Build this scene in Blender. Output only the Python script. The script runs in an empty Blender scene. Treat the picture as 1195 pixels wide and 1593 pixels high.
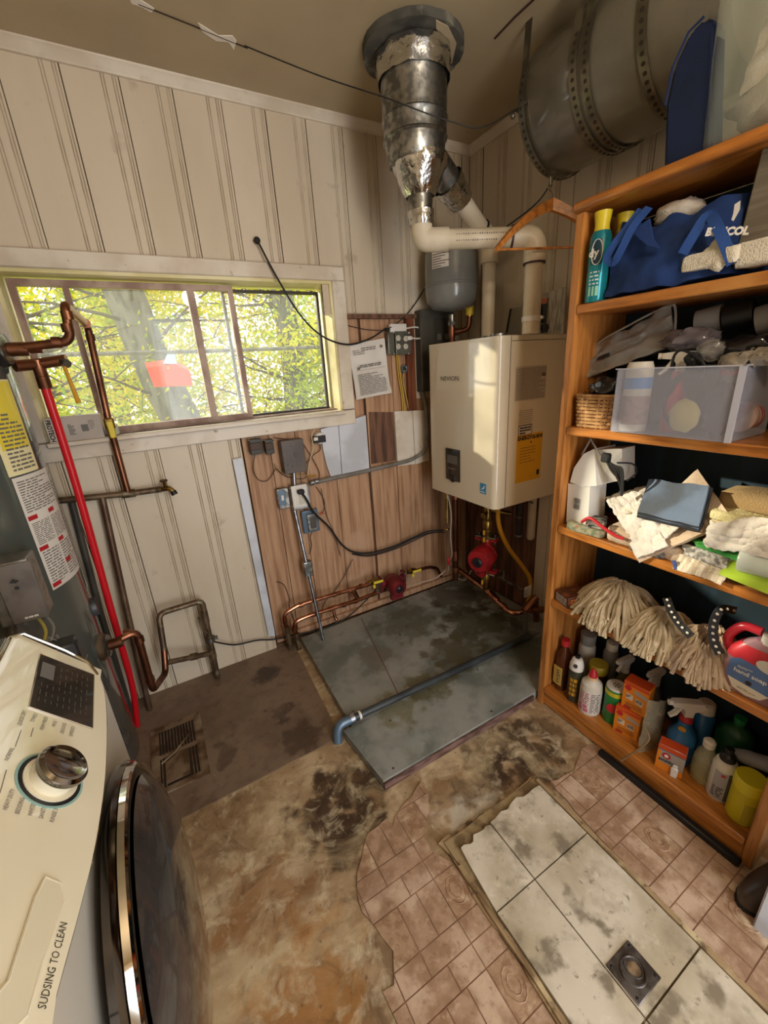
import bpy, bmesh, math, random
from mathutils import Vector, Matrix, noise
R = random.Random(7)
V = Vector
SC = bpy.context.scene
COL = SC.collection

# ------------------------------------------------------------------ camera
IW, IH, FPX = 1195.0, 1593.0, 635.08
YAW, PIT, ROL = math.radians(28.4154), math.radians(19.3574), math.radians(3.6969)
EYE = V((0, 0, 1.42))
_f = V((math.sin(YAW)*math.cos(PIT), math.cos(YAW)*math.cos(PIT), -math.sin(PIT)))
_r = V((math.cos(YAW), -math.sin(YAW), 0)); _d = _f.cross(_r)
CR = _r*math.cos(ROL) + _d*math.sin(ROL); CD = -_r*math.sin(ROL) + _d*math.cos(ROL)
cam_data = bpy.data.cameras.new('camera'); cam = bpy.data.objects.new('camera', cam_data); COL.objects.link(cam)
cam_data.sensor_fit = 'HORIZONTAL'; cam_data.sensor_width = 36.0; cam_data.lens = FPX/IW*36.0
cam_data.clip_start = 0.02; cam_data.clip_end = 200
m = Matrix.Identity(4)
for i in range(3):
    m[i][0] = CR[i]; m[i][1] = -CD[i]; m[i][2] = -_f[i]; m[i][3] = EYE[i]
cam.matrix_world = m
SC.camera = cam

def at(u, v, x=None, y=None, z=None):
    "measured photo point -> point on a wall, shelf or floor plane of the room (metres)"
    d = CR*(u-IW/2) + CD*(v-IH/2) + _f*FPX
    i, val = (0, x) if x is not None else ((1, y) if y is not None else (2, z))
    return EYE + d*((val-EYE[i])/d[i])

# ------------------------------------------------------------------ world, sun, lamps, exposure
def lin(h):
    if isinstance(h, str):
        h = h.lstrip('#'); c = [int(h[i:i+2], 16)/255 for i in (0, 2, 4)]
    else: c = h
    return tuple((x/12.92 if x <= .04045 else ((x+.055)/1.055)**2.4) for x in c) + (1,)
W = bpy.data.worlds.new('world'); SC.world = W; W.use_nodes = True
bg = W.node_tree.nodes['Background']; bg.inputs[0].default_value = (0.93, 0.97, 1.0, 1); bg.inputs[1].default_value = 2.5
def lamp(name, kind, loc, energy, color, size=.1, sizey=None, aim=None):
    l = bpy.data.lights.new(name, kind); l.energy = energy; l.color = color
    o = bpy.data.objects.new(name, l); COL.objects.link(o); o.location = loc
    if kind == 'AREA':
        l.size = size
        if sizey: l.shape = 'RECTANGLE'; l.size_y = sizey
    elif kind == 'SUN': l.angle = size
    else: l.shadow_soft_size = size
    if aim is not None: o.rotation_euler = (V(aim)-V(loc)).to_track_quat('-Z', 'Y').to_euler()
    return o
lamp('sun', 'SUN', (-4, 8, 4), 4.5, (1, .93, .72), .02, aim=(-4+.86, 8-1.0, 4-.42))
lamp('doorway_daylight', 'AREA', (.62, -1.02, 1.05), 14, (.90, .94, 1), .8, 1.9, aim=(.75, 1.2, .75))
lamp('ceiling_bulb', 'POINT', (.55, -.35, 2.12), 15, (1, .80, .56), .07)
SC.view_settings.view_transform = 'Standard'; SC.view_settings.look = 'None'
SC.view_settings.exposure = 0.54; SC.view_settings.gamma = 1; SC.view_settings.use_curve_mapping = False

# ------------------------------------------------------------------ mesh helpers
class MB:
    def __init__(s): s.bm = bmesh.new(); s.mi = 0
    def _mk(s, fs):
        for f in fs: f.material_index = s.mi; f.smooth = True
    def box(s, c, sz, rot=None, bev=0, seg=1):
        r = bmesh.ops.create_cube(s.bm, size=1)
        M = Matrix.Translation(V(c)) @ (rot.to_4x4() if rot else Matrix.Identity(4)) @ Matrix.Diagonal((sz[0], sz[1], sz[2], 1))
        bmesh.ops.transform(s.bm, matrix=M, verts=r['verts'])
        fs = set(f for v in r['verts'] for f in v.link_faces)
        if bev:
            es = list(set(e for v in r['verts'] for e in v.link_edges))
            b = bmesh.ops.bevel(s.bm, geom=es, offset=bev, segments=seg, profile=.5, affect='EDGES')
            fs = set(b['faces']) | set(f for f in fs if f.is_valid)
        s._mk(fs); return s
    def b2(s, a, b, bev=0, seg=1):
        a, b = V(a), V(b); return s.box((a+b)/2, [max(abs(b[i]-a[i]), 1e-4) for i in range(3)], None, bev, seg)
    def rings(s, rings, closed=False, caps=True):
        vs = [[s.bm.verts.new(p) for p in r] for r in rings]; n = len(vs[0]); fs = []
        m = len(vs)
        for i in range(m if closed else m-1):
            a, b = vs[i], vs[(i+1) % m]
            for j in range(n):
                try: fs.append(s.bm.faces.new((a[j], a[(j+1) % n], b[(j+1) % n], b[j])))
                except ValueError: pass
        if caps and not closed:
            fs.append(s.bm.faces.new(vs[0][::-1])); fs.append(s.bm.faces.new(vs[-1]))
        s._mk(fs); return s
    def tube(s, pts, r, n=8, closed=False, caps=True):
        pts = [V(p) for p in pts]; m = len(pts); rs = r if isinstance(r, (list, tuple)) else [r]*m
        out = []; nrm = None
        for i, p in enumerate(pts):
            a = pts[(i-1) % m] if (closed or i > 0) else p; b = pts[(i+1) % m] if (closed or i < m-1) else p
            t = (b-a).normalized()
            if nrm is None:
                nrm = t.orthogonal().normalized()
            nrm = (nrm - t*nrm.dot(t))
            nrm = nrm.normalized() if nrm.length > 1e-6 else t.orthogonal().normalized()
            bi = t.cross(nrm)
            out.append([p + (nrm*math.cos(2*math.pi*k/n) + bi*math.sin(2*math.pi*k/n))*rs[i] for k in range(n)])
        return s.rings(out, closed, caps)
    def cyl(s, a, b, r, r2=None, n=20): return s.tube([a, b], [r, r if r2 is None else r2], n)
    def lathe(s, c, prof, n=24, axis=(0, 0, 1), sx=1, sy=1, rot=0):
        ax = V(axis).normalized(); q = V((0, 0, 1)).rotation_difference(ax); c = V(c); out = []
        for r, z in prof:
            ring = []
            for k in range(n):
                a = 2*math.pi*k/n; p = V((max(r, 1e-4)*math.cos(a)*sx, max(r, 1e-4)*math.sin(a)*sy, z))
                if rot: p.rotate(Matrix.Rotation(rot, 3, 'Z'))
                p.rotate(q); ring.append(c+p)
            out.append(ring)
        return s.rings(out)
    def prism(s, poly, vec):
        vec = V(vec); a = [s.bm.verts.new(V(p)) for p in poly]; b = [s.bm.verts.new(V(p)+vec) for p in poly]; n = len(a)
        fs = [s.bm.faces.new(a[::-1]), s.bm.faces.new(b)]
        for i in range(n): fs.append(s.bm.faces.new((a[i], a[(i+1) % n], b[(i+1) % n], b[i])))
        s._mk(fs); return s
    def quad(s, *p):
        f = s.bm.faces.new([s.bm.verts.new(V(q)) for q in p]); s._mk([f]); return s
    def sph(s, c, r, sc=(1, 1, 1), n=14, rot=None):
        q = bmesh.ops.create_uvsphere(s.bm, u_segments=n, v_segments=max(6, n*2//3), radius=r)
        M = Matrix.Translation(V(c)) @ (rot.to_4x4() if rot else Matrix.Identity(4)) @ Matrix.Diagonal((sc[0], sc[1], sc[2], 1))
        bmesh.ops.transform(s.bm, matrix=M, verts=q['verts'])
        s._mk(set(f for v in q['verts'] for f in v.link_faces)); return s
    def grid(s, fn, nu, nv, th=0):
        P = [[V(fn(i/nu, j/nv)) for j in range(nv+1)] for i in range(nu+1)]
        A = [[s.bm.verts.new(p) for p in r] for r in P]; fs = []
        for i in range(nu):
            for j in range(nv): fs.append(s.bm.faces.new((A[i][j], A[i+1][j], A[i+1][j+1], A[i][j+1])))
        if th:
            B = []
            for i in range(nu+1):
                row = []
                for j in range(nv+1):
                    du = P[min(i+1, nu)][j]-P[max(i-1, 0)][j]; dv = P[i][min(j+1, nv)]-P[i][max(j-1, 0)]
                    nn = du.cross(dv); nn = nn.normalized() if nn.length > 1e-9 else V((0, 0, 1))
                    row.append(s.bm.verts.new(P[i][j]-nn*th))
                B.append(row)
            for i in range(nu):
                for j in range(nv): fs.append(s.bm.faces.new((B[i][j+1], B[i+1][j+1], B[i+1][j], B[i][j])))
            for i in range(nu):
                fs.append(s.bm.faces.new((A[i][0], B[i][0], B[i+1][0], A[i+1][0])))
                fs.append(s.bm.faces.new((A[i][nv], A[i+1][nv], B[i+1][nv], B[i][nv])))
            for j in range(nv):
                fs.append(s.bm.faces.new((A[0][j], A[0][j+1], B[0][j+1], B[0][j])))
                fs.append(s.bm.faces.new((A[nu][j], B[nu][j], B[nu][j+1], A[nu][j+1])))
        s._mk(fs); return s
    def build(s, name, mats, parent=None, sharp=38, fix=True, **props):
        if fix: bmesh.ops.recalc_face_normals(s.bm, faces=s.bm.faces[:])
        if parent is not None:
            bmesh.ops.translate(s.bm, vec=-wloc(parent), verts=s.bm.verts[:])
        ca = math.radians(sharp)
        for e in s.bm.edges:
            if len(e.link_faces) == 2 and e.calc_face_angle(0) > ca: e.smooth = False
        me = bpy.data.meshes.new(name); s.bm.to_mesh(me); s.bm.free()
        for mt in (mats if isinstance(mats, (list, tuple)) else [mats]): me.materials.append(mt)
        o = bpy.data.objects.new(name, me); COL.objects.link(o)
        if parent is not None: o.parent = parent
        for k, v in props.items(): o[k] = v
        return o
def _parts(s, name, mats, parent, **k):
    "each loose piece of the mesh becomes an object of its own"
    left = set(s.bm.verts); out = []
    while left:
        st = [left.pop()]; isl = []
        while st:
            v = st.pop(); isl.append(v)
            for e in v.link_edges:
                o = e.other_vert(v)
                if o in left: left.discard(o); st.append(o)
        m2 = MB(); mp = {v: m2.bm.verts.new(v.co) for v in isl}
        for f in set(f for v in isl for f in v.link_faces):
            g = m2.bm.faces.new([mp[v] for v in f.verts]); g.smooth = True; g.material_index = f.material_index
        out.append(m2.build(name, mats, parent, **k))
    s.bm.free(); return out
MB.parts = _parts
def wloc(o):
    p = V((0, 0, 0))
    while o is not None: p = p + o.location; o = o.parent
    return p
def thing(name, loc, label, cat, group=None):
    o = bpy.data.objects.new(name, None); COL.objects.link(o); o.location = V(loc); o.empty_display_size = .05
    o['label'] = label; o['category'] = cat
    if group: o['group'] = group
    return o
def struct(name, mats=None, mb=None, loc=(0, 0, 0)):
    if mb is None:
        o = bpy.data.objects.new(name, None); COL.objects.link(o); o.location = V(loc)
    else: o = mb.build(name, mats)
    o['kind'] = 'structure'; return o
def single(mb, name, mats, label, cat, group=None, **k):
    o = mb.build(name, mats, **k); o['label'] = label; o['category'] = cat
    if group: o['group'] = group
    return o
def smoothpts(pts, k=6):
    pts = [V(p) for p in pts]; out = []; n = len(pts)
    for i in range(n-1):
        p0, p1, p2, p3 = pts[max(i-1, 0)], pts[i], pts[i+1], pts[min(i+2, n-1)]
        for j in range(k):
            t = j/k
            out.append(.5*((2*p1)+(p2-p0)*t+(2*p0-5*p1+4*p2-p3)*t*t+(3*p1-p0-3*p2+p3)*t**3))
    out.append(pts[-1]); return out
def bent(pts, rad, k=5):
    "pipe path with rounded elbows"
    pts = [V(p) for p in pts]; out = [pts[0]]
    for i in range(1, len(pts)-1):
        a, b, c = pts[i-1], pts[i], pts[i+1]
        r = min(rad, (a-b).length*.49, (c-b).length*.49)
        p, q = b+(a-b).normalized()*r, b+(c-b).normalized()*r
        for j in range(k+1):
            t = j/k; out.append(p*(1-t)**2+b*2*t*(1-t)+q*t*t)
    out.append(pts[-1]); return out
TXT = []
def text(name, s, size, org, xd, yd, mt, parent, bold=0, width=None, lift=.0006):
    "flat print as real letters lying just proud of a surface"
    cu = bpy.data.curves.new(name, 'FONT'); cu.body = s; cu.size = size; cu.offset = bold; cu.resolution_u = 2
    tmp = bpy.data.objects.new(name+'_t', cu); COL.objects.link(tmp)
    bpy.context.view_layer.update()
    me = bpy.data.meshes.new_from_object(tmp.evaluated_get(bpy.context.evaluated_depsgraph_get()))
    bpy.data.objects.remove(tmp); bpy.data.curves.remove(cu)
    xd = V(xd).normalized(); yd = V(yd); yd = (yd-xd*yd.dot(xd)).normalized(); zd = xd.cross(yd)
    sx = 1
    if width and len(me.vertices):
        w = max(v.co.x for v in me.vertices)-min(v.co.x for v in me.vertices)
        if w > 0: sx = width/w
    o0 = V(org) + zd*lift - wloc(parent)
    for v in me.vertices: v.co = o0 + xd*v.co.x*sx + yd*v.co.y
    me.materials.clear(); me.materials.append(mt); me.name = name
    o = bpy.data.objects.new(name, me); COL.objects.link(o); o.parent = parent; return o
def print_lines(mb, org, xd, yd, w, h, rows, seed=1, fill=.5, gap=.12, lift=.0006):
    rr = random.Random(seed); xd = V(xd).normalized(); yd = V(yd).normalized(); n = xd.cross(yd)
    for i in range(rows):
        y = h*(1-(i+.75)/rows); x = 0; hh = h/rows*fill
        end = w*(1 if rr.random() > .25 else rr.uniform(.5, .9))
        while x < end-.001:
            l = min(rr.uniform(.08, .34)*w, end-x)
            p = V(org)+n*lift+xd*x+yd*y
            mb.quad(p, p+xd*l, p+xd*l+yd*hh, p+yd*hh); x += l+gap*w*.3

# ------------------------------------------------------------------ materials
def mat(name, c, r=.5, m=0, c2=None, sc=6, st=(1, 1, 1), lo=.4, hi=.62, c3=None, sc3=2, lo3=.55, hi3=.7, bump=0, bsc=80,
        spec=.5, coat=0, trans=0, alpha=1, emit=0, ior=1.45, det=6, r2=None, subs=0, bst=None):
    M = bpy.data.materials.new(name); M.use_nodes = True; nt = M.node_tree; N = nt.nodes; L = nt.links
    b = N['Principled BSDF']
    def s(k, v):
        if k in b.inputs: b.inputs[k].default_value = v
    col = lin(c); s('Base Color', col); s('Roughness', r); s('Metallic', m); s('Specular IOR Level', spec)
    s('Coat Weight', coat); s('Transmission Weight', trans); s('Alpha', alpha); s('IOR', ior)
    if emit: s('Emission Color', col); s('Emission Strength', emit)
    tc = N.new('ShaderNodeTexCoord')
    def nz(scale, stv, d=det, seed=0):
        mp = N.new('ShaderNodeMapping'); mp.inputs['Scale'].default_value = stv; mp.inputs['Location'].default_value = (seed, seed*.7, seed*.3)
        L.new(tc.outputs['Object'], mp.inputs[0])
        n = N.new('ShaderNodeTexNoise'); n.inputs['Scale'].default_value = scale; n.inputs['Detail'].default_value = d
        L.new(mp.outputs[0], n.inputs['Vector']); return n.outputs['Fac']
    def ramp(fac, lo, hi):
        q = N.new('ShaderNodeMapRange'); q.inputs[1].default_value = lo; q.inputs[2].default_value = hi
        q.interpolation_type = 'SMOOTHSTEP'; L.new(fac, q.inputs[0]); return q.outputs[0]
    def mix(fac, a, bcol):
        x = N.new('ShaderNodeMix'); x.data_type = 'RGBA'; L.new(fac, x.inputs[0])
        if isinstance(a, tuple): x.inputs[6].default_value = a
        else: L.new(a, x.inputs[6])
        x.inputs[7].default_value = bcol; return x.outputs[2]
    cur = col
    if c2 is not None:
        f = ramp(nz(sc, st, seed=0), lo, hi); cur = mix(f, cur, lin(c2))
        if r2 is not None:
            q = N.new('ShaderNodeMapRange'); q.inputs[3].default_value = r; q.inputs[4].default_value = r2
            L.new(f, q.inputs[0]); L.new(q.outputs[0], b.inputs['Roughness'])
    if c3 is not None: cur = mix(ramp(nz(sc3, (1, 1, 1), seed=5.3), lo3, hi3), cur, lin(c3))
    if c2 is not None or c3 is not None: L.new(cur, b.inputs['Base Color'])
    if bump:
        bp = N.new('ShaderNodeBump'); bp.inputs['Strength'].default_value = min(bump, 1); bp.inputs['Distance'].default_value = .004
        L.new(nz(bsc, bst or (1, 1, 1), 3, 2.2), bp.inputs['Height']); L.new(bp.outputs[0], b.inputs['Normal'])
    M['cur'] = 0
    return M
def knots(M, dark, scale=5, st=(1, 1, .35), rad=.09, amt=1.0):
    "adds dark wood knots"
    nt = M.node_tree; N = nt.nodes; L = nt.links; b = N['Principled BSDF']
    src = b.inputs['Base Color'].links[0].from_socket if b.inputs['Base Color'].links else None
    tc = N.new('ShaderNodeTexCoord'); mp = N.new('ShaderNodeMapping'); mp.inputs['Scale'].default_value = st
    L.new(tc.outputs['Object'], mp.inputs[0])
    vo = N.new('ShaderNodeTexVoronoi'); vo.inputs['Scale'].default_value = scale; L.new(mp.outputs[0], vo.inputs['Vector'])
    q = N.new('ShaderNodeMapRange'); q.inputs[1].default_value = rad; q.inputs[2].default_value = rad*.3; q.inputs[4].default_value = amt
    L.new(vo.outputs['Distance'], q.inputs[0])
    x = N.new('ShaderNodeMix'); x.data_type = 'RGBA'; L.new(q.outputs[0], x.inputs[0])
    if src: L.new(src, x.inputs[6])
    else: x.inputs[6].default_value = b.inputs['Base Color'].default_value
    x.inputs[7].default_value = lin(dark); L.new(x.outputs[2], b.inputs['Base Color']); return M
def spots(M, lst):
    "stains with a place of their own: (x, y, z, radius, colour, strength)"
    nt = M.node_tree; N = nt.nodes; L = nt.links; b = N['Principled BSDF']
    src = b.inputs['Base Color'].links[0].from_socket if b.inputs['Base Color'].links else None
    geo = N.new('ShaderNodeNewGeometry')
    nz = N.new('ShaderNodeTexNoise'); nz.inputs['Scale'].default_value = 13; nz.inputs['Detail'].default_value = 7
    L.new(geo.outputs['Position'], nz.inputs['Vector'])
    for x, y, z, rad, c, k in lst:
        d = N.new('ShaderNodeVectorMath'); d.operation = 'DISTANCE'; L.new(geo.outputs['Position'], d.inputs[0]); d.inputs[1].default_value = (x, y, z)
        ad = N.new('ShaderNodeMath'); ad.operation = 'MULTIPLY_ADD'; L.new(nz.outputs['Fac'], ad.inputs[0]); ad.inputs[1].default_value = rad*3.2; L.new(d.outputs['Value'], ad.inputs[2])
        q = N.new('ShaderNodeMapRange'); q.inputs[1].default_value = rad*2.75; q.inputs[2].default_value = rad*2.2; q.inputs[4].default_value = k
        q.interpolation_type = 'SMOOTHSTEP'; L.new(ad.outputs[0], q.inputs[0])
        mx = N.new('ShaderNodeMix'); mx.data_type = 'RGBA'; L.new(q.outputs[0], mx.inputs[0])
        if src: L.new(src, mx.inputs[6])
        else: mx.inputs[6].default_value = b.inputs['Base Color'].default_value
        mx.inputs[7].default_value = lin(c); src = mx.outputs[2]
    L.new(src, b.inputs['Base Color']); return M

m_paint = mat('white_board_paint', '#d4c6b0', .42, c2='#cbbca4', sc=3, st=(1, 1, .25), c3='#a8977f', sc3=7, lo3=.66, hi3=.8, bump=.12, bsc=30)
m_groove = mat('board_groove_tone', '#b3a48d', .7, c2='#c4b6a1', sc=14)  # darker tone on the sunken seam faces between boards
m_trim = mat('white_trim_paint', '#ddd3c3', .4, c2='#cbbda9', sc=5, c3='#8e7c66', sc3=22, lo3=.68, hi3=.76, bump=.08, bsc=40)
m_jamb = mat('cream_jamb_paint', '#e6dcae', .4, c2='#d5c992', sc=8)
m_bare = knots(mat('bare_pine', '#b8916f', .6, c2='#8f674a', sc=5, st=(9, 9, .5), lo=.38, hi=.72, c3='#bb9779', sc3=3, bump=.2, bsc=12, bst=(8, 8, .5)), '#5f3a22', 4.2, (1, 1, .4), .12, .8)
m_dwood = mat('dark_old_wood', '#74503a', .6, c2='#4a3020', sc=6, st=(6, 6, .6), bump=.2)
m_ceil = mat('tan_ceiling_paint', '#b3a283', .45, c2='#a89778', sc=1.6, bump=.1, bsc=25)
m_plaster = mat('white_plaster', '#e9e2d6', .8)
m_floor = mat('worn_floor', '#a98e6c', .62, c2='#7d603f', sc=3.2, lo=.42, hi=.66, c3='#c3ac8a', sc3=5.5, lo3=.48, hi3=.68, bump=.35, bsc=35)
spots(m_floor, [(.23, .98, 0, .12, '#3f2c1c', .93), (.36, 1.02, 0, .13, '#41301f', .93), (.27, .88, 0, .11, '#3a2818', .8),
                (.95, .80, 0, .16, '#3d2c1d', .9), (.72, .76, 0, .12, '#54402c', .8), (1.12, .80, 0, .10, '#55432f', .7), (.86, .86, 0, .12, '#3b2a1b', .8),
                (.35, .36, 0, .05, '#4a3727', .6), (.12, .45, 0, .12, '#6a4b28', .7), (.02, .62, 0, .16, '#a9722f', .6), (.25, .55, 0, .08, '#5f472f', .6), (-.02, .85, 0, .14, '#8c5a26', .6),
                (.60, .72, 0, .08, '#c9c0ae', .8), (.30, .26, 0, .1, '#c9b892', .5), (.72, .70, 0, .07, '#bdb19d', .8)])
m_brown = mat('brown_floor_paint', '#7f6a57', .5, c2='#6c5847', sc=4, c3='#84705c', sc3=9, lo3=.6, hi3=.75, bump=.12, r2=.35)
spots(m_brown, [(.24, 1.78, 0, .07, '#2e2219', .8), (.22, 1.5, 0, .06, '#33261c', .8), (.27, 1.33, 0, .09, '#39291d', .7), (-.02, 1.42, 0, .05, '#33261c', .6), (-.15, 1.15, 0, .12, '#4f3a28', .6)])
m_vinyl = mat('embossed_vinyl', '#ae8f76', .38, c2='#997a60', sc=26, lo=.4, hi=.6, c3='#c9ae96', sc3=9, lo3=.5, hi3=.66, bump=.25, bsc=120)
m_vin2 = mat('vinyl_medallion', '#ad8e72', .4, c2='#947358', sc=40, c3='#cdb698', sc3=18, bump=.35, bsc=140)
m_grout = mat('vinyl_joint', '#9b7760', .6, c2='#84634d', sc=10)
m_pan = mat('pan_tile', '#d3c9b6', .32, c2='#b3a68d', sc=5, lo=.40, hi=.66, c3='#857a68', sc3=15, lo3=.54, hi3=.70, bump=.1)
m_rim = mat('pan_rim', '#a38a66', .6, c2='#6b5236', sc=9, st=(3, .6, 3), c3='#c8b48d', sc3=12, bump=.4, bsc=40)
m_gap = mat('dark_gap', '#33281e', .9)
m_slab = mat('grey_floor_paint', '#979892', .38, c2='#6b716b', sc=3.5, c3='#8f958f', sc3=8, bump=.08, r2=.22)
spots(m_slab, [(1.32, 1.5, .04, .2, '#4c4836', .9), (1.1, 1.36, .04, .14, '#55503c', .85), (1.05, 1.72, .04, .16, '#565544', .7), (.65, 1.22, .04, .1, '#6f6a48', .7), (.75, 1.55, .04, .08, '#74695a', .5), (.85, 1.26, .04, .1, '#5c5636', .8), (1.45, 1.75, .04, .2, '#403c30', .8), (1.4, 1.2, .04, .2, '#4c4b3e', .6)])
m_shelf = knots(mat('orange_stained_pine', '#bd7733', .35, c2='#8e5420', sc=5, st=(9, 1, 9), lo=.4, hi=.7, c3='#c68b4a', sc3=3, coat=.3, bump=.08), '#3d1e0c', 6, (1, .5, 1), .07, .85)
m_shelfv = knots(mat('orange_stained_post', '#bd7d3e', .35, c2='#935924', sc=5, st=(9, 9, 1), lo=.4, hi=.7, coat=.3, bump=.08), '#3d1e0c', 5, (1, 1, .5), .07, .85)
m_teal = mat('dark_teal_back', '#1d3440', .7, c2='#152831', sc=4, st=(1, 4, .4))
m_copper = mat('copper', '#96654c', .36, 1, c2='#5f3d2c', sc=9, lo=.4, hi=.7, r2=.5)
m_copnew = mat('bright_copper', '#c58c70', .24, 1, c2='#8f5c42', sc=14)
m_oldpipe = mat('tarnished_pipe', '#7b6852', .5, .7, c2='#5b4a3a', sc=16, c3='#8f8b72', sc3=20)
m_brass = mat('brass', '#b59a5a', .3, 1, c2='#7d6535', sc=12)
m_galv = mat('galvanised_steel', '#a3a29c', .32, 1, c2='#6f6e69', sc=38, lo=.4, hi=.6, r2=.48, bump=.08)
m_emt = mat('conduit_steel', '#b6bcc4', .3, 1, c2='#8d949c', sc=20)
m_foil = mat('foil_tape', '#d8d8d6', .16, 1, bump=1, bsc=42)
m_gtank = mat('grey_tank_paint', '#736e61', .24, coat=.4, c2='#696457', sc=3)
m_gdark = mat('dark_grey_paint', '#4d4a42', .5, c2='#3c3a34', sc=6)
m_strap = mat('perforated_strap', '#8d8776', .4, .9, c2='#6a6557', sc=12)
m_black = mat('black_plastic', '#17171a', .4)
m_rubber = mat('black_rubber', '#1b1a19', .6)
m_blackp = mat('black_pipe', '#2d3134', .35, c2='#3f4547', sc=8)
m_bluegrey = mat('blue_grey_pipe', '#5d7184', .3, .3)
m_pvc = mat('pvc', '#d3c7b1', .4, c2='#bfb197', sc=5)
m_white = mat('white_plastic', '#dcd8d0', .35)
m_paper = mat('paper', '#dcd6ce', .8, c2='#cfc8be', sc=4)
m_ink = mat('print_ink', '#2f2d2c', .7)
m_inkg = mat('grey_print', '#6d6963', .7)
m_boil = mat('boiler_enamel', '#d6cbb2', .12, coat=.5)
m_red = mat('red_pex', '#c31420', .3)
m_pump = mat('dark_red_cast', '#6e1c22', .42, c2='#551318', sc=9, bump=.15)
m_pump2 = mat('red_cast', '#9b1c22', .4, c2='#7a1419', sc=9, bump=.1)
m_yel = mat('yellow_plastic', '#d8c23a', .4)
m_yelg = mat('yellow_gas_hose', '#c08a1d', .45)
m_heat = mat('heater_enamel', '#565650', .15, coat=.5, c2='#454d4a', sc=2)
m_wash = mat('washer_enamel', '#e4dcc3', .14, coat=.6)
m_chrome = mat('chrome', '#cfccc6', .06, 1)
m_dchrome = mat('smoked_chrome', '#5d564f', .12, 1)
m_dglass = mat('smoked_door', '#3c3734', .16, coat=.8, c2='#2c2928', sc=3)
m_screen = mat('dark_screen', '#26231f', .15, coat=.5)
m_glassd = mat('display_grey', '#5d5a55', .2)

def layer(M, c, scale, lo, hi, k=1.0, st=(1, 1, 1), seed=0, det=8, dist=0):
    "one more layer of wear, dirt or grain over a material"
    nt = M.node_tree; N = nt.nodes; L = nt.links; b = N['Principled BSDF']
    src = b.inputs['Base Color'].links[0].from_socket if b.inputs['Base Color'].links else None
    tc = N.new('ShaderNodeTexCoord'); mp = N.new('ShaderNodeMapping'); mp.inputs['Scale'].default_value = st; mp.inputs['Location'].default_value = (seed, seed*1.3, seed*.4)
    L.new(tc.outputs['Object'], mp.inputs[0]); n = N.new('ShaderNodeTexNoise'); n.inputs['Scale'].default_value = scale; n.inputs['Detail'].default_value = det; n.inputs['Roughness'].default_value = .65; n.inputs['Distortion'].default_value = dist
    L.new(mp.outputs[0], n.inputs['Vector']); q = N.new('ShaderNodeMapRange'); q.inputs[1].default_value = lo; q.inputs[2].default_value = hi; q.inputs[4].default_value = k
    L.new(n.outputs['Fac'], q.inputs[0]); x = N.new('ShaderNodeMix'); x.data_type = 'RGBA'; L.new(q.outputs[0], x.inputs[0])
    if src: L.new(src, x.inputs[6])
    else: x.inputs[6].default_value = b.inputs['Base Color'].default_value
    x.inputs[7].default_value = lin(c); L.new(x.outputs[2], b.inputs['Base Color']); return M
layer(m_floor, '#4a3522', 9, .52, .72, .75, seed=1, dist=1.5); layer(m_floor, '#d8c8a8', 16, .52, .68, .7, seed=2, dist=.6); layer(m_floor, '#cdb992', 5, .5, .66, .55, seed=12, dist=1); layer(m_floor, '#3b2b1c', 45, .60, .70, .6, seed=3); layer(m_floor, '#7c5c38', 4, .5, .66, .5, (1, 2.2, 1), 4, dist=2)
layer(m_brown, '#4d3b2e', 22, .50, .72, .6, seed=1); layer(m_brown, '#a3907b', 60, .64, .72, .6, seed=2); layer(m_brown, '#86705c', 6, .5, .7, .5, seed=5)
layer(m_slab, '#5f605a', 14, .5, .72, .55, seed=1); layer(m_slab, '#a2a39c', 40, .62, .74, .4, seed=2); layer(m_slab, '#6c5c40', 7, .58, .74, .45, seed=6)
layer(m_pan, '#8a7b65', 10, .50, .70, .6, seed=1); layer(m_pan, '#5e4c38', 38, .62, .70, .7, seed=2); layer(m_pan, '#eee6d2', 20, .56, .7, .5, seed=3)
for mm in (m_vinyl, m_vin2): layer(mm, '#7f6049', 70, .55, .68, .55, seed=1); layer(mm, '#d0b79e', 55, .56, .68, .45, seed=2); layer(mm, '#856248', 7, .54, .72, .5, seed=4)
layer(m_paint, '#8f7e68', 26, .64, .74, .5, (1, 1, .5), 1); layer(m_paint, '#b9a78e', 5, .52, .72, .22, (1.5, 1.5, .5), 2)
layer(m_bare, '#6b4a32', 4, .58, .72, .55, (5, 5, .35), 3); layer(m_bare, '#c6a98c', 7, .56, .7, .5, (6, 6, .3), 4)
layer(m_trim, '#a4937b', 14, .58, .72, .4, seed=1); layer(m_rim, '#3c2c1c', 26, .55, .66, .8, seed=1)
layer(m_shelf, '#6e3a14', 9, .56, .72, .55, (8, .6, 8), 1); layer(m_shelf, '#d79a52', 12, .56, .7, .4, (7, .5, 7), 2)
layer(m_shelfv, '#6e3a14', 9, .56, .72, .55, (8, 8, .5), 1); layer(m_gtank, '#564f40', 8, .55, .7, .35, seed=1)
m_dseam = mat('dark_open_seam', '#3a3026', .9)

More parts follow.
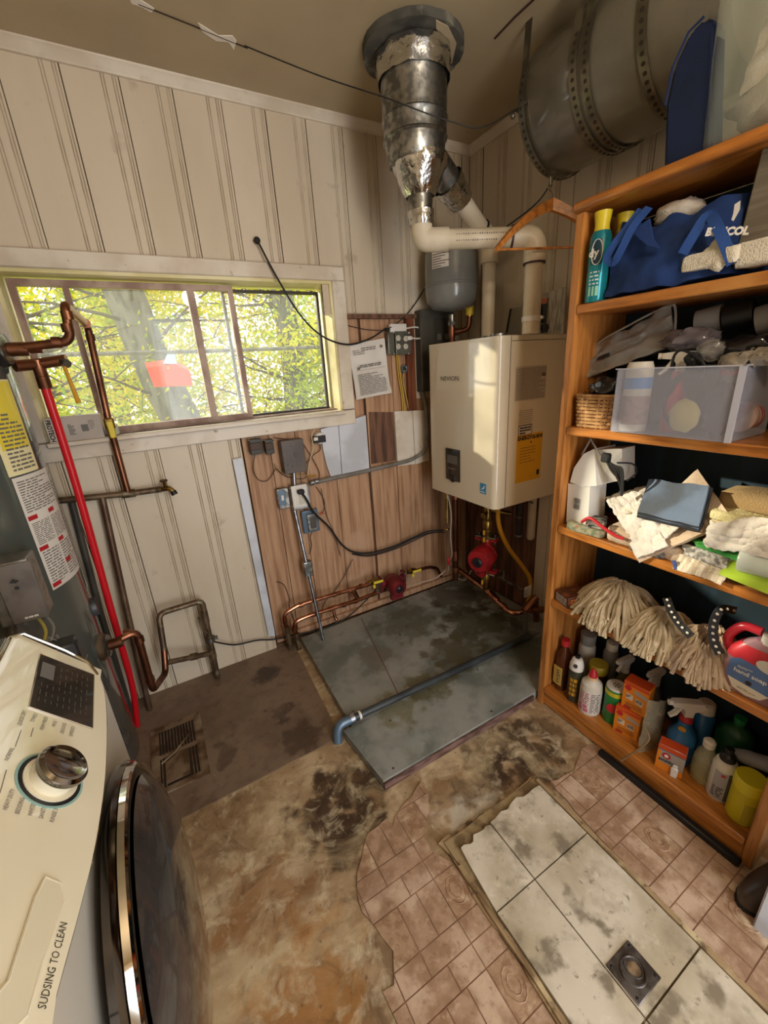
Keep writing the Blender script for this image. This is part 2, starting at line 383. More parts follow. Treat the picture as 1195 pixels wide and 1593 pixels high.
# ------------------------------------------------------------------ room
YW, XR, H, XL, YB = 1.965, 1.687, 2.434, -.95, -1.15
WX0, WX1, WZ0, WZ1 = -.35, .858, 1.235, 1.812
mb = MB()
YO = YW+.03
for a, b in (((XL-.1, YO, -.1), (WX0, YO+.1, H+.1)), ((WX1, YO, -.1), (XR+.2, YO+.1, H+.1)),
             ((WX0, YO, -.1), (WX1, YO+.1, WZ0)), ((WX0, YO, WZ1), (WX1, YO+.1, H+.1))): mb.b2(a, b)
wall_back = struct('wall_back', m_dwood, mb)
wall_right = struct('wall_right', m_dwood, MB().b2((XR+.012, YB-.1, -.1), (XR+.12, YO, H+.1)))
wall_left = struct('wall_left', m_paint, MB().b2((XL-.1, YB-.1, -.1), (XL, YO, H+.1)))
mb = MB(); DX0, DX1 = .2, 1.05
mb.b2((XL, YB-.1, -.1), (DX0, YB, H+.1)); mb.b2((DX1, YB-.1, -.1), (XR+.012, YB, H+.1)); mb.b2((DX0, YB-.1, 2.1), (DX1, YB, H+.1))
struct('wall_rear', m_paint, mb)
ceiling = struct('ceiling', m_ceil, MB().b2((XL-.1, YB-.1, H), (XR+.12, YO+.1, H+.1)))
floor = struct('floor', m_floor, MB().b2((XL-.1, YB-.1, -.06), (XR+.12, YO+.1, 0)))

m_bead = mat('bead_groove_shade', '#c4b6a0', .6, c2='#b3a48d', sc=10)  # groove shade put into the colour so the beads stay visible
def board_mesh(w, z0, z1, rr, th=.018):
    "vertical tongue-and-groove board with a double bead: s along wall, d outward"
    g = .0024
    P = [(0, -.006), (.0018, 0)]
    for q in (.052, .044, .018, .010):
        P += [(w-q-.0024, 0), (w-q, -g), (w-q+.0024, 0)]
    P += [(w-.0018, 0), (w, -.006)]
    return P
def boards(wall, s0, s1, z0, z1, width=.165, mode='y', mt=None, off=0, start=None):
    mt = mt or [m_paint, m_groove]; s = s0
    k = 0
    while s < s1-.01:
        w = min(width, s1-s); mb = MB(); z0v = z0-(R.uniform(0, .006) if start else 0)
        P = board_mesh(w, z0, z1, R) if w > .1 else [(0, -.005), (.003, 0), (w-.003, 0), (w, -.005)]
        dz = R.uniform(-.0012, .0012)
        def pt(q, z):
            return (s+q[0]+.0006, YW-q[1]-dz-off, z) if mode == 'y' else (XR-q[1]-dz, s+w-q[0]-.0006, z)
        for i in range(len(P)-1):
            lo_ = min(P[i][1], P[i+1][1])
            mb.mi = 1 if lo_ < -.0045 else (2 if lo_ < -.001 else 0)
            mb.quad(pt(P[i], z0v), pt(P[i+1], z0v), pt(P[i+1], z1), pt(P[i], z1))
        mb.mi = 0
        for z in (z0v, z1):
            a = (P[0][0], -.028 if mode == 'y' else -.011); b = (P[-1][0], a[1])
            mb.quad(pt((P[0][0], 0-.005), z), pt((P[-1][0], -.005), z), pt(b, z), pt(a, z))
        mb.build('board', [mt[0], m_dseam if R.random() < .35 else m_groove, m_bead], wall, sharp=15, fix=False); s += w; k += 1
boards(wall_back, -.177-.165*5+.0, .813, WZ1, H)                         # above the window
boards(wall_back, .813, 1.303, 1.672, H, .165)
boards(wall_back, 1.303, XR, 1.25, H, .165)
boards(wall_back, -.177-.165*5, -.34, 1.16, WZ1, .165)
boards(wall_back, -.177-.165*5, .345, 0, WZ0, .1675)                      # below the window
YC = 1.40          # on the right wall the painted boards stop above the boiler pipes
boards(wall_right, YB, YC, .0, H, .155, 'x')
boards(wall_right, YC, YW, .86, H, .155, 'x')
for k in range(4): MB().b2((XR-.004-.003*(k % 2), YC+.002+k*.141, .04), (XR+.012, YC+.139+k*.141, .859), .0012).build('plank', m_dwood, wall_right)
# bare vertical planks of the stripped wall
xs = [.345, .47, .60, .795, .988, 1.002, 1.172, 1.345, 1.52, XR]
for i in range(len(xs)-1):
    if xs[i] == .988: continue
    mb = MB(); t = R.uniform(0, .004); mb.b2((xs[i]+.0012, YW+.008+t, .04), (xs[i+1]-.0012, YO, 1.675 if xs[i] >= .94 else 1.2), .0012)
    mb.build('plank', m_bare, wall_back)
MB().b2((.925, YW+.009, 1.2), (.988, YO, 1.675), .0012).build('plank', m_bare, wall_back)
# left-over white boards on the stripped wall
def wpiece(pix, y, mt, name='board', th=.016, lab=None):
    mb = MB(); P = [at(u, v, y=y) for u, v in pix]; mb.prism(P, (0, th, 0)); o = mb.build(name, mt, wall_back)
    if lab: o['label'] = lab
m_coolw = mat('blue_white_paint', '#cfd3dc', .4, c2='#b9bcc2', sc=5, bump=.15)
wpiece([(499, 668), (526, 660), (532, 742), (515, 742), (508, 722), (503, 700)], 1.957, m_coolw, 'board', lab='scrap of ragged white-painted board')
wpiece([(527, 660), (569, 646), (575, 732), (533, 742)], 1.953, m_coolw, 'board', lab='white-painted board scrap')
wpiece([(614, 640), (641, 639), (646, 722), (619, 725)], 1.957, m_trim, 'board', lab='white board scrap beside grey conduit')
wpiece([(642, 639), (663, 638), (668, 716), (647, 722)], 1.955, m_trim, 'board', lab='white board scrap beside grey conduit')
wpiece([(574, 641), (612, 641), (616, 716), (578, 722)], 1.972, m_dwood, 'plank', lab='rough dark lath behind missing board')
wpiece([(362, 715), (376, 712), (427, 980), (428, 990), (418, 989)], 1.945, m_coolw, 'strip', th=.02, lab='long blue-white batten')
mb = MB(); mb.b2((.345, 1.955, .04), (XR, YW+.01, .075)); mb.build('plank', m_bare, wall_back)
mb = MB(); mb.b2((.92, 1.945, 1.655), (1.32, YW+.02, 1.675)); mb.build('plank', m_dwood, wall_back)
mb = MB(); mb.b2((1.255, 1.95, 1.19), (1.305, YW+.02, 1.66)); mb.build('plank', mat('red_brown_stud', '#7a4325', .5, c2='#5c2f18', sc=8, st=(4, 4, .5)), wall_back)
# crown mouldings
def crown(a, b, nrm, name):
    a, b, n = V(a), V(b), V(nrm); prof = [(0, 0), (.028, 0), (.027, -.005), (.019, -.012), (.013, -.022), (.008, -.028), (.007, -.034), (0, -.035)]
    mb = MB(); mb.rings([[p+n*d+V((0, 0, z)) for d, z in prof] for p in (a, b)]); o = mb.build(name, m_trim, sharp=25); o['kind'] = 'structure'
crown((XL, YW-.001, H), (XR, YW-.001, H), (0, -1, 0), 'trim_1')
crown((XR-.001, YB, H), (XR-.001, YW, H), (-1, 0, 0), 'trim_2')
# window
win = struct('window_1')
mb = MB(); yf = YW-.022
mb.b2((WX0-.085, yf, WZ1), (.922, YW+.01, 1.872), .004); mb.build('casing', m_trim, win)
MB().b2((WX1, yf, WZ0), (.922, YW+.01, WZ1), .003).build('casing', m_trim, win)
MB().b2((WX0-.085, yf, WZ0), (WX0, YW+.01, WZ1), .003).build('casing', m_trim, win)
mb = MB(); mb.b2((WX0-.085, yf, WZ0-.075), (.922, YW+.01, WZ0-.003), .003); mb.build('casing', m_trim, win)
yj = 2.12
for nm, a, b in (('jamb', (WX0, YW-.012, WZ0), (WX0+.012, yj, WZ1)), ('jamb', (WX1-.012, YW-.012, WZ0), (WX1, yj, WZ1)), ('head_jamb', (WX0+.012, YW-.012, WZ1-.012), (WX1-.012, yj, WZ1))):
    MB().b2(a, b).build(nm, m_jamb, win)
MB().b2((WX0, YW-.05, WZ0-.02), (WX1, yj, WZ0), .004).build('window_sill', m_trim, win)
m_sash = mat('weathered_sash', '#8c6f62', .5, c2='#b39c8c', sc=12, st=(1, 1, .6), bump=.2)
m_sashd = mat('dark_sash', '#3b332c', .5)
m_pane = bpy.data.materials.new('window_glass'); m_pane.use_nodes = True
nt = m_pane.node_tree; N = nt.nodes; N.clear(); o_ = N.new('ShaderNodeOutputMaterial'); tr = N.new('ShaderNodeBsdfTransparent'); gl = N.new('ShaderNodeBsdfGlossy'); gl.inputs['Roughness'].default_value = .02
df = N.new('ShaderNodeBsdfTranslucent'); df.inputs[0].default_value = (.9, .93, .9, 1)
mx = N.new('ShaderNodeMixShader'); mx2 = N.new('ShaderNodeMixShader'); fr = N.new('ShaderNodeFresnel'); fr.inputs[0].default_value = 1.3
mx2.inputs[0].default_value = .05
nt.links.new(tr.outputs[0], mx2.inputs[1]); nt.links.new(df.outputs[0], mx2.inputs[2])
nt.links.new(fr.outputs[0], mx.inputs[0]); nt.links.new(mx2.outputs[0], mx.inputs[1]); nt.links.new(gl.outputs[0], mx.inputs[2]); nt.links.new(mx.outputs[0], o_.inputs[0])
yg = 2.03
def frame(x0, x1, z0, z1, w, y, d, mt, name, muntins=()):
    mb = MB()
    mb.b2((x0, y-d/2, z0), (x0+w, y+d/2, z1)); mb.b2((x1-w, y-d/2, z0), (x1, y+d/2, z1))
    mb.b2((x0+w, y-d/2, z0), (x1-w, y+d/2, z0+w)); mb.b2((x0+w, y-d/2, z1-w), (x1-w, y+d/2, z1))
    for mx_, mw in muntins: mb.b2((mx_-mw/2, y-d/2, z0+w), (mx_+mw/2, y+d/2, z1-w))
    s = mb.build(name, mt, win); edges = [x0+w] + [q for mq, mw in muntins for q in (mq-mw/2, mq+mw/2)] + [x1-w]
    for i in range(0, len(edges), 2):
        MB().b2((edges[i], y-.001, z0+w), (edges[i+1], y+.001, z1-w)).build('pane', m_pane, s)
frame(WX0+.02, .425, WZ0+.005, WZ1-.020, .022, yg, .03, m_sash, 'sash', ((-.165, .020), (.256, .028)))
frame(.385, WX1-.025, WZ0+.003, WZ1-.026, .012, yg+.045, .02, m_sashd, 'sash')
mb = MB(); mb.b2((WX0+.012, yg+.06, WZ0), (WX1-.012, yj, WZ0+.012)); mb.b2((WX0+.012, yg-.03, WZ0), (WX1-.012, yg+.09, WZ0+.006)); mb.build('track', m_sash, win)

# ------------------------------------------------------------------ outdoors
m_grass = mat('yard_grass', '#7d8c3a', .9, c2='#b4aa55', sc=3)
struct('ground', m_grass, MB().b2((-14, 2.2, -.5), (18, 26, -.4)))
def leafmat(name, c, c2):
    M = bpy.data.materials.new(name); M.use_nodes = True; nt = M.node_tree; N = nt.nodes; N.clear(); L = nt.links
    o = N.new('ShaderNodeOutputMaterial'); a = N.new('ShaderNodeBsdfDiffuse'); b = N.new('ShaderNodeBsdfTranslucent'); x = N.new('ShaderNodeMixShader'); x.inputs[0].default_value = .5
    t = N.new('ShaderNodeTexCoord'); n = N.new('ShaderNodeTexNoise'); n.inputs['Scale'].default_value = 2.3; n.inputs['Detail'].default_value = 6
    L.new(t.outputs['Object'], n.inputs['Vector']); q = N.new('ShaderNodeMapRange'); q.inputs[1].default_value = .42; q.inputs[2].default_value = .58; L.new(n.outputs['Fac'], q.inputs[0])
    m_ = N.new('ShaderNodeMix'); m_.data_type = 'RGBA'; m_.inputs[6].default_value = lin(c); m_.inputs[7].default_value = lin(c2); L.new(q.outputs[0], m_.inputs[0])
    for s in (a, b): L.new(m_.outputs[2], s.inputs[0])
    L.new(a.outputs[0], x.inputs[1]); L.new(b.outputs[0], x.inputs[2]); L.new(x.outputs[0], o.inputs[0]); return M
m_leaf = leafmat('yellow_green_leaves', '#d6cb30', '#98ae2a'); m_leaf2 = leafmat('green_leaves', '#aebb38', '#76902c'); m_leaf3 = leafmat('golden_leaves', '#d2b433', '#aab03a')
m_bark = mat('pale_bark', '#6c6858', .9, c2='#4e493c', sc=6, st=(3, 3, .5), bump=.5, bsc=20)
m_twig = mat('twig_bark', '#4f4436', .9)
def tree(x, y, zb, h, r, lean, label, leaves, lm, spread=1.6, zc=1.6, zs=1.3, nb=26, seed=1, lsz=.05, clear=False):
    rr = random.Random(seed); t = thing('tree', (x, y, zb), label, 'tree'); mb = MB(); top = V((x+lean[0], y+lean[1], zb+h))
    pts = [V((x, y, zb)).lerp(top, k/6)+V((rr.uniform(-.04, .04), rr.uniform(-.04, .04), 0))*(k % 6 > 0) for k in range(7)]
    mb.tube(pts, [r*(1-.06*k) for k in range(7)], 12); mb.build('trunk', m_bark, t)
    mb = MB(); tips = []
    for k in range(nb):
        s = rr.uniform(.25, .95); p = V((x, y, zb)).lerp(top, s); a = rr.uniform(0, 6.28); L_ = rr.uniform(.6, 1)*spread
        q = [p]
        d = V((math.cos(a), math.sin(a), rr.uniform(-.1, .7))).normalized()
        for j in range(4):
            d = (d+V((rr.uniform(-.5, .5), rr.uniform(-.5, .5), rr.uniform(-.4, .35)))*.5).normalized(); q.append(q[-1]+d*L_/4)
        mb.tube(q, [.022, .016, .011, .007, .003], 5)
        tips += q[1:]
        for j in range(3):
            b = q[rr.randint(1, 4)]; e = b+V((rr.uniform(-1, 1), rr.uniform(-1, 1), rr.uniform(-.6, .8)))*.35*spread
            mb.tube([b, b.lerp(e, .5)+V((0, 0, .04)), e], [.007, .005, .002], 4); tips.append(e)
    mb.build('branches', m_twig, t)
    mb = MB(); c = V((x+lean[0]*.5, y, zb+zc))
    for k in range(leaves):
        if rr.random() < .6: p = rr.choice(tips)+V((rr.gauss(0, .13), rr.gauss(0, .13), rr.gauss(0, .12)))
        else: p = c+V((rr.gauss(0, spread*.55), rr.gauss(0, spread*.45), rr.gauss(0, zs*.55)))
        if clear and p.y < y+.1: p.y = y+.1+abs(rr.gauss(0, .4))
        a = V((rr.uniform(-1, 1), rr.uniform(-1, 1), rr.uniform(-1, 1))).normalized(); b = a.orthogonal().normalized(); z = lsz*rr.uniform(.6, 1.3)
        f = mb.bm.faces.new([mb.bm.verts.new(p+w) for w in (a*z, b*z*.5, -a*z, -b*z*.5)])
    mb.build('foliage', lm, t, fix=False, kind='stuff'); return t
tree(.55, 5.2, -.42, 4.2, .24, (-.75, 0, 0), 'thick pale leaning tree trunk seen through the wide left pane', 11000, m_leaf, 1.9, 1.9, 1.2, seed=3, lsz=.035, clear=True)
tree(1.52, 4.6, -.42, 3.8, .15, (-.12, 0, 0), 'grey upright tree trunk behind the narrow middle pane', 4500, m_leaf3, 1.2, 2.0, 1.0, seed=4, lsz=.03, clear=True)
tree(2.0, 4.2, -.42, 2.9, .05, (.15, 0, 0), 'slim bushy yellow-green tree filling the right pane', 20000, m_leaf, 1.1, 1.75, 1.0, 34, seed=5, lsz=.028)
tree(-1.3, 5.4, -.42, 3.4, .08, (.3, 0, 0), 'thin bare-branched tree at the left end of the window view', 3000, m_leaf2, 1.7, 1.7, 1.3, 60, seed=6, lsz=.03)
tree(3.6, 7.0, -.42, 4.4, .13, (.1, 0, 0), 'farther green tree behind the bushy one in the right pane', 12000, m_leaf2, 2.1, 2.2, 1.5, seed=8, lsz=.045)
tree(-.4, 8.5, -.42, 4.4, .12, (.2, 0, 0), 'far golden tree beyond the thick trunk', 14000, m_leaf3, 2.4, 2.0, 1.5, seed=9, lsz=.055)
# red roofed playhouse glimpsed behind the trunk
pl = thing('yard_swing_roof', (.62, 4.2, .9), 'blurred red and pale blue yard canopy seen through the wide pane before the leaning trunk', 'canopy')
yy = 4.1
MB().prism([at(u, v, y=yy) for u, v in ((228, 572), (270, 566), (296, 578), (300, 600), (240, 602))], (0, .25, .05)).build('red_roof', mat('red_roof', '#d8402c', .5), pl)
MB().prism([at(u, v, y=yy) for u, v in ((255, 566), (262, 548), (272, 550), (275, 566))], (0, .12, 0)).build('pale_blue_top', mat('pale_blue', '#9cc6dd', .5), pl)
a = at(268, 600, y=yy+.1); MB().cyl((a.x, a.y, a.z), (a.x, a.y, -.42), .03).build('post', m_bark, pl)
for nm, lab, zz, yy in (('cable', 'horizontal cable strung outside across the window view', 1.63, 3.4),):
    single(MB().tube(smoothpts([(-4, yy, zz+.05), (0, yy, zz-.01), (2, yy, zz-.005), (5, yy, zz+.05)]), .014, 6), nm, m_bark, lab, 'cable')

# ------------------------------------------------------------------ floor layers
def zp(pix, z): return [at(u, v, z=z) for u, v in pix]
mb = MB()
a = at(150, 1345, z=.004); pl_ = zp([(383, 1223), (519, 1153), (523, 1135)], .0)
mb.prism([(XL, 1.23, .0), (.018, 1.237, 0), (.37, 1.242, 0), (.40, 1.262, 0), (.43, 1.965, 0), (XL, 1.965, 0)], (0, 0, .005))
mb.build('floor_panel', m_brown, floor)
def clip(poly, x0, x1, y0, y1):
    for ax, val, sg in ((0, x0, 1), (0, x1, -1), (1, y0, 1), (1, y1, -1)):
        out = []
        for i in range(len(poly)):
            p, q = poly[i], poly[(i+1) % len(poly)]; dp, dq = (p[ax]-val)*sg, (q[ax]-val)*sg
            if dp >= 0: out.append(p)
            if (dp > 0) != (dq > 0) and dp != dq:
                t = dp/(dp-dq); out.append((p[0]+(q[0]-p[0])*t, p[1]+(q[1]-p[1])*t))
        poly = out
        if len(poly) < 3: return []
    return poly
def area(p): return abs(sum(p[i][0]*p[(i+1) % len(p)][1]-p[(i+1) % len(p)][0]*p[i][1] for i in range(len(p))))/2
def jag(pix, seed, amp=.006):
    rr = random.Random(seed); P = [(p.x, p.y) for p in zp(pix, .002)]; out = []
    for i in range(len(P)):
        p, q = P[i], P[(i+1) % len(P)]; n = max(1, int(math.dist(p, q)/.03))
        for k in range(n):
            t = k/n; out.append((p[0]+(q[0]-p[0])*t+rr.uniform(-amp, amp), p[1]+(q[1]-p[1])*t+rr.uniform(-amp, amp)))
    return out
V1 = jag([(575, 1298), (600, 1272), (612, 1288), (616, 1266), (640, 1236), (658, 1218), (669, 1245), (660, 1296), (672, 1325), (700, 1338), (716, 1356), (750, 1412), (800, 1490), (850, 1570), (885, 1640), (930, 1800), (600, 1800), (618, 1593), (600, 1545), (612, 1530), (612, 1480), (582, 1440), (563, 1420), (555, 1362)], 1)
V3 = jag([(856, 1218), (893, 1200), (905, 1165), (950, 1150), (985, 1183), (1040, 1234), (1100, 1290), (1152, 1340), (1200, 1385), (1260, 1440), (1320, 1560), (1260, 1640), (1215, 1590), (1182, 1555), (1060, 1436), (935, 1305)], 2, .003)
for reg in (V1, V3):
    mb = MB(); mb.prism([(x, y, .0) for x, y in reg], (0, 0, .003)); mb.build('vinyl_backing', m_grout, floor)
x_s, y_s, px_, py_ = .229, .53, .202, .22
cells = [(0, .078, 0, .11, 1), (.078, .14, 0, .11, 0), (.14, .202, 0, .11, 0), (0, .078, -.055, 0, 0), (.078, .202, -.055, 0, 0), (0, .124, -.11, -.055, 0), (.124, .202, -.11, -.055, 0)]
g = .0016
for ri, reg in enumerate((V1, V3)):
    bx0, bx1 = min(p[0] for p in reg), max(p[0] for p in reg); by0, by1 = min(p[1] for p in reg), max(p[1] for p in reg)
    for i in range(-3, 8):
        for j in range(-5, 3):
            for cx0, cx1, cy0, cy1, med in cells:
                x0, x1, y0, y1 = x_s+i*px_+cx0+g, x_s+i*px_+cx1-g, y_s+j*py_+cy0+g, y_s+j*py_+cy1-g
                if x1 < bx0 or x0 > bx1 or y1 < by0 or y0 > by1: continue
                P = clip(reg, x0, x1, y0, y1)
                if len(P) < 3 or area(P) < 1.5e-4: continue
                mb = MB(); mb.prism([(x, y, .002) for x, y in P], (0, 0, .0028+R.uniform(0, .0004)))
                if med and area(P) > .95*(x1-x0)*(y1-y0):
                    c = ((x0+x1)/2, (y0+y1)/2)
                    for rr_ in (.027, .016):
                        ring = [(c[0]+math.cos(t*math.pi/6)*rr_*(.9 if t % 3 else 1), c[1]+math.sin(t*math.pi/6)*rr_*1.25, .0048) for t in range(12)]
                        mb.tube(ring, .0022, 4, closed=True)
                try: mb.build('vinyl_tile', m_vin2 if med else m_vinyl, floor)
                except Exception: pass
# tiled shower pan set in the floor
pan = thing('shower_pan', (.71, .3, 0), 'old cream tiled shower base with chipped edges set in the floor', 'shower pan')
def jrect(x0, x1, y0, y1, z, rr, amp, step=.04):
    P = []
    cs = [(x0, y0), (x1, y0), (x1, y1), (x0, y1)]
    for i in range(4):
        p, q = cs[i], cs[(i+1) % 4]; n = int(math.dist(p, q)/step)+1
        for k in range(n): P.append((p[0]+(q[0]-p[0])*k/n+rr.uniform(-amp, amp), p[1]+(q[1]-p[1])*k/n+rr.uniform(-amp, amp), z))
    return P
rr = random.Random(5)
MB().prism(jrect(.505, .922, -.6, .705, 0, rr, .007), (0, 0, .012)).build('base', m_rim, pan)
MB().prism(jrect(.512, .914, -.6, .695, .012, rr, .003), (0, 0, .006)).build('base_layer', mat('old_mortar', '#9c8763', .9, c2='#6d583c', sc=20), pan)
MB().prism(jrect(.902, .917, -.6, .68, .012, rr, .002), (0, 0, .018)).build('rim', m_rim, pan)
MB().prism(jrect(.507, .520, -.6, .62, .012, rr, .003), (0, 0, .012)).build('rim', m_rim, pan)
for x0, x1, y0, y1 in ((.524, .666, .481, .655), (.670, .898, .481, .668), (.524, .666, .173, .477), (.670, .898, .173, .477), (.524, .666, -.14, .169), (.670, .898, -.14, .169), (.524, .666, -.5, -.144), (.670, .898, -.5, -.144)):
    P = [(x0, y0), (x1, y0), (x1, y1), (x0, y1)]
    if y1 > .65: # chipped far edge
        n = 9; P = [(x0, y0), (x1, y0)] + [(x1+(x0-x1)*k/n+(0 if k in (0, n) else rr.uniform(-.004, .004)), y1+rr.uniform(-.012, .008)) for k in range(n+1)]
    if x0 == .524 and y1 > .6: P = [(x0+.03, y0)]+P[1:-1]+[(x0+.012, y1-.05)]; P[0] = (x0, y0)
    MB().prism([(x, y, .016) for x, y in P], (0, 0, .013+rr.uniform(0, .001))).build('tile', m_pan, pan)
dr = thing('floor_drain', (.717, .229, .029), 'square rusty steel drain cover in the tiled shower base', 'drain')
m_drain = mat('drain_steel', '#6f6a66', .45, .7, c2='#4e4640', sc=30, c3='#7c6650', sc3=18)
mb = MB(); mb.box((.717, .229, .0315), (.090, .080, .004), None, .002); mb.build('plate', m_drain, dr)
mb = MB(); mb.tube([(.717+math.cos(t*math.pi/10)*.028, .229+math.sin(t*math.pi/10)*.026, .0345) for t in range(20)], .0032, 6, closed=True)
mb.tube([(.717+.006+math.cos(t*math.pi/8)*.018, .229+.004+math.sin(t*math.pi/8)*.020, .0345) for t in range(16)], .0022, 6, closed=True)
mb.build('ring', m_drain, dr)
MB().cyl((.721, .229, .031), (.721, .229, .0345), .015).build('strainer_cup', mat('drain_muck', '#8a7358', .5, c2='#5f4c38', sc=50), dr)
for dx, dy in ((-.036, -.031), (.036, -.031), (-.036, .031), (.036, .031)): MB().sph((.717+dx, .229+dy, .0335), .004, (1, 1, .5), 8).build('screw', m_rubber, dr)
# grey painted platform
plat = thing('floor_platform', (1.0, 1.44, 0), 'low grey painted sheet platform under the boiler with damp stains', 'platform')
MB().prism([(.445, .958, .004), (1.665, .958, .004), (1.665, 1.232, .004), (.412, 1.232, .004)], (0, 0, .034)).build('front_sheet', m_slab, plat)
MB().prism([(.452, 1.236, .004), (1.675, 1.236, .004), (1.675, 1.945, .004), (.468, 1.925, .004)], (0, 0, .035)).build('back_sheet', m_slab, plat)
MB().b2((.445, .948, .0), (1.2, .9575, .03), .001).build('edge_strip', mat('red_brown_edge', '#7b5f58', .6, c2='#4d352c', sc=14, st=(1, 4, 4)), plat)
for q in ((.50, .98), (.98, .98), (.49, 1.30), (.60, 1.17), (1.1, 1.2), (.52, 1.9)): MB().sph((q[0], q[1], .0385), .005, (1, 1, .3), 8).build('screw', m_drain, plat)
single(MB().tube([(.70, 1.26, .041), (.83, 1.9, .041)], .0022, 4), 'sealant_bead', mat('rust_line', '#7a5a48', .7), 'thin rusty seam line running back across the grey platform', 'seam')
dp = thing('drain_pipe', (.40, 1.24, .05), 'long black drain pipe lying across the grey platform seam', 'pipe')
MB().tube([(.44, 1.245, .063), (1.48, 1.222, .062)], .0145, 12).build('pipe', m_blackp, dp)
MB().tube(bent([(.455, 1.245, .063), (.395, 1.246, .063), (.382, 1.225, .003)], .03), .019, 12).build('elbow', m_bluegrey, dp)
MB().cyl((.452, 1.245, .063), (.47, 1.245, .063), .021).build('collar', m_emt, dp)
MB().cyl((.49, 1.244, .063), (.50, 1.244, .063), .0175).build('collar', m_white, dp)
# floor vent
vt = thing('floor_vent', (-.17, 1.53, .005), 'rusty brown floor register beside the washer', 'vent')
m_vent = mat('rusty_vent', '#8a745c', .5, .4, c2='#5c432c', sc=14, c3='#a2907a', sc3=9)
mb = MB(); z0, z1 = .005, .011
mb.b2((-.285, 1.36, z0), (-.255, 1.71, z1)); mb.b2((-.115, 1.36, z0), (-.088, 1.71, z1)); mb.b2((-.255, 1.36, z0), (-.115, 1.385, z1)); mb.b2((-.255, 1.68, z0), (-.115, 1.71, z1)); mb.b2((-.255, 1.53, z0), (-.115, 1.548, z1))
mb.build('frame', m_vent, vt)
MB().b2((-.256, 1.384, .0052), (-.114, 1.681, .0062)).build('duct_opening', m_gap, vt)
for k in range(12): MB().b2((-.249+k*.0118, 1.549, .0064), (-.246+k*.0118, 1.679, .0105)).build('slat', m_vent, vt)
for k in (0, 1, 9, 10, 11): MB().b2((-.249+k*.0118, 1.386, .0064), (-.246+k*.0118, 1.529, .0105)).build('slat', m_vent, vt)
MB().prism([(-.235, 1.40, .0075), (-.155, 1.40, .0075), (-.150, 1.52, .0075), (-.19, 1.525, .0075), (-.235, 1.50, .0075)], (0, 0, .004)).build('damper', m_vent, vt)
MB().tube([(-.25, 1.50, .014), (-.2, 1.53, .014), (-.14, 1.60, .014)], .004, 6).build('lever', m_vent, vt)

# ------------------------------------------------------------------ water heater and the pipes around it
HC = V((-.567, 1.615, 0)); HR = .25
ht = thing('water_heater', HC, 'tall dark grey water heater tank left of the window covered in warning stickers', 'water heater')
MB().lathe(HC, [(0, .02), (HR-.02, .02), (HR, .05), (HR, 1.70), (HR-.03, 1.75), (0, 1.77)], 64).build('tank', m_heat, ht)
MB().lathe(HC, [(0, 0), (HR-.03, 0), (HR-.03, .03), (0, .03)], 40).build('base_ring', m_black, ht)
def wrap(a0, a1, z0, z1, mt, name, off=.0012, n=14, tilt=0):
    mb = MB(); mb.grid(lambda s, t: HC+V((math.cos(a0+(a1-a0)*s)*(HR+off), math.sin(a0+(a1-a0)*s)*(HR+off), z0+(z1-z0)*t+tilt*s)), n, 4)
    return mb.build(name, mt, ht)
def wrap_lines(parent, a0, a1, z0, z1, rows, mt, seed, off=.0018, fill=.45, name='printed_text'):
    mb = MB(); q = random.Random(seed); dz = (z1-z0)/rows
    for i in range(rows):
        a = a0; z = z1-dz*(i+.8); end = a1 if q.random() > .2 else a0+(a1-a0)*q.uniform(.5, .95)
        while a < end-.01:
            b = min(a+q.uniform(.03, .12), end)
            p = [HC+V((math.cos(w)*(HR+off), math.sin(w)*(HR+off), zz)) for w, zz in ((a, z), (b, z), (b, z+dz*fill), (a, z+dz*fill))]
            mb.quad(*p); a = b+.015
    return mb.build(name, mt, parent)
D2 = math.radians
m_sticker = mat('yellow_sticker', '#e3cf3f', .35, coat=.3)
m_rink = mat('red_print', '#b01c24', .6)
s1 = wrap(D2(-37), D2(1), .845, 1.195, m_paper, 'warning_label')
for k, (a, b, z0_, z1_) in enumerate(((-35, -2, 1.09, 1.185), (-35, -20, .99, 1.06), (-18, -2, .99, 1.06), (-35, -20, .86, .97), (-18, -2, .86, .97))):
    wrap_lines(s1, D2(a), D2(b), z0_, z1_, 13, m_inkg, k+1)
for a, z in ((-36, 1.068), (-18, 1.068), (-36, .972), (-18, .972), (-36, .852), (-18, .90)):
    wrap(D2(a), D2(a+7), z, z+.013, m_rink, 'red_warning_bar', .002, 3)
s2 = wrap(D2(-38), D2(-12), 1.20, 1.455, mat('cream_sticker', '#e9dfae', .4), 'certificate_label')
wrap(D2(-36), D2(-13), 1.27, 1.45, m_sticker, 'yellow_label', .0018)
wrap_lines(s2, D2(-34), D2(-15), 1.21, 1.37, 14, m_inkg, 31, .0026)
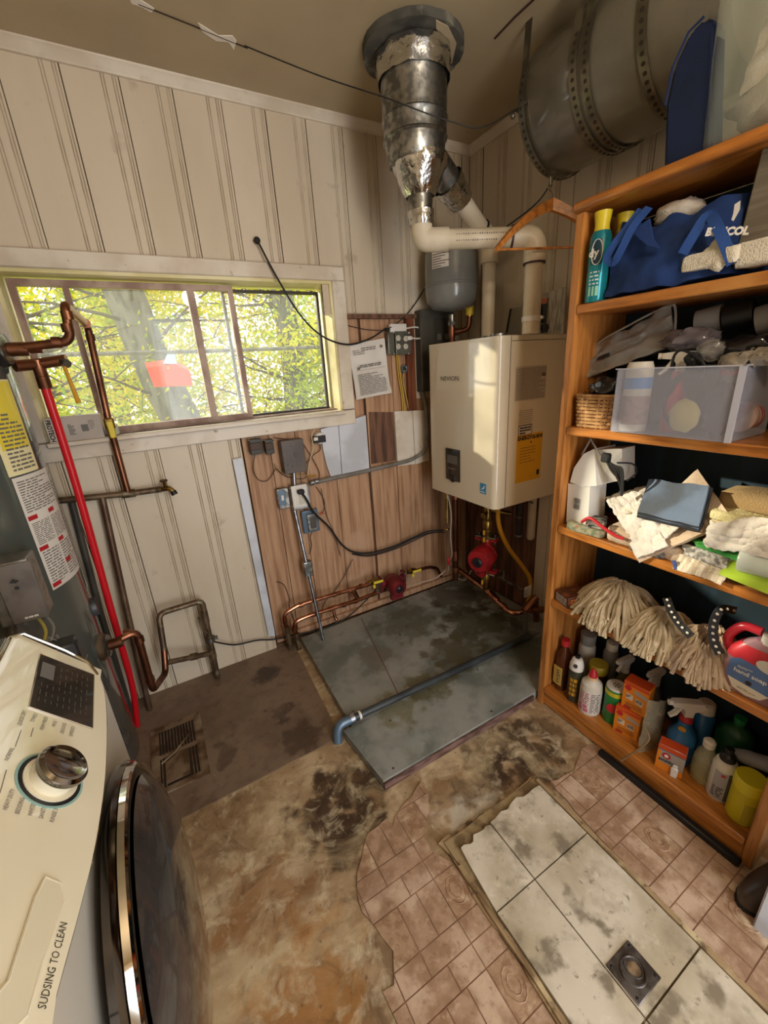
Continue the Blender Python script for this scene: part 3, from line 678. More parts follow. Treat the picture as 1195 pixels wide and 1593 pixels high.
# side of tank facing the window light: 'UNI..' heading
for k, ch in enumerate('UNI'):
    a = D2(-35+k*4.0); tx = V((-math.sin(a), math.cos(a), 0))
    text('red_heading', ch, .026, HC+V((math.cos(a)*(HR+.0022), math.sin(a)*(HR+.0022), 1.42)), tx, (0, 0, 1), m_rink, s2, lift=.0004)
for a0, nm in ((-10, 'side_label'),):
    s3 = wrap(D2(3), D2(16), .76, 1.17, m_paper, nm); wrap_lines(s3, D2(4), D2(15), .78, 1.15, 30, m_inkg, 12)
pa = D2(-8)
for z in (.545, 1.533):
    d = V((math.cos(pa), math.sin(pa), 0)); c = HC+d*(HR-.012)+V((0, 0, z))
    MB().lathe(c, [(0, 0), (.05, 0), (.05, .012), (.042, .022), (.030, .026), (0, .026)], 28, d).build('port_flange', m_black if z > 1 else m_oldpipe, ht)
    MB().lathe(c, [(.038, .020), (.040, .030), (.026, .034), (0, .034)], 24, d).build('port_washer', m_galv, ht)
c = HC+V((math.cos(D2(5))*(HR-.01), math.sin(D2(5))*(HR-.01), .68)); d = V((math.cos(D2(5)), math.sin(D2(5)), 0))
MB().lathe(c, [(0, 0), (.035, 0), (.033, .02), (0, .024)], 20, d).build('element_cover', m_blackp, ht)
# control box on the tank face
tb = thing('thermostat_box', (-.40, 1.33, .93), 'grey metal control box with a clear dial mark on the heater front', 'control box')
m_boxg = mat('hammered_grey_box', '#8b8880', .4, .6, c2='#716e66', sc=40)
MB().b2((-.452, 1.295, .84), (-.352, 1.372, 1.015), .006, 2).build('body', m_boxg, tb)
MB().b2((-.425, 1.288, .845), (-.348, 1.296, 1.010), .002).build('front_plate', mat('label_grey', '#736c66', .5, c2='#635d58', sc=20), tb)
mb = MB(); mb.prism([(-.392, 1.2875, .972), (-.380, 1.2875, .964), (-.388, 1.2875, .958), (-.401, 1.2875, .962)], (0, -.0006, 0)); mb.cyl((-.390, 1.2878, .945), (-.390, 1.2868, .945), .005, n=12); mb.build('dial_mark', m_ink, tb)
mb = MB(); print_lines(mb, (-.398, 1.2876, .853), (1, 0, 0), (0, 0, 1), .04, .006, 1, 3, fill=.9); mb.build('maker_print', m_white, tb)
MB().tube(bent([(-.44, 1.33, .86), (-.452, 1.33, .80), (-.46, 1.37, .80)], .03), .014, 10).build('conduit_elbow', m_galv, tb)
single(MB().tube(smoothpts([(-.39, 1.335, .842), (-.375, 1.31, .79), (-.40, 1.25, .75), (-.43, 1.2, .72)]), .004, 6), 'control_wire', mat('yellow_wire', '#a89a45', .5), 'thin yellowish wire hanging under the grey heater control box', 'wire')
single(MB().tube(smoothpts([(-.375, 1.335, .842), (-.355, 1.31, .80), (-.37, 1.27, .76), (-.36, 1.33, .72), (-.37, 1.36, .75)]), .0035, 6), 'control_wire', mat('grey_wire', '#77736d', .5), 'looped grey wire hanging under the grey heater control box', 'wire')
def fitting(mb, p, d, r, l=.022): p = V(p); d = V(d).normalized(); mb.cyl(p-d*l/2, p+d*l/2, r)
# upper copper line
cp = thing('copper_pipe', (-.28, 1.57, 1.53), 'old copper pipe from the upper heater port rising then running back to the window wall', 'pipe')
A = HC+V((math.cos(pa)*(HR+.018), math.sin(pa)*(HR+.018), 1.533)); B = V((-.148, 1.55, 1.548)); C_ = V((-.140, 1.55, 1.645)); D_ = V((-.122, 1.90, 1.628)); E_ = V((-.138, 1.90, 1.30))
MB().tube(bent([A, B, C_+V((0, 0, .0)), D_, E_, (-.142, 1.925, 1.0)], .028), .0125, 12).build('pipe', m_copper, cp)
mb = MB(); fitting(mb, A+V((.02, 0, 0)), (1, 0, 0), .0185, .05); fitting(mb, A+V((.062, 0, .003)), (1, 0, 0), .0155, .03); fitting(mb, B-V((.035, 0, .002)), (1, 0, 0), .0152); fitting(mb, B+V((0, 0, .035)), (0, 0, 1), .0152); fitting(mb, C_-V((0, 0, .03)), (0, 0, 1), .0152); fitting(mb, D_-V((0, .04, -.002)), (0, 1, 0), .0152); fitting(mb, D_-V((.001, 0, .04)), (0, 0, 1), .0152)
mb.parts('fitting', m_copper, cp)
bv = MB(); bv.box((-.137, 1.90, 1.285), (.034, .034, .045), None, .006); bv.cyl((-.137, 1.885, 1.29), (-.137, 1.86, 1.29), .009); bv.build('valve_body', m_brass, cp)
MB().box((-.134, 1.862, 1.265), (.020, .006, .062), None, .003).build('valve_handle', m_yel, cp)
tee = thing('red_water_line', (-.23, 1.62, 1.49), 'bright red plastic water pipe dropping from a copper tee beside the heater', 'pipe')
T0 = V((-.255, 1.64, 1.495))
MB().tube([HC+V((.262, -.01, 1.49)), T0+V((0, 0, .0)), T0+V((.075, -.015, .008))], .016, 12).build('tee', m_copper, tee)
MB().cyl(T0+V((0, 0, .01)), T0+V((0, 0, -.035)), .017).build('tee_leg', m_copper, tee)
MB().tube(smoothpts([T0+V((0, 0, -.06)), (-.262, 1.67, 1.1), (-.283, 1.70, .6), (-.30, 1.735, .25), (-.335, 1.775, .012)]), .0120, 12).build('pipe', m_red, tee)
MB().cyl(T0+V((0, 0, -.035)), T0+V((0, .002, -.07)), .0175).build('crimp_collar', m_copper, tee)
mb = MB(); mb.cyl(T0+V((.06, -.012, .006)), T0+V((.075, -.035, -.005)), .012); mb.build('relief_cap', m_galv, tee)
MB().tube([T0+V((.065, -.03, -.0)), T0+V((.068, -.035, -.04)), T0+V((.075, -.038, -.12))], [.006, .005, .007], 8).build('lever', m_yelg, tee)
# cross pipe with spigot on the wall
sp = thing('spigot_pipe', (-.14, 1.93, 1.0), 'old horizontal wall pipe under the window ending in a brass spigot', 'pipe')
MB().tube([(-.37, 1.925, 1.018), (-.142, 1.925, 1.0), (-.04, 1.925, .996)], .0125, 12).build('pipe', m_oldpipe, sp)
mb = MB(); fitting(mb, (-.142, 1.925, 1.0), (1, 0, -.05), .017, .05); mb.cyl((-.04, 1.925, .996), (-.02, 1.92, .996), .013); mb.parts('fitting', m_oldpipe, sp)
s_ = MB(); s_.tube(bent([(-.03, 1.922, .997), (.012, 1.905, .998), (.022, 1.895, .975)], .02), [.011]*7+[.010], 10); s_.cyl((-.005, 1.912, 1.0), (-.005, 1.905, 1.03), .006); s_.build('spigot', m_brass, sp)
MB().lathe((-.005, 1.904, 1.03), [(0, 0), (.014, 0), (.016, .004), (.013, .008), (0, .008)], 10).build('handle', m_oldpipe, sp)
MB().cyl((.019, 1.897, .985), (.024, 1.892, .970), .013).build('hose_thread', m_black, sp)
p_ = single(MB().tube([(-.232, 1.925, 1.006), (-.262, 1.89, .5), (-.287, 1.855, .01)], .0125, 10), 'down_pipe', mat('brown_pipe', '#5d4435', .45, .5, c2='#77604b', sc=10), 'long brown pipe dropping from the spigot line to the floor', 'pipe')
single(MB().tube([(-.335, 1.945, 1.01), (-.36, 1.93, .5), (-.37, 1.92, .01)], .0125, 10), 'down_pipe', m_gdark, 'second dark pipe dropping behind the red water pipe to the floor', 'pipe')
# lower copper loop
lc = thing('copper_loop', (-.15, 1.75, .3), 'copper and tarnished pipe loop from the lower heater port along the wall to the floor', 'pipe')
A = HC+V((math.cos(pa)*(HR+.018), math.sin(pa)*(HR+.018), .545)); B = V((-.212, 1.60, .556)); C_ = V((-.218, 1.65, .270)); D_ = V((-.178, 1.80, .212)); E_ = V((-.160, 1.87, .46)); F_ = V((.030, 1.90, .448)); G_ = V((.018, 1.90, .01))
MB().tube(bent([A, B, V((-.222, 1.63, .26)), V((-.180, 1.80, .205)), V((-.165, 1.83, .30))], .03), .0135, 12).build('copper_pipe', m_copper, lc)
MB().tube(bent([V((-.165, 1.83, .30)), V((-.152, 1.88, .455)), F_, G_], .03), .013, 12).build('tarnished_pipe', m_oldpipe, lc)
MB().tube([V((-.17, 1.82, .24)), V((.022, 1.90, .155))], .0125, 10).build('cross_pipe', m_oldpipe, lc)
mb = MB(); fitting(mb, A+V((.018, 0, 0)), (1, 0, 0), .019, .05); fitting(mb, B-V((.03, 0, 0)), (1, 0, 0), .0165); fitting(mb, B-V((0, -.002, .04)), (0, 0, 1), .0165); fitting(mb, (-.221, 1.635, .31), (0, 0, 1), .0165); mb.parts('fitting', m_copper, lc)
mb = MB(); fitting(mb, (.026, 1.90, .36), (0, 0, 1), .0165, .06); fitting(mb, (.020, 1.90, .155), (0, 0, 1), .017, .05); fitting(mb, (-.06, 1.87, .19), (.9, .4, -.4), .0165, .03); mb.parts('old_fitting', m_oldpipe, lc)
mb = MB(); mb.tube([(-.0, 1.895, .37), (.005, 1.88, .31), (.02, 1.885, .28), (.03, 1.89, .30)], .006, 6); mb.build('valve_lever', m_oldpipe, lc)
mb = MB(); mb.cyl((.024, 1.90, .245), (.024, 1.90, .225), .024); mb.box((.045, 1.895, .235), (.03, .02, .014), None, .002); mb.build('clamp', m_galv, lc)
single(MB().tube(smoothpts([at(332, 998, y=1.9), at(365, 1003, y=1.935), at(400, 996, y=1.94), at(440, 992, y=1.94), (.72, 1.93, .05), (1.0, 1.935, .20)]), .004, 6), 'ground_wire', m_rubber, 'thin black wire running low along the wall from the pipe loop', 'wire')
# cardboard box on the sill
bx = thing('carton', (-.25, 1.945, WZ0), 'grey carton lettered PROTECH leaning on the left end of the window sill', 'box')
m_card = mat('grey_carton', '#b8ada2', .6, c2='#aba095', sc=6)
bz = WZ0
MB().b2((-.335, 1.917, bz), (-.165, 1.985, bz+.088), .0012).build('body', m_card, bx)
MB().b2((-.3355, 1.9165, bz), (-.305, 1.9175, bz+.086)).build('pale_end_band', mat('pale_band', '#cfc6bc', .6), bx)
text('lettering', 'PROTECH', .021, (-.331, 1.9163, bz+.082), (0, 0, -1), (1, 0, 0), m_ink, bx, bold=.0008, width=.078)
mb = MB(); print_lines(mb, (-.27, 1.9165, bz+.02), (1, 0, 0), (0, 0, 1), .02, .04, 7, 4, .7); print_lines(mb, (-.205, 1.9165, bz+.035), (1, 0, 0), (0, 0, 1), .018, .035, 6, 5, .4); mb.b2((-.23, 1.9160, bz+.03), (-.208, 1.9168, bz+.055)); mb.build('label_print', m_inkg, bx)
single(MB().b2((-.160, 1.93, bz), (-.115, 1.985, bz+.045), .012, 2), 'plastic_wrap', mat('pale_plastic', '#c9cdb8', .2, trans=.4), 'crumpled clear plastic beside the carton on the window sill', 'plastic')

# ------------------------------------------------------------------ wall between window and corner
def w(u, v, d=0): return at(u, v, y=YW-d)
def wbox(mb, pix0, pix1, d0, d1, bev=.002): # pixel corners on wall plane, protruding d0..d1
    a, b = w(*pix0, d=(d0+d1)/2), w(*pix1, d=(d0+d1)/2); mb.b2((a.x, YW-d0, a.z), (b.x, YW-d1, b.z), bev, 2); return a, b
# hook pole wire over the window
hw = thing('coax_cable', w(400, 372), 'black cable draped from a knob above the window across to the outlet boxes', 'cable')
MB().tube(smoothpts([w(401, 375, .03), w(430, 430, .045), w(465, 487, .05), w(500, 522, .05), w(540, 536, .035), w(575, 527, .03), w(600, 511, .035)]), .0042, 8).build('cable', m_rubber, hw)
MB().sph(w(400, 374, .02), .014, (1, .7, 1), 10).build('knob', m_rubber, hw)
# framed notice
doc = thing('notice_paper', w(575, 572, .012), 'crumpled printed permit notice tacked on the bare wood right of the window', 'paper')
P0, P1, P2, P3 = [w(u, v, .006) for u, v in ((541, 537), (597, 526), (608, 611), (554, 622))]
def pg(s, t):
    p = P3.lerp(P2, s).lerp(P0.lerp(P1, s), t); return p+V((0, -.004-.004*math.sin(s*9+t*5)-.006*(t < .12 and s > .8), 0))
MB().grid(pg, 12, 14, .0008).build('sheet', m_paper, doc)
xd = (P2-P3).normalized(); yd = (P0-P3).normalized(); o_ = P3+V((0, -.0135, 0)); wd = (P2-P3).length; hg = (P0-P3).length
mb = MB(); print_lines(mb, o_+xd*wd*.12+yd*hg*.06, xd, yd, wd*.76, hg*.40, 13, 3, .35, .1); print_lines(mb, o_+xd*wd*.08+yd*hg*.80, xd, yd, wd*.3, hg*.1, 3, 4, .35)
print_lines(mb, o_+xd*wd*.3+yd*hg*.86, xd, yd, wd*.4, hg*.07, 2, 6, .4)
for q in (.10, .52): mb.quad(o_+xd*wd*.1+yd*hg*q, o_+xd*wd*.9+yd*hg*q, o_+xd*wd*.9+yd*hg*(q+.004), o_+xd*wd*.1+yd*hg*(q+.004))
print_lines(mb, o_+xd*wd*.2+yd*hg*.56, xd, yd, wd*.6, hg*.06, 2, 9, .6)
mb.build('printed_text', m_inkg, doc)
MB().cyl(o_+xd*wd*.17+yd*hg*.56, o_+xd*wd*.17+yd*hg*.56+V((0, -.0006, 0)), .007, n=14).build('seal', m_inkg, doc)
MB().cyl(o_+xd*wd*.86+yd*hg*.90, o_+xd*wd*.86+yd*hg*.90+V((0, -.0006, 0)), .007, n=14).build('seal', m_inkg, doc)
# outlet boxes upper
ob = thing('outlet_box', w(622, 533), 'grey metal four-outlet box below the white adapter, right of the paper notice', 'outlet')
m_obox = mat('grey_outlet_box', '#7d7d72', .35, .7, c2='#66665c', sc=18)
mb = MB(); wbox(mb, (601, 518), (612, 551), -.0, .035); mb.build('switch_plate', m_obox, ob)
mb = MB(); wbox(mb, (612, 516), (637, 551), 0, .040); mb.build('outlet_plate', m_obox, ob)
m_recv = mat('receptacle', '#c9c4b4', .4)
for (u, v) in ((619.5, 526), (619.5, 539), (631, 539), (631, 527)):
    p = w(u, v, .041); r_ = MB().lathe(p, [(0, 0), (.0135, 0), (.0135, .003), (0, .003)], 16, (0, -1, 0)).build('receptacle', m_recv, ob)
    mb = MB(); mb.b2(p+V((-.006, -.0042, .001)), p+V((-.004, -.0036, .008))); mb.b2(p+V((.004, -.0042, .001)), p+V((.006, -.0036, .008))); mb.cyl(p+V((0, -.0036, -.006)), p+V((0, -.0043, -.006)), .002, n=8); mb.build('slots', m_ink, r_)
for (u, v) in ((613, 517.5), (636, 518), (613.5, 550), (636, 550)): MB().sph(w(u, v, .041), .003, n=8).build('screw', m_chrome, ob)
ad = thing('power_adapter', w(618, 510), 'white rectangular network adapter sitting on top of the four-outlet box', 'adapter')
mb = MB(); wbox(mb, (605, 504), (631, 517), .004, .03, .004); mb.build('body', m_white, ad)
MB().box(w(603, 513, .03), (.02, .014, .018), None, .003).build('black_connector', m_rubber, ad)
single(MB().tube(smoothpts([w(631, 511, .02), w(648, 509, .03), w(662, 515, .045), w(675, 523, .05), w(688, 523, .05), w(691, 516, .05), w(684, 512, .05), w(672, 517, .045), w(655, 526, .045), w(640, 526, .045), w(634, 525, .043)]), .0042, 8), 'white_cable', mat('white_cord', '#d5cdc2', .4), 'white cord looping from the adapter back into the outlet box', 'cord')
MB().box(w(637, 526, .047), (.028, .018, .02), None, .005, 2).build('plug', m_white, ad)
single(MB().tube(smoothpts([w(604, 512, .03), w(626, 496, .02), w(645, 474, .012), w(662, 446, .02), w(672, 425, .06)]), .003, 6), 'thin_cable', m_rubber, 'thin dark cable rising from the adapter behind the grey expansion tank', 'cable')
single(MB().tube(smoothpts([w(540, 506, .004), w(565, 512, .006), w(590, 514, .01), w(603, 514, .02)]), .002, 6), 'thin_cable', m_rubber, 'hair-thin cable along the top of the exposed wood patch', 'cable')
gr = thing('cable_grommet', w(629, 574), 'round grey grommet in the wood below the four-outlet box', 'grommet')
mb = MB(); mb.tube([w(629, 574, .004)+V((math.cos(k*math.pi/8)*.014, 0, math.sin(k*math.pi/8)*.017)) for k in range(16)], .005, 8, closed=True); mb.build('ring', m_bluegrey, gr)
MB().cyl(w(629, 574, 0), w(629, 574, .003), .012).build('hole', m_gap, gr)
for k, (c, lab) in enumerate((('#b9912c', 'leftmost yellow cable dropping from the four-outlet box'), ('#c09a35', 'middle yellow cable dropping behind the white board scrap'), ('#a88a3a', 'rightmost yellow cable coming out of the grey grommet'))):
    q = [(617+k*2.5, 551), (620+k*3, 585), (625+k*2.5, 615), (627+k*3, 642)] if k < 2 else [(629, 576), (627, 592), (632, 618), (637, 642)]
    single(MB().tube(smoothpts([w(u, v, .004) for u, v in q]), .0042, 6), 'yellow_cable', mat('yellow_cable_%d' % k, c, .5), lab, 'cable')
# long grey conduit, bending up beside the boiler
gc = thing('grey_conduit', w(590, 738), 'long grey conduit running from the white outlet box and curving up beside the boiler', 'conduit')
MB().tube(bent([w(482, 752, .02), w(560, 735, .02), w(640, 716, .02), w(665, 700, .025), w(664, 640, .03), w(655, 600, .03)], .05, 8), .0105, 12).build('tube', mat('grey_conduit_paint', '#7f7b74', .45, c2='#6b675f', sc=14), gc)
mb = MB()
for u, v in ((485, 751), (492, 749)): fitting(mb, w(u, v, .02), (1, 0, .1), .0145, .014)
mb.build('coupling', m_emt, gc)
# service panel
sv = thing('breaker_panel', w(672, 545), 'dark grey electrical panel on the wall behind the boiler corner', 'electrical panel')
MB().b2((1.318, YW-.055, 1.285), (1.54, YW+.0, 1.692), .004).build('cabinet', m_gdark, sv)
MB().b2((1.40, YW-.060, 1.50), (1.51, YW-.055, 1.65), .002).build('door', mat('dark_panel_door', '#3d3b34', .5), sv)
MB().b2((1.42, YW-.064, 1.545), (1.445, YW-.06, 1.575)).build('label', m_inkg, sv)
MB().b2((1.47, YW-.064, 1.545), (1.495, YW-.06, 1.575)).build('label', m_inkg, sv)
# two doorbell transformers, brown box, round transformer
for k, (u0, u1, lab) in enumerate(((386, 409, 'left one of two small dark brown bell transformers under the window'), (410, 427, 'right one of two small dark brown bell transformers under the window'))):
    t = thing('bell_transformer', w((u0+u1)/2, 693), lab, 'transformer')
    mb = MB(); wbox(mb, (u0, 684), (u1, 705), .005, .035, .004); mb.build('casing', m_gdark, t)
    mb = MB(); wbox(mb, (u0+2, 690), (u1-2, 699), .035, .045, .003); mb.build('coil', mat('coil_brown_%d' % k, '#4b3a30', .6), t)
    mb = MB()
    for u in (u0+1, u1-1):
        for v in (685, 704): mb.sph(w(u, v, .036), .004, n=8)
    mb.parts('terminal', m_chrome, t)
jb = thing('junction_box', w(454, 708), 'plain brown-grey square junction box under the window', 'junction box')
mb = MB(); wbox(mb, (434, 686), (475, 731), .0, .055, .003); mb.build('box', mat('brown_grey_box', '#5e544f', .42, c2='#524944', sc=10), jb)
MB().lathe(w(461, 707, .056), [(0, 0), (.012, 0), (.011, .001), (0, .001)], 18, (0, -1, 0)).build('knockout', mat('brown_box_dark', '#4d4541', .45), jb)
mb = MB(); [mb.sph(w(u, v, .056), .003, n=8) for u, v in ((453, 694), (448, 724), (455, 725))]; mb.build('screws', m_galv, jb)
tr_ = thing('round_transformer', w(496, 681), 'white and black round transformer at the edge of the white board scrap', 'transformer')
MB().lathe(w(496, 681, 0), [(0, 0), (.030, 0), (.030, .02), (.026, .03), (0, .032)], 24, (0, -1, 0)).build('housing', m_white, tr_)
mb = MB(); wbox(mb, (486, 679), (506, 687), .01, .04, .002); mb.build('core', m_black, tr_)
mb = MB(); wbox(mb, (488, 681), (495, 685), .04, .042, .001); mb.build('label', m_white, tr_)
def wires(lst):
    for name, lab, c, r, q in lst:
        single(MB().tube(smoothpts([w(u, v, dd) for u, v, dd in q]), r, 6), name, c, lab, 'wire')
m_bw = mat('brown_wire', '#3a241c', .5); m_cw = mat('cream_wire', '#cdbf9c', .5); m_tan = mat('tan_wire', '#a58a55', .5)
wires([
 ('bell_wire', 'brown wire looping below the left bell transformer', m_bw, .002, [(397, 706, .02), (394, 730, .01), (402, 746, .006), (415, 748, .006), (424, 738, .006), (429, 728, .006)]),
 ('bell_wire', 'brown wire arching from the bell transformers over the brown junction box', m_bw, .002, [(425, 681, .006), (445, 683, .01), (465, 684, .01), (478, 700, .01), (490, 720, .01), (497, 735, .006), (496, 746, .006)]),
 ('bell_wire', 'tan wires sweeping under the brown junction box', m_tan, .0025, [(427, 722, .01), (436, 733, .01), (450, 739, .015), (475, 739, .012), (488, 741, .01)]),
 ('bell_wire', 'dark wire sweeping lowest under the brown junction box', m_bw, .002, [(430, 730, .01), (445, 741, .006), (465, 745, .01), (476, 742, .01), (474, 725, .01), (488, 708, .008), (498, 700, .008), (498, 690, .01)]),
 ('bell_wire', 'cream wire hanging from the round white transformer', m_cw, .0025, [(490, 668, .02), (485, 678, .045), (487, 697, .02), (481, 722, .012), (479, 740, .01)]),
 ('bell_wire', 'thin wire running down right of the white outlet box to a faded red tag', m_bw, .0018, [(492, 757, .008), (503, 775, .006), (505, 790, .006), (500, 800, .01)]),
 ('bell_wire', 'thin wire slanting down the bare planks from the white outlet box', m_bw, .0016, [(500, 760, .006), (508, 800, .006), (520, 830, .006), (530, 865, .006)]),
 ('bell_wire', 'short wire hanging under the small lower outlet box', m_bw, .002, [(489, 822, .02), (483, 835, .01), (485, 848, .006), (482, 862, .006)]),
 ('bell_wire', 'thin wire curling down the planks toward the copper pipes', m_bw, .0022, [(549, 870, .012), (538, 892, .01), (524, 915, .008), (505, 938, .008), (500, 962, .008)]),
 ('bell_wire', 'thin dark wire wandering low left of the copper pipes', m_bw, .0018, [(430, 905, .006), (442, 910, .006), (450, 930, .006), (452, 950, .006), (470, 985, .006), (500, 985, .008)]),
])
wn = single(MB().box(w(501, 799, .014), (.026, .012, .008), None, .004), 'wire_tag', mat('orange_tag', '#c9624a', .5), 'small orange wire nut beside the lower outlet box', 'wire nut')
wn = single(MB().box(w(486, 741, .014), (.05, .01, .006), None, .003), 'wire_tag', m_yelg, 'small yellow-brown wire tie above the grey conduit', 'wire tie')
# white outlet box with plug
wo = thing('outlet_cover', w(466, 772), 'white metal square outlet box with a black plug pushed in', 'outlet')
mb = MB(); wbox(mb, (450, 756), (482, 787), .0, .045, .003); mb.build('box', m_emt, wo)
mb = MB(); wbox(mb, (452, 757), (481, 786), .045, .051, .004); mb.build('cover_plate', m_white, wo)
mb = MB(); wbox(mb, (464, 763), (475, 783), .051, .054, .002); mb.build('receptacle', m_recv, wo)
mb = MB(); [mb.sph(w(u, v, .051), .005, n=8) for u, v in ((478, 755), (451, 760), (456, 789), (481, 784))]; mb.build('corner_screws', m_chrome, wo)
sw = thing('switch_box', w(439, 773), 'grey metal switch box clipped to the left of the white outlet box', 'switch')
mb = MB(); wbox(mb, (429, 761), (451, 788), .0, .032, .003); mb.build('box', m_galv, sw)
mb = MB(); wbox(mb, (432, 764), (446, 785), .032, .035, .002); mb.build('plate', m_bluegrey, sw)
mb = MB(); wbox(mb, (437, 771), (442, 778), .035, .042, .001); mb.build('toggle', m_white, sw)
pc = thing('black_power_cable', w(560, 840), 'thick black power cord plugged in the white outlet and sagging across to the boiler pipes', 'cord')
MB().box(w(468, 765, .066), (.034, .028, .022), None, .006, 2).build('plug', m_rubber, pc)
MB().tube(smoothpts([w(468, 765, .075), w(477, 777, .07), w(488, 797, .05), w(512, 820, .03), w(530, 845, .028), w(548, 858, .028), w(575, 860, .03), w(610, 851, .03), w(640, 838, .035), w(665, 827, .05), w(690, 825, .08)]), .0055, 8).build('cord', m_rubber, pc)
mb = MB(); 
for k in range(2): mb.tube(smoothpts([w(548, 861+k, .022), w(575, 863+2*k, .025), w(612, 853+2*k, .022), w(642, 839+3*k, .03), w(668, 829+k, .05), w(692, 828, .08)]), .0032, 6)
mb.build('bundled_wires', m_rubber, pc)
lo = thing('lower_outlet_box', w(483, 810), 'small galvanised outlet box below the white outlet box', 'outlet')
mb = MB(); wbox(mb, (468, 796), (497, 824), .0, .022, .003); mb.build('box', m_bluegrey, lo)
mb = MB(); wbox(mb, (477, 801), (495, 823), .022, .034, .003); mb.build('plate', m_galv, lo)
mb = MB(); wbox(mb, (482, 805), (493, 820), .034, .037, .003); mb.build('receptacle', mat('dark_receptacle', '#4b4640', .5), lo)
# vertical EMT conduit
em = thing('steel_conduit', w(460, 760), 'shiny steel conduit dropping from the junction box past the switch box to the platform', 'conduit')
MB().cyl(w(457, 731, .028), w(458.5, 758, .028), .009).build('tube', m_emt, em)
a, b = w(457, 788, .03), V((.566, 1.838, .04)); MB().cyl(a, b, .0088).build('tube', m_emt, em)
c = w(478.5, 884, .065); mb = MB(); mb.box(c, (.046, .04, .085), None, .005, 2); mb.build('inline_box', m_galv, em)
mb = MB(); [mb.sph(c+V((dx, -.021, dz)), .003, n=8) for dx, dz in ((-.014, .034), (.014, -.034), (0, 0))]; mb.build('screws', m_chrome, em)
# copper heating pipes with pump on the window wall
hp = thing('heating_pipes', w(520, 940), 'pair of bright copper heating pipes running along the bare planks to the red pump', 'pipes')
d1 = .075
MB().tube(bent([w(455, 1022, .06), w(441, 955, d1), w(465, 941, d1), w(577, 908, d1)], .03), .0115, 12).build('upper_pipe', m_copnew, hp)
MB().tube(bent([w(470, 1030, .075), w(457, 968, d1), w(480, 958, d1), w(553, 935, d1), w(600, 917, d1), w(618, 912, d1)], .03), .0115, 12).build('lower_pipe', m_copnew, hp)
mb = MB()
xd_ = (w(577, 908)-w(465, 941)).normalized()
for u, v in ((548, 917), (545, 919), (572, 909), (562, 912), (520, 925), (468, 941)): fitting(mb, w(u, v, d1), xd_, .0145, .02)
for u, v in ((553, 935), (535, 941), (520, 945), (515, 947), (490, 955)): fitting(mb, w(u, v, d1), xd_, .0145, .02)
mb.tube([w(549, 917, d1), w(556, 930, d1)], .013, 12); fitting(mb, w(443, 965, d1), (0, 0, 1), .0145); fitting(mb, w(458, 978, d1), (0, 0, 1), .0145)
mb.parts('fitting', m_copnew, hp)
MB().tube([w(455, 1022, .06), w(446, 975, d1)], .0135, 10).build('pipe_leg', m_oldpipe, hp)
MB().tube([w(470, 1032, .075), w(461, 985, d1)], .0135, 10).build('pipe_leg', m_oldpipe, hp)
mb = MB(); mb.cyl(w(518, 947, d1), w(522, 962, d1+.01), .009); mb.sph(w(523, 963, d1+.01), .011, n=10); mb.build('drain_valve', m_copnew, hp)
MB().tube(bent([w(645, 888, .07), w(668, 882, .07), w(680, 884, .07), w(686, 896, .05)], .02), .011, 10).build('return_pipe', m_copnew, hp)
def pump(name, c, ax, out, mt, lab, sc=1):
    "circulator: volute between two flanges along ax, motor can sticking out along out"
    c = V(c); ax = V(ax).normalized(); out = V(out); out = (out-ax*out.dot(ax)).normalized(); sd = ax.cross(out)
    t = thing(name, c, lab, 'pump')
    rot = Matrix((sd, ax, out)).transposed()
    MB().lathe(c-out*.02*sc, [(0, 0), (.030*sc, 0), (.040*sc, .01*sc), (.043*sc, .025*sc), (.036*sc, .036*sc), (0, .036*sc)], 28, out).build('volute', mt, t)
    for s in (-1, 1):
        mb = MB(); mb.cyl(c+ax*s*.03*sc, c+ax*s*.062*sc, .018*sc); mb.box(c+ax*s*.064*sc, (.082*sc, .011*sc, .038*sc), rot, .004*sc, 2); f = mb.build('flange', mt, t)
        mb = MB(); mb.box(c+ax*s*.0735*sc, (.080*sc, .006*sc, .036*sc), rot, .002); mb.build('gasket_plate', m_galv, f)
        mb = MB(); [mb.cyl(c+ax*s*.05*sc+sd*q*.031*sc, c+ax*s*.086*sc+sd*q*.031*sc, .0045*sc, n=8) for q in (-1, 1)]; mb.parts('bolt', m_galv, f)
    MB().lathe(c+out*.012*sc, [(0, 0), (.042*sc, 0), (.045*sc, .01*sc), (.045*sc, .055*sc), (.038*sc, .066*sc), (0, .068*sc)], 28, out).build('motor', mt, t)
    MB().lathe(c+out*.078*sc, [(0, 0), (.019*sc, 0), (.019*sc, .006*sc), (.013*sc, .010*sc), (0, .008*sc)], 20, out).build('badge', m_black, t)
    mb = MB(); [mb.box(c+out*.0885*sc+(sd*math.cos(k*1.05)+ax*math.sin(k*1.05))*.011*sc, (.002, .006, .002), rot) for k in range(6)]; mb.build('badge_marks', m_galv, t)
    mb = MB(); mb.box(c+out*.045*sc-V((0, 0, .045*sc)), (.066*sc, .028*sc, .05*sc) if abs(ax.x) > .5 else (.03*sc, .03*sc, .05*sc), None, .006*sc, 2); mb.build('terminal_box', mt, t)
    return t
pc1 = w(609, 904, .078)
pump('circulator_pump', pc1, xd_, (.15, -1, -.12), m_pump, 'dark red circulator pump lying on the copper pipes of the plank wall', 1.2)
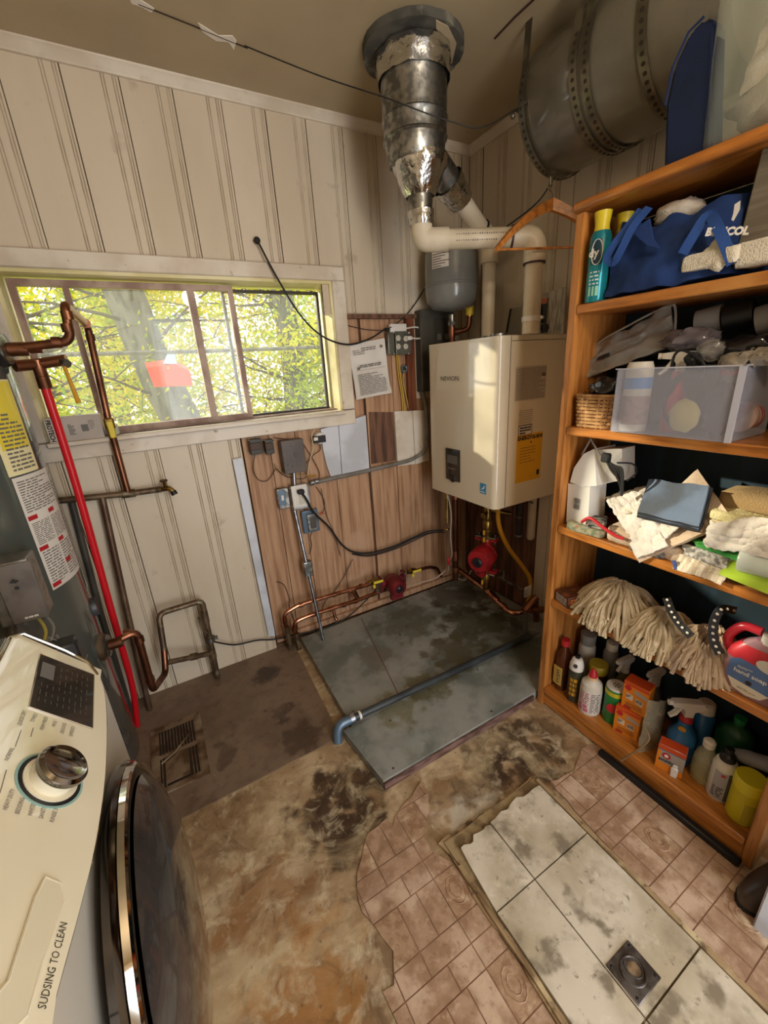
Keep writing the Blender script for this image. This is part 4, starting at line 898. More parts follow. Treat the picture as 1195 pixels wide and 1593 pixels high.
def ball_valve(c, ax, out, lab, hm=m_yel, name='ball_valve', sc=1):
    c = V(c); ax = V(ax).normalized(); out = V(out).normalized(); sd = ax.cross(out); t = thing(name, c, lab, 'valve'); rot = Matrix((sd, ax, out)).transposed()
    MB().lathe(c-ax*.028*sc, [(0, 0), (.015*sc, 0), (.015*sc, .012*sc), (.020*sc, .017*sc), (.020*sc, .040*sc), (.015*sc, .044*sc), (.015*sc, .056*sc), (0, .056*sc)], 10, ax).build('body', m_brass, t)
    MB().cyl(c, c+out*.034*sc, .006*sc, n=10).build('stem', m_brass, t)
    mb = MB(); mb.box(c+out*.035*sc+ax*.02*sc, (.014*sc, .062*sc, .006*sc), rot, .002); mb.build('handle', hm, t)
    mb = MB(); mb.box(c+out*.012*sc+sd*.026*sc, (.022*sc, .016*sc, .010*sc), rot, .003); mb.build('drain_handle', hm, t)
    return t
ball_valve(w(580, 905, .078), xd_, (0, -1, .25), 'brass valve with yellow handles just left of the plank wall pump')
ball_valve(w(640, 888, .075), xd_, (0, -1, .25), 'brass valve with yellow handles just right of the plank wall pump')
single(MB().tube(smoothpts([pc1+V((.06, -.06, -.03)), w(655, 906, .09), w(678, 899, .1), w(695, 885, .11), w(699, 873, .12), w(703, 880, .14), w(712, 898, .18), w(723, 902, .24), w(733, 888, .3)]), .0045, 8), 'pump_cord', mat('pale_cord', '#b9a28e', .5), 'pale cord linking the two red pumps with a sagging loop', 'cord')

# ------------------------------------------------------------------ boiler
BX, BY0, BY1, BZ0, BZ1 = 1.28, 1.305, 1.805, .775, 1.515
bo = thing('wall_boiler', (1.48, 1.555, BZ0), 'large glossy cream wall-hung boiler in the corner with a dark control panel', 'boiler')
mb = MB(); r0 = .028
poly = [(BX+.4, BY0), (BX+.4, BY1), (BX+r0, BY1)] + [(BX+r0-math.sin(a)*r0, BY1-r0+math.cos(a)*r0) for a in [k*math.pi/12 for k in range(1, 7)]] + [(BX+r0-math.cos(a)*r0, BY0+r0-math.sin(a)*r0) for a in [k*math.pi/12 for k in range(0, 7)]] + [(BX+.062, BY0)]
poly = [(x, y, BZ0) for x, y in poly]
MB().prism(poly[:-1]+[], (0, 0, BZ1-BZ0)).build('cabinet', m_boil, bo, sharp=50)
mb = MB(); mb.b2((BX+.0635, BY0-.0015, BZ0+.003), (BX+.0655, BY0+.002, BZ1-.002)); mb.b2((BX+.066, BY0-.0012, BZ1-.022), (BX+.40, BY0, BZ1-.020)); mb.build('panel_seam', m_gdark, bo)
ys = lambda u, v: at(u, v, x=BX-.0012)
xsf = lambda u, v: at(u, v, y=BY0-.0012)
a, b = ys(694, 696), ys(716, 752)
pn = MB().b2((BX-.006, a.y, b.z+.004), (BX+.002, b.y, a.z), .003, 2).build('control_panel', m_screen, bo)
MB().b2((BX-.007, a.y-.016, a.z-.075), (BX-.006, b.y+.016, a.z-.032), .0005).build('display', m_glassd, pn)
mb = MB(); mb.b2((BX-.0075, a.y-.03, a.z-.155), (BX-.006, b.y+.03, a.z-.150)); mb.build('button_ring', m_galv, pn)
MB().lathe((BX-.006, (a.y+b.y)/2, a.z-.15), [(0, 0), (.022, 0), (.020, .003), (0, .003)], 20, (-1, 0, 0)).build('dial', m_black, pn)
mb = MB(); print_lines(mb, (BX-.0065, a.y-.022, a.z-.105), (0, -1, 0), (0, 0, 1), .06, .008, 1, 2, .8); mb.build('panel_print', m_inkg, pn)
text('logo', 'NEVION', .030, (BX-.0004, 1.695, 1.345), (0, -1, 0), (0, 0, 1), m_ink, bo, width=.135)
es = MB().b2((BX-.0015, 1.4, .838), (BX, 1.36, .888)).build('blue_star_label', mat('blue_label', '#2f8fc0', .4), bo)
mb = MB(); mb.prism([(BX-.002, 1.394, .856), (BX-.002, 1.378, .872), (BX-.002, 1.366, .882), (BX-.002, 1.374, .862)], (-.0003, 0, 0)); print_lines(mb, (BX-.0016, 1.396, .842), (0, -1, 0), (0, 0, 1), .032, .008, 1, 8, .8); mb.build('label_print', m_white, es)
# right side: rating plate, small label, warning box, yellow energy label
def sidep(u0, v0, u1, v1): p, q = xsf(u0, v0), xsf(u1, v1); return p.x, q.z, q.x, p.z
m_side = mat('side_rating_print', '#887e72', .5)
x0, z0, x1, z1 = sidep(803, 571, 848, 619)
rp = MB().b2((x0, BY0-.0010, z0), (x1, BY0, z1)).build('rating_plate', mat('rating_plate', '#b8ac9b', .4), bo)
mb = MB(); print_lines(mb, (x0+.004, BY0-.0012, z0+.004), (1, 0, 0), (0, 0, 1), x1-x0-.008, z1-z0-.01, 20, 17, .45, .05); mb.b2((x1-.03, BY0-.0018, z1-.045), (x1-.006, BY0-.001, z1-.032)); mb.build('printed_text', m_side, rp)
x0, z0, x1, z1 = sidep(808, 638, 828, 660)
mb = MB(); print_lines(mb, (x0, BY0, z0), (1, 0, 0), (0, 0, 1), x1-x0, z1-z0, 8, 19, .35, .05); mb.build('small_print', m_side, bo)
x0, z0, x1, z1 = sidep(807, 663, 827, 676)
mb = MB(); mb.b2((x0, BY0-.0012, z0), (x1, BY0, z1)); wl = mb.build('warning_label', m_paper, bo)
mb = MB()
for a_, b_ in (((x0, z0), (x1, z0+.003)), ((x0, z1-.003), (x1, z1)), ((x0, z0), (x0+.003, z1)), ((x1-.003, z0), (x1, z1))): mb.b2((a_[0], BY0-.0018, a_[1]), (b_[0], BY0-.0012, b_[1]))
print_lines(mb, (x0+.008, BY0-.0014, z0+.006), (1, 0, 0), (0, 0, 1), x1-x0-.016, z1-z0-.012, 3, 23, .6, .05); mb.build('label_print', m_ink, wl)
x0, z0, x1, z1 = sidep(805, 678, 840, 743)
eg = MB().b2((x0, BY0-.0014, z0), (x1, BY0, z1)).build('energy_label', mat('energy_yellow', '#dba51c', .45), bo)
text('lettering', 'ENERGYGUIDE', .022, (x0+.003, BY0-.0014, z1-.024), (1, 0, 0), (0, 0, 1), m_ink, eg, bold=.0012, width=x1-x0-.006)
mb = MB(); print_lines(mb, (x0+.02, BY0-.0016, z0+.09), (1, 0, 0), (0, 0, 1), (x1-x0)*.6, .08, 6, 29, .15, .1); mb.b2((x1-.028, BY0-.002, z0+.02), (x1-.010, BY0-.0014, z0+.045)); mb.prism([(x0+(x1-x0)*.5, BY0-.0016, z1-.042), (x0+(x1-x0)*.54, BY0-.0016, z1-.033), (x0+(x1-x0)*.58, BY0-.0016, z1-.042)], (0, -.0004, 0)); mb.build('label_print', m_ink, eg)
mb = MB(); mb.cyl((1.345, 1.375, BZ1), (1.345, 1.375, BZ1+.012), .034); mb.build('inlet_collar', m_galv, bo)
MB().b2((1.31, 1.33, BZ0-.012), (1.66, 1.79, BZ0), .004).build('bottom_plate', m_gdark, bo)
# expansion tank above
et = thing('expansion_tank', (1.40, 1.80, 1.60), 'smooth grey expansion tank standing above the back corner of the boiler', 'expansion tank')
tc = V((1.435, 1.80, 0)); tc.z = 0
MB().lathe(tc, [(0, 1.665), (.035, 1.667), (.098, 1.682), (.122, 1.71), (.130, 1.75), (.130, 1.775), (.133, 1.778), (.133, 1.784), (.130, 1.787), (.129, 1.91), (.122, 1.95), (.098, 1.98), (.035, 1.995), (0, 1.997)], 40).build('tank', mat('tank_grey', '#7c7d79', .22, coat=.4, c2='#73746f', sc=4), et)
mb = MB(); mb.grid(lambda s, t: tc+V((math.cos(D2(-172+38*s))*.1308, math.sin(D2(-172+38*s))*.1308, 1.845+.085*t)), 8, 2); lb = mb.build('label', m_paper, et)
mb = MB(); mb.grid(lambda s, t: tc+V((math.cos(D2(-172+38*s))*.1314, math.sin(D2(-172+38*s))*.1314, 1.915+.035*t)), 8, 1)
for k in range(6): mb.grid(lambda s, t: tc+V((math.cos(D2(-170+(20+9*(k % 3))*s))*.1314, math.sin(D2(-170+(20+9*(k % 3))*s))*.1314, 1.85+k*.010+.003*t)), 5, 1)
mb.build('label_print', m_ink, lb)
mb = MB(); mb.cyl(tc+V((0, 0, 1.655)), tc+V((0, 0, 1.60)), .016); mb.cyl(tc+V((0, 0, 1.62)), tc+V((0, 0, 1.605)), .02, n=6); mb.build('nipple', m_galv, et)
cx_ = thing('tank_feed_pipe', tc+V((0, 0, 1.55)), 'copper tee and elbow carrying a yellow-tagged air vent under the grey tank', 'pipe')
MB().cyl(tc+V((0, 0, 1.61)), tc+V((0, 0, 1.40)), .014).build('riser', m_copper, cx_)
p0 = tc+V((0, 0, 1.57)); p1 = p0+V((.085, -.03, .012)); p2 = p1+V((.005, 0, .06))
MB().tube(bent([p0, p1, p2], .03), .013, 12).build('elbow_pipe', m_copper, cx_)
mb = MB(); fitting(mb, p0, (0, 0, 1), .0175, .05); fitting(mb, p0+V((.025, -.01, .003)), (.9, -.3, .1), .0165, .02); fitting(mb, tc+V((0, 0, 1.52)), (0, 0, 1), .017, .03); mb.parts('fitting', m_copper, cx_)
mb = MB(); mb.cyl(p2, p2+V((0, 0, .008)), .019); mb.cyl(p2+V((0, 0, .045)), p2+V((0, 0, .06)), .012); mb.cyl(p2+V((0, 0, .06)), p2+V((0, 0, .08)), .006); mb.box(p2+V((.004, 0, .082)), (.02, .006, .006)); mb.build('air_vent', m_brass, cx_)
vt_ = MB().cyl(p2+V((0, 0, .006)), p2+V((0, 0, .047)), .0215).build('yellow_tag', m_yel, cx_)
# PVC flue pipes and duct
DX, DY = 1.035, 1.50
du = thing('vent_duct', (DX, DY, H), 'large galvanised vent duct dropping from a rough ceiling hole with foil-taped reducers', 'duct')
MB().lathe((DX, DY, 0), [(.118, H-.035), (.118, H-.08), (.115, H-.085), (.113, H-.20), (.117, H-.205), (.113, H-.21), (.111, H-.255), (.115, H-.26), (.108, H-.266), (.101, H-.32), (.098, H-.326), (.095, H-.33), (.0, H-.331)], 40).build('duct', m_galv, du)
MB().cyl((DX, DY, H-.036), (DX, DY, H-.0), .116, n=36).build('top_section', m_galv, du)
def crumple(c, prof, axis, mt, parent, name, amp=.004, seed=0, n=44, seg=4):
    "wrinkled foil sleeve"
    ax = V(axis).normalized(); q = V((0, 0, 1)).rotation_difference(ax); mb = MB(); L_ = len(prof)-1; rings = []
    for i in range(L_*seg+1):
        k = min(i//seg, L_-1); t = (i-k*seg)/seg; r = prof[k][0]*(1-t)+prof[k+1][0]*t; z = prof[k][1]*(1-t)+prof[k+1][1]*t; ring = []
        for j in range(n):
            a = 2*math.pi*j/n; p = V((math.cos(a)*r, math.sin(a)*r, z)); nn = noise.noise(V((math.cos(a)*3.2+seed, math.sin(a)*3.2, z*16)))+.6*noise.noise(V((math.cos(a)*8+seed, math.sin(a)*8, z*30)))
            p = V((math.cos(a)*(r+amp*(1+1.6*nn)), math.sin(a)*(r+amp*(1+1.6*nn)), z)); p.rotate(q); ring.append(V(c)+p)
        rings.append(ring)
    mb.rings(rings, caps=False); return mb.build(name, mt, parent, sharp=60)
crumple((DX, DY, H-.10), [(.118, 0), (.120, .04), (.121, .07)], (0, 0, 1), m_foil, du, 'foil_tape', .006)
crumple((DX+.012, DY-.005, H-.425), [(.048, 0), (.062, .02), (.080, .06), (.095, .09), (.099, .112)], (0, 0, 1), m_foil, du, 'foil_tape', .004, 3)
MB().lathe((DX+.012, DY-.005, H-.475), [(0, 0), (.044, 0), (.045, .03), (.048, .055), (0, .055)], 28).build('reducer', m_galv, du)
crumple((DX+.014, DY-.006, H-.515), [(.040, 0), (.044, .02), (.046, .045)], (0, 0, 1), m_foil, du, 'foil_tape', .003, 5)
co = MB(); P = [(math.cos(k*math.pi/24)*(.172+R.uniform(-.004, .004)), math.sin(k*math.pi/24)*(.165+R.uniform(-.004, .004))) for k in range(48)]
co.prism([(DX+x, DY+y, H-.024) for x, y in P], (0, 0, .024)); co.build('ceiling_collar', mat('rough_collar', '#55524a', .8, c2='#37352f', sc=9, c3='#7b7666', sc3=14, bump=.5), du)
co = MB(); P = [(-.06, -.172), (.10, -.15), (.085, -.115), (.03, -.12), (-.02, -.142), (-.05, -.135), (-.10, -.13)]
P = [(.165, -.04), (.12, -.12), (.05, -.165), (.0, -.17), (.02, -.145), (.06, -.12), (.09, -.06), (.13, -.03)]
single(MB().prism([(DX+x-.02, DY+y+.012, H-.0275) for x, y in P], (0, 0, .003)), 'plaster_patch', m_ceil, 'smear of ceiling paint over the duct collar edge', 'plaster')
# second branch
b0 = V((DX+.055, DY+.02, H-.26)); bend = V((1.492, 1.60, 1.925)); bd = (bend-b0).normalized(); bl = (bend-b0).length
MB().cyl(b0, b0+bd*.16, .052, n=28).build('side_branch', m_galv, du)
crumple(b0+bd*.15, [(.056, 0), (.052, .03), (.046, .07), (.043, .10)], bd, m_foil, du, 'foil_tape', .004, 9)
pv2 = thing('branch_flue_pipe', b0+bd*.5, 'white plastic pipe sloping from the duct branch down behind the front pipe', 'pipe')
e0 = b0+bd*.23; e1 = b0+bd*(bl-.055)
MB().cyl(e0, e1, .036, n=24).build('pipe', m_pvc, pv2)
V2 = V((1.445, 1.60, 0))
V2.x = bend.x
mb = MB(); mb.tube(bent([e1-bd*.02, bend, bend-V((0, 0, .085))], .06, 7), .042, 20); mb.build('elbow', m_pvc, pv2)
MB().tube([e1-bd*.02, e1-bd*.027], .0425, 20).build('black_band', m_rubber, pv2)
MB().cyl((V2.x, V2.y, 1.86), (V2.x, V2.y, BZ1+.02), .030, n=24).build('down_pipe', m_pvc, pv2)
MB().cyl((V2.x, V2.y, BZ1+.0), (V2.x, V2.y, BZ1+.02), .036, n=24).build('coupling', m_galv, pv2)
mb = MB(); print_lines(mb, e0+bd*.03+V((0, 0, 0)), bd, (0, 0, 1), .16, .016, 2, 4, .5); 
pv = thing('front_flue_pipe', (DX+.2, DY, 1.87), 'white plastic flue pipe elbowing from the duct bottom across to the boiler top', 'pipe')
q0 = V((DX+.014, DY-.006, H-.50)); 
zt = 1.872
V1_ = V((1.40, 0, 0)); V1_.y = at(828, 470, x=1.40).y
q1 = V((q0.x, q0.y, zt)); q2 = V((V1_.x, V1_.y, 1.850)); q3 = V((V1_.x, V1_.y, BZ1))
MB().tube(bent([q0, q1, q1.lerp(q2, .5), q2, q3], .07, 8), .034, 24).build('pipe', m_pvc, pv)
dd = (q2-q1).normalized()
mb = MB(); mb.tube(bent([q0+V((0, 0, .0)), q1, q1+dd*.10], .072, 8), .0405, 24); mb.build('elbow', m_pvc, pv)
mb = MB(); mb.tube(bent([q2-dd*.085, q2, q2-V((0, 0, .085))], .06, 8), .0405, 24); mb.build('elbow', m_pvc, pv)
for c, d in ((q2-dd*.088, dd), (q2-V((0, 0, .088)), V((0, 0, 1)))): MB().cyl(c-d*.003, c+d*.003, .0412, n=24).build('primer_ring', mat('purple_primer', '#3c2430', .5), pv)
up = V((0, 0, 1)); nn_ = dd.cross(up)
mb = MB()
for row, ang in ((0, 0.25), (1, -.35)):
    for k in range(26 if row == 0 else 18):
        s = .13+k*.0085; p = q1+dd*s+(-nn_*-1)*math.cos(ang)*.0343+up*math.sin(ang)*.0343
        if p.y > q1.y: p = q1+dd*s-nn_*math.cos(ang)*.0343+up*math.sin(ang)*.0343
        mb.box(p, (.0045, .001, R.uniform(.002, .006)))
mb.build('pipe_print', m_inkg, pv)
cl = thing('pipe_clamp', (V1_.x, V1_.y, 1.57), 'white strap clamp with black fitting on the flue pipe above the boiler', 'clamp')
MB().cyl((V1_.x, V1_.y, 1.56), (V1_.x, V1_.y, 1.578), .037, n=24).build('band', m_white, cl)
mb = MB(); mb.sph((V1_.x+.03, V1_.y-.025, 1.572), .009, n=8); mb.cyl((V1_.x+.015, V1_.y-.035, 1.572), (V1_.x+.05, V1_.y-.015, 1.575), .004); mb.build('screw', m_chrome, cl)
MB().lathe((V1_.x+.045, V1_.y-.03, BZ1), [(0, 0), (.014, 0), (.014, .01), (.017, .014), (.014, .03), (0, .032)], 14).build('black_fitting', m_black, cl)
# papers in plastic sleeves pinned behind the pipe
for k, (q, lab, mt) in enumerate((([(795, 480), (838, 472), (842, 520), (788, 520)], 'grey framed sheet standing on the boiler behind the flue pipe', mat('sleeve_grey', '#8f8878', .3)),
      ([(842, 458), (880, 446), (876, 520), (845, 520)], 'plastic sleeve of papers standing on the boiler right of the flue pipe', mat('sleeve_clear', '#b3a88f', .15, c2='#7f7662', sc=25, st=(4, 4, .6), bump=.6, bsc=30)))):
    t = thing('paper_sleeve', (1.6, 1.45, BZ1), lab, 'papers'); P = [at(u, v, x=1.60+.02*k) for u, v in q]
    MB().prism(P, (.006, 0, 0)).build('sheet', mt, t)
    if k == 0: MB().tube([P[0], P[3]], .006, 6).build('dark_edge', m_rubber, t)
    else: MB().prism([at(u, v, x=1.615) for u, v in ((838, 466), (852, 463), (850, 472), (838, 476))], (.002, 0, 0)).build('orange_corner', mat('orange_corner', '#b5603a', .5), t); MB().prism([at(u, v, x=1.612) for u, v in ((840, 474), (851, 472), (848, 505), (841, 500))], (.002, 0, 0)).build('dark_insert', m_black, t)
# steel tank slung from the ceiling
ta = V((1.49, 1.28, 2.235)); tr0 = .19
kt = thing('hanging_tank', ta, 'big grey steel tank slung sideways under the ceiling by perforated straps', 'tank')
MB().lathe(ta, [(0, -.045), (.06, -.042), (.12, -.03), (.165, -.012), (tr0, .02), (tr0, .56), (.165, .60), (.1, .62), (0, .63)], 56, (0, -1, 0)).build('shell', m_gtank, kt)
for i, yy in enumerate((1.255, 1.06, 1.02, .86)):
    mb = MB(); rr_ = tr0+.0035; wdt = .026; n = 44; rings = []
    a0, a1 = math.radians(-200), math.radians(20)
    pts = [(ta.x+math.cos(a0+(a1-a0)*k/n)*rr_, ta.z+math.sin(a0+(a1-a0)*k/n)*rr_) for k in range(n+1)]
    pts = [(pts[0][0]+.01, H)]+pts+[(pts[-1][0]-.01, H)]
    for x, z in pts: rings.append([V((x, yy-wdt/2, z)), V((x, yy+wdt/2, z)), V((x+(x-ta.x)*.012, yy+wdt/2, z+(z-ta.z)*.012)), V((x+(x-ta.x)*.012, yy-wdt/2, z+(z-ta.z)*.012))])
    mb.rings(rings); s_ = mb.build('strap', m_strap, kt)
    mb = MB()
    for k in range(36):
        a = a0+(a1-a0)*(k+.5)/36; d = V((math.cos(a), 0, math.sin(a))); c = V((ta.x, yy, ta.z))+d*(rr_+.0024); mb.cyl(c, c+d*.0014, .0052, n=8)
    mb.build('strap_holes', m_gap, s_)
mb = MB(); mb.box((ta.x-.185, 1.255, ta.z-.02), (.012, .05, .012)); mb.cyl((ta.x-.195, 1.29, ta.z-.02), (ta.x-.195, 1.23, ta.z-.02), .004); mb.sph((ta.x-.2, 1.285, ta.z-.035), .009, n=8); mb.build('strap_bolt', m_strap, kt)
mb = MB(); mb.cyl((ta.x-.03, 1.255, ta.z-.19), (ta.x-.03, 1.255, ta.z-.22), .005); mb.build('strap_bolt', m_strap, kt)
single(MB().tube(smoothpts([(.525, 1.715, 2.432), at(500, 119, y=1.58), at(600, 152, y=1.42), at(655, 173, y=1.355), at(705, 190, y=1.31), at(750, 198, y=1.28), (1.297, 1.262, 2.215)]), .002, 6), 'hanging_wire', m_rubber, 'thin dark wire drooping from the ceiling across the duct to the hanging tank', 'wire')
single(MB().tube(smoothpts([(1.47, 1.255, 2.03), (1.44, 1.3, 1.97), (1.40, 1.42, 1.92), (1.37, 1.5, 1.89), (1.33, 1.58, 1.885)]), .003, 6), 'hanging_wire', m_rubber, 'dark wire curving from the tank strap down behind the plastic pipes', 'wire')
single(MB().tube([at(770, 60, z=H-.004), at(800, 28, z=H-.004), at(830, 0, z=H-.004), at(850, -20, z=H-.004)], .003, 6), 'ceiling_wire', m_bw, 'short brown wire stapled to the ceiling left of the hanging tank', 'wire')
mb = MB(); mb.tube([at(215, 6, z=H-.001), at(300, 40, z=H-.001), at(385, 75, z=H-.001)], .0022, 5); mb.build('seam', m_gap, ceiling)
for pts_ in ([(200, -6), (212, -4), (240, 14), (236, 20), (222, 12), (205, 6)], [(308, 36), (318, 42), (340, 56), (362, 56), (368, 64), (364, 78), (356, 66), (336, 64), (315, 50)]):
    MB().prism([at(u, v, z=H-.002) for u, v in pts_], (0, 0, .003)).build('plaster_patch', m_plaster, ceiling)
# wooden hanger
hg_ = thing('coat_hanger', (1.29, 1.1, 2.0), 'wooden coat hanger hanging from the tank strap by a thin wire', 'hanger')
yh = 1.255
c = at(858, 318, y=yh); l = at(772, 388, y=yh); r_ = at(893, 345, y=1.2); r2_ = c+(r_-c).normalized()*.25
mb = MB()
def arm(a, b):
    n = 8; out = []
    for k in range(n+1):
        t = k/n; p = a.lerp(b, t)+V((0, 0, .022*math.sin(t*math.pi)*.9)); wz = .020*(1-t)+.010*t; wy = .008
        out.append([p+V((0, s1*wy, s2*wz)) for s1, s2 in ((-1, -1), (1, -1), (1, 1), (-1, 1))])
    mb.rings(out)
arm(c, l); arm(c, r2_); mb.build('arms', m_shelf, hg_)
mb = MB(); mb.tube([l+V((.008, 0, 0)), r2_+V((0, 0, -.004))], .0042, 8); mb.build('trouser_bar', m_shelf, hg_)
hk = [c+V((0, 0, .015)), c+V((0, 0, .035)), V((1.452, 1.255, 2.005)), V((1.456, 1.255, 2.024)), V((1.468, 1.255, 2.022)), V((1.466, 1.255, 2.008))]
MB().tube(smoothpts(hk), .0016, 6).build('hook', m_chrome, hg_)
# under the boiler: pipes, second pump, gas hose
def bp(u, v, y): return at(u, v, y=y)
up_ = thing('boiler_supply_pipe', (1.38, 1.78, .5), 'brown copper pipe dropping from the boiler back corner with a brass tap', 'pipe')
pA, pB = bp(708, 778, 1.72), bp(711, 890, 1.72); pB.x = pA.x
MB().cyl((pA.x, 1.72, BZ0-.01), (pA.x, 1.72, .20), .018).build('pipe', mat('brown_copper', '#5a3420', .4, .8, c2='#3d2316', sc=10), up_)
mb = MB(); fitting(mb, (pA.x, 1.72, .73), (0, 0, 1), .023, .04); fitting(mb, (pA.x, 1.72, .36), (0, 0, 1), .022, .06); fitting(mb, (pA.x, 1.72, .27), (0, 0, 1), .022, .03); mb.parts('fitting', m_copper, up_)
c = bp(696, 822, 1.76); mb = MB(); mb.cyl((c.x, 1.76, .765), (c.x, 1.76, .56), .011); mb.cyl(c+V((-.01, -.01, 0)), c+V((.06, -.02, 0)), .006); mb.sph(c+V((-.012, -.012, 0)), .011, n=10); mb.build('brass_tap', m_brass, up_)
single(MB().tube(smoothpts([bp(697, 770, 1.66), bp(702, 800, 1.66), bp(701, 835, 1.66), bp(703, 862, 1.68), bp(699, 873, 1.72), bp(697, 888, 1.75)]), .004, 8), 'hanging_cable', mat('grey_cord', '#9b9186', .5), 'grey cord hanging straight down from under the boiler', 'cord')
single(MB().box(bp(698, 873, 1.70), (.018, .014, .05), None, .005), 'red_twist_tie', m_pump2, 'little red tie bundling the cords between the two pumps', 'tie')
c2 = bp(740, 868, 1.50); PX = bp(757, 868, 1.50).x
pump('circulator_pump', (PX, 1.50, c2.z), (0, 0, 1), (-.92, -.40, 0), m_pump2, 'brighter red circulator pump upright under the boiler', 1.45)
bq = thing('boiler_return_valves', (PX, 1.5, .7), 'stack of brass valves and fittings between the boiler and the bright red pump', 'fittings')
z_p = c2.z
MB().lathe((PX, 1.5, 0), [(0, z_p+.085), (.034, z_p+.085), (.034, z_p+.10), (.022, z_p+.105), (.026, z_p+.14), (.022, z_p+.145), (.026, z_p+.15), (.026, z_p+.19), (.018, z_p+.20), (.022, z_p+.23), (.018, z_p+.24), (.018, BZ0-.012), (0, BZ0-.012)], 14).build('valve_stack', m_brass, bq)
MB().lathe((PX, 1.5, 0), [(0, z_p-.085), (.034, z_p-.085), (.034, z_p-.10), (.022, z_p-.105), (.028, z_p-.13), (.026, z_p-.16), (.018, z_p-.17), (.018, z_p-.22), (0, z_p-.22)], 14).build('lower_valve', m_brass, bq)
mb = MB(); mb.cyl((PX, 1.5, z_p+.255), (PX+.12, 1.46, z_p+.215), .013); mb.build('side_outlet', m_brass, bq)
for dz, dx in ((.145, -.045), (.105, -.045), (-.10, -.05), (-.145, -.05)):
    MB().box((PX+dx, 1.475, z_p+dz), (.014, .008, .028), None, .003).build('yellow_handle', m_yelg, bq)
mb = MB(); mb.lathe((PX-.045, 1.47, z_p+.245), [(0, 0), (.015, 0), (.015, .02), (0, .02)], 12, (-1, -.3, 0)); mb.cyl((PX-.045, 1.47, z_p+.245), (PX, 1.5, z_p+.245), .007); mb.build('purge_cap', m_brass, bq)
rl = thing('low_copper_line', (PX+.1, 1.4, z_p-.2), 'copper line running low from the bright red pump to the shelf side', 'pipe')
L0 = V((PX, 1.5, z_p-.215)); La = bp(700, 890, 1.72)
MB().tube(bent([bp(712, 885, 1.72), L0+V((0, 0, -.005)), bp(795, 955, 1.30), bp(815, 951, 1.28), bp(838, 945, 1.28)], .04), .014, 12).build('pipe', m_copnew, rl)
mb = MB(); dq = (bp(795, 955, 1.30)-L0).normalized()
for t in (.15, .3, .42, .7): fitting(mb, L0.lerp(bp(795, 955, 1.30), t), dq, .018, .02)
mb.parts('fitting', m_copnew, rl)
MB().tube(bent([bp(815, 950, 1.28), bp(828, 935, 1.28), bp(836, 928, 1.27)], .03), .018, 12).build('tee', m_copper, rl)
mb = MB(); mb.cyl(bp(833, 935, 1.28), bp(835, 965, 1.28), .017); mb.cyl(bp(826, 950, 1.27), bp(845, 948, 1.27), .017); mb.build('tee', m_copper, rl)
gp = thing('gas_hose', (1.35, 1.35, .6), 'yellow coated gas hose curving down under the boiler to a white tag', 'hose')
MB().tube(smoothpts([bp(776, 776, 1.42), bp(776, 815, 1.42), bp(790, 850, 1.40), bp(812, 880, 1.38), bp(824, 900, 1.36), bp(824, 925, 1.35), bp(819, 950, 1.33)]), .0115, 10).build('hose', m_yelg, gp)
MB().box(bp(821, 920, 1.325), (.05, .004, .062), None, .001).build('tag', m_white, gp)
mb = MB(); q = bp(814, 930, 1.322); print_lines(mb, q, (1, 0, 0), (0, 0, 1), .034, .045, 6, 2, .35); mb.build('tag_print', m_inkg, gp)
single(MB().tube([bp(818, 955, 1.25), bp(817, 985, 1.25)], .013, 10), 'grey_riser', mat('grey_riser', '#6e6a60', .4, .5), 'short grey riser joining the copper line to the black drain pipe end', 'pipe')
tv = thing('test_valve', (1.4, 1.45, .4), 'small steel test valve with lever right of the bright red pump', 'valve')
mb = MB(); mb.cyl(bp(775, 897, 1.42), bp(812, 918, 1.38), .007); mb.cyl(bp(783, 900, 1.42), bp(784, 888, 1.42), .007); mb.build('body', m_galv, tv)
MB().tube([bp(777, 889, 1.41), bp(784, 886, 1.41), bp(784, 893, 1.41)], .004, 6).build('lever', m_galv, tv)
def vpipe(name, u, v0, v1, y, r, mt, lab, cat='pipe', z1=BZ0-.01):
    t0, t1 = bp(u, v0, y), bp(u, v1, y); t = thing(name, (t0.x, y, t1.z), lab, cat)
    MB().lathe((t0.x, y, 0), [(0, t1.z), (r*.7, t1.z+.002), (r, t1.z+r*.7), (r, z1), (0, z1)], 20).build('pipe', mt, t); return t, t0.x
vpipe('white_condensate_pipe', 829, 780, 838, 1.42, .022, m_pvc, 'capped white plastic pipe hanging from the right of the boiler')
t, xx = vpipe('black_union_pipe', 810, 780, 836, 1.45, .013, m_blackp, 'thin black pipe with steel unions between gas hose and white pipe')
mb = MB(); zq = bp(810, 803, 1.45).z; fitting(mb, (xx, 1.45, zq), (0, 0, 1), .018, .012); zq = bp(810, 832, 1.45).z; fitting(mb, (xx, 1.45, zq), (0, 0, 1), .018, .012); mb.build('union', m_galv, t)
single(MB().tube(smoothpts([bp(838, 778, 1.5), bp(850, 783, 1.48), bp(862, 795, 1.45), (1.62, 1.40, .72)]), .003, 6), 'wall_wire', m_rubber, 'thin black wire on the right wall beside the boiler bottom', 'wire')

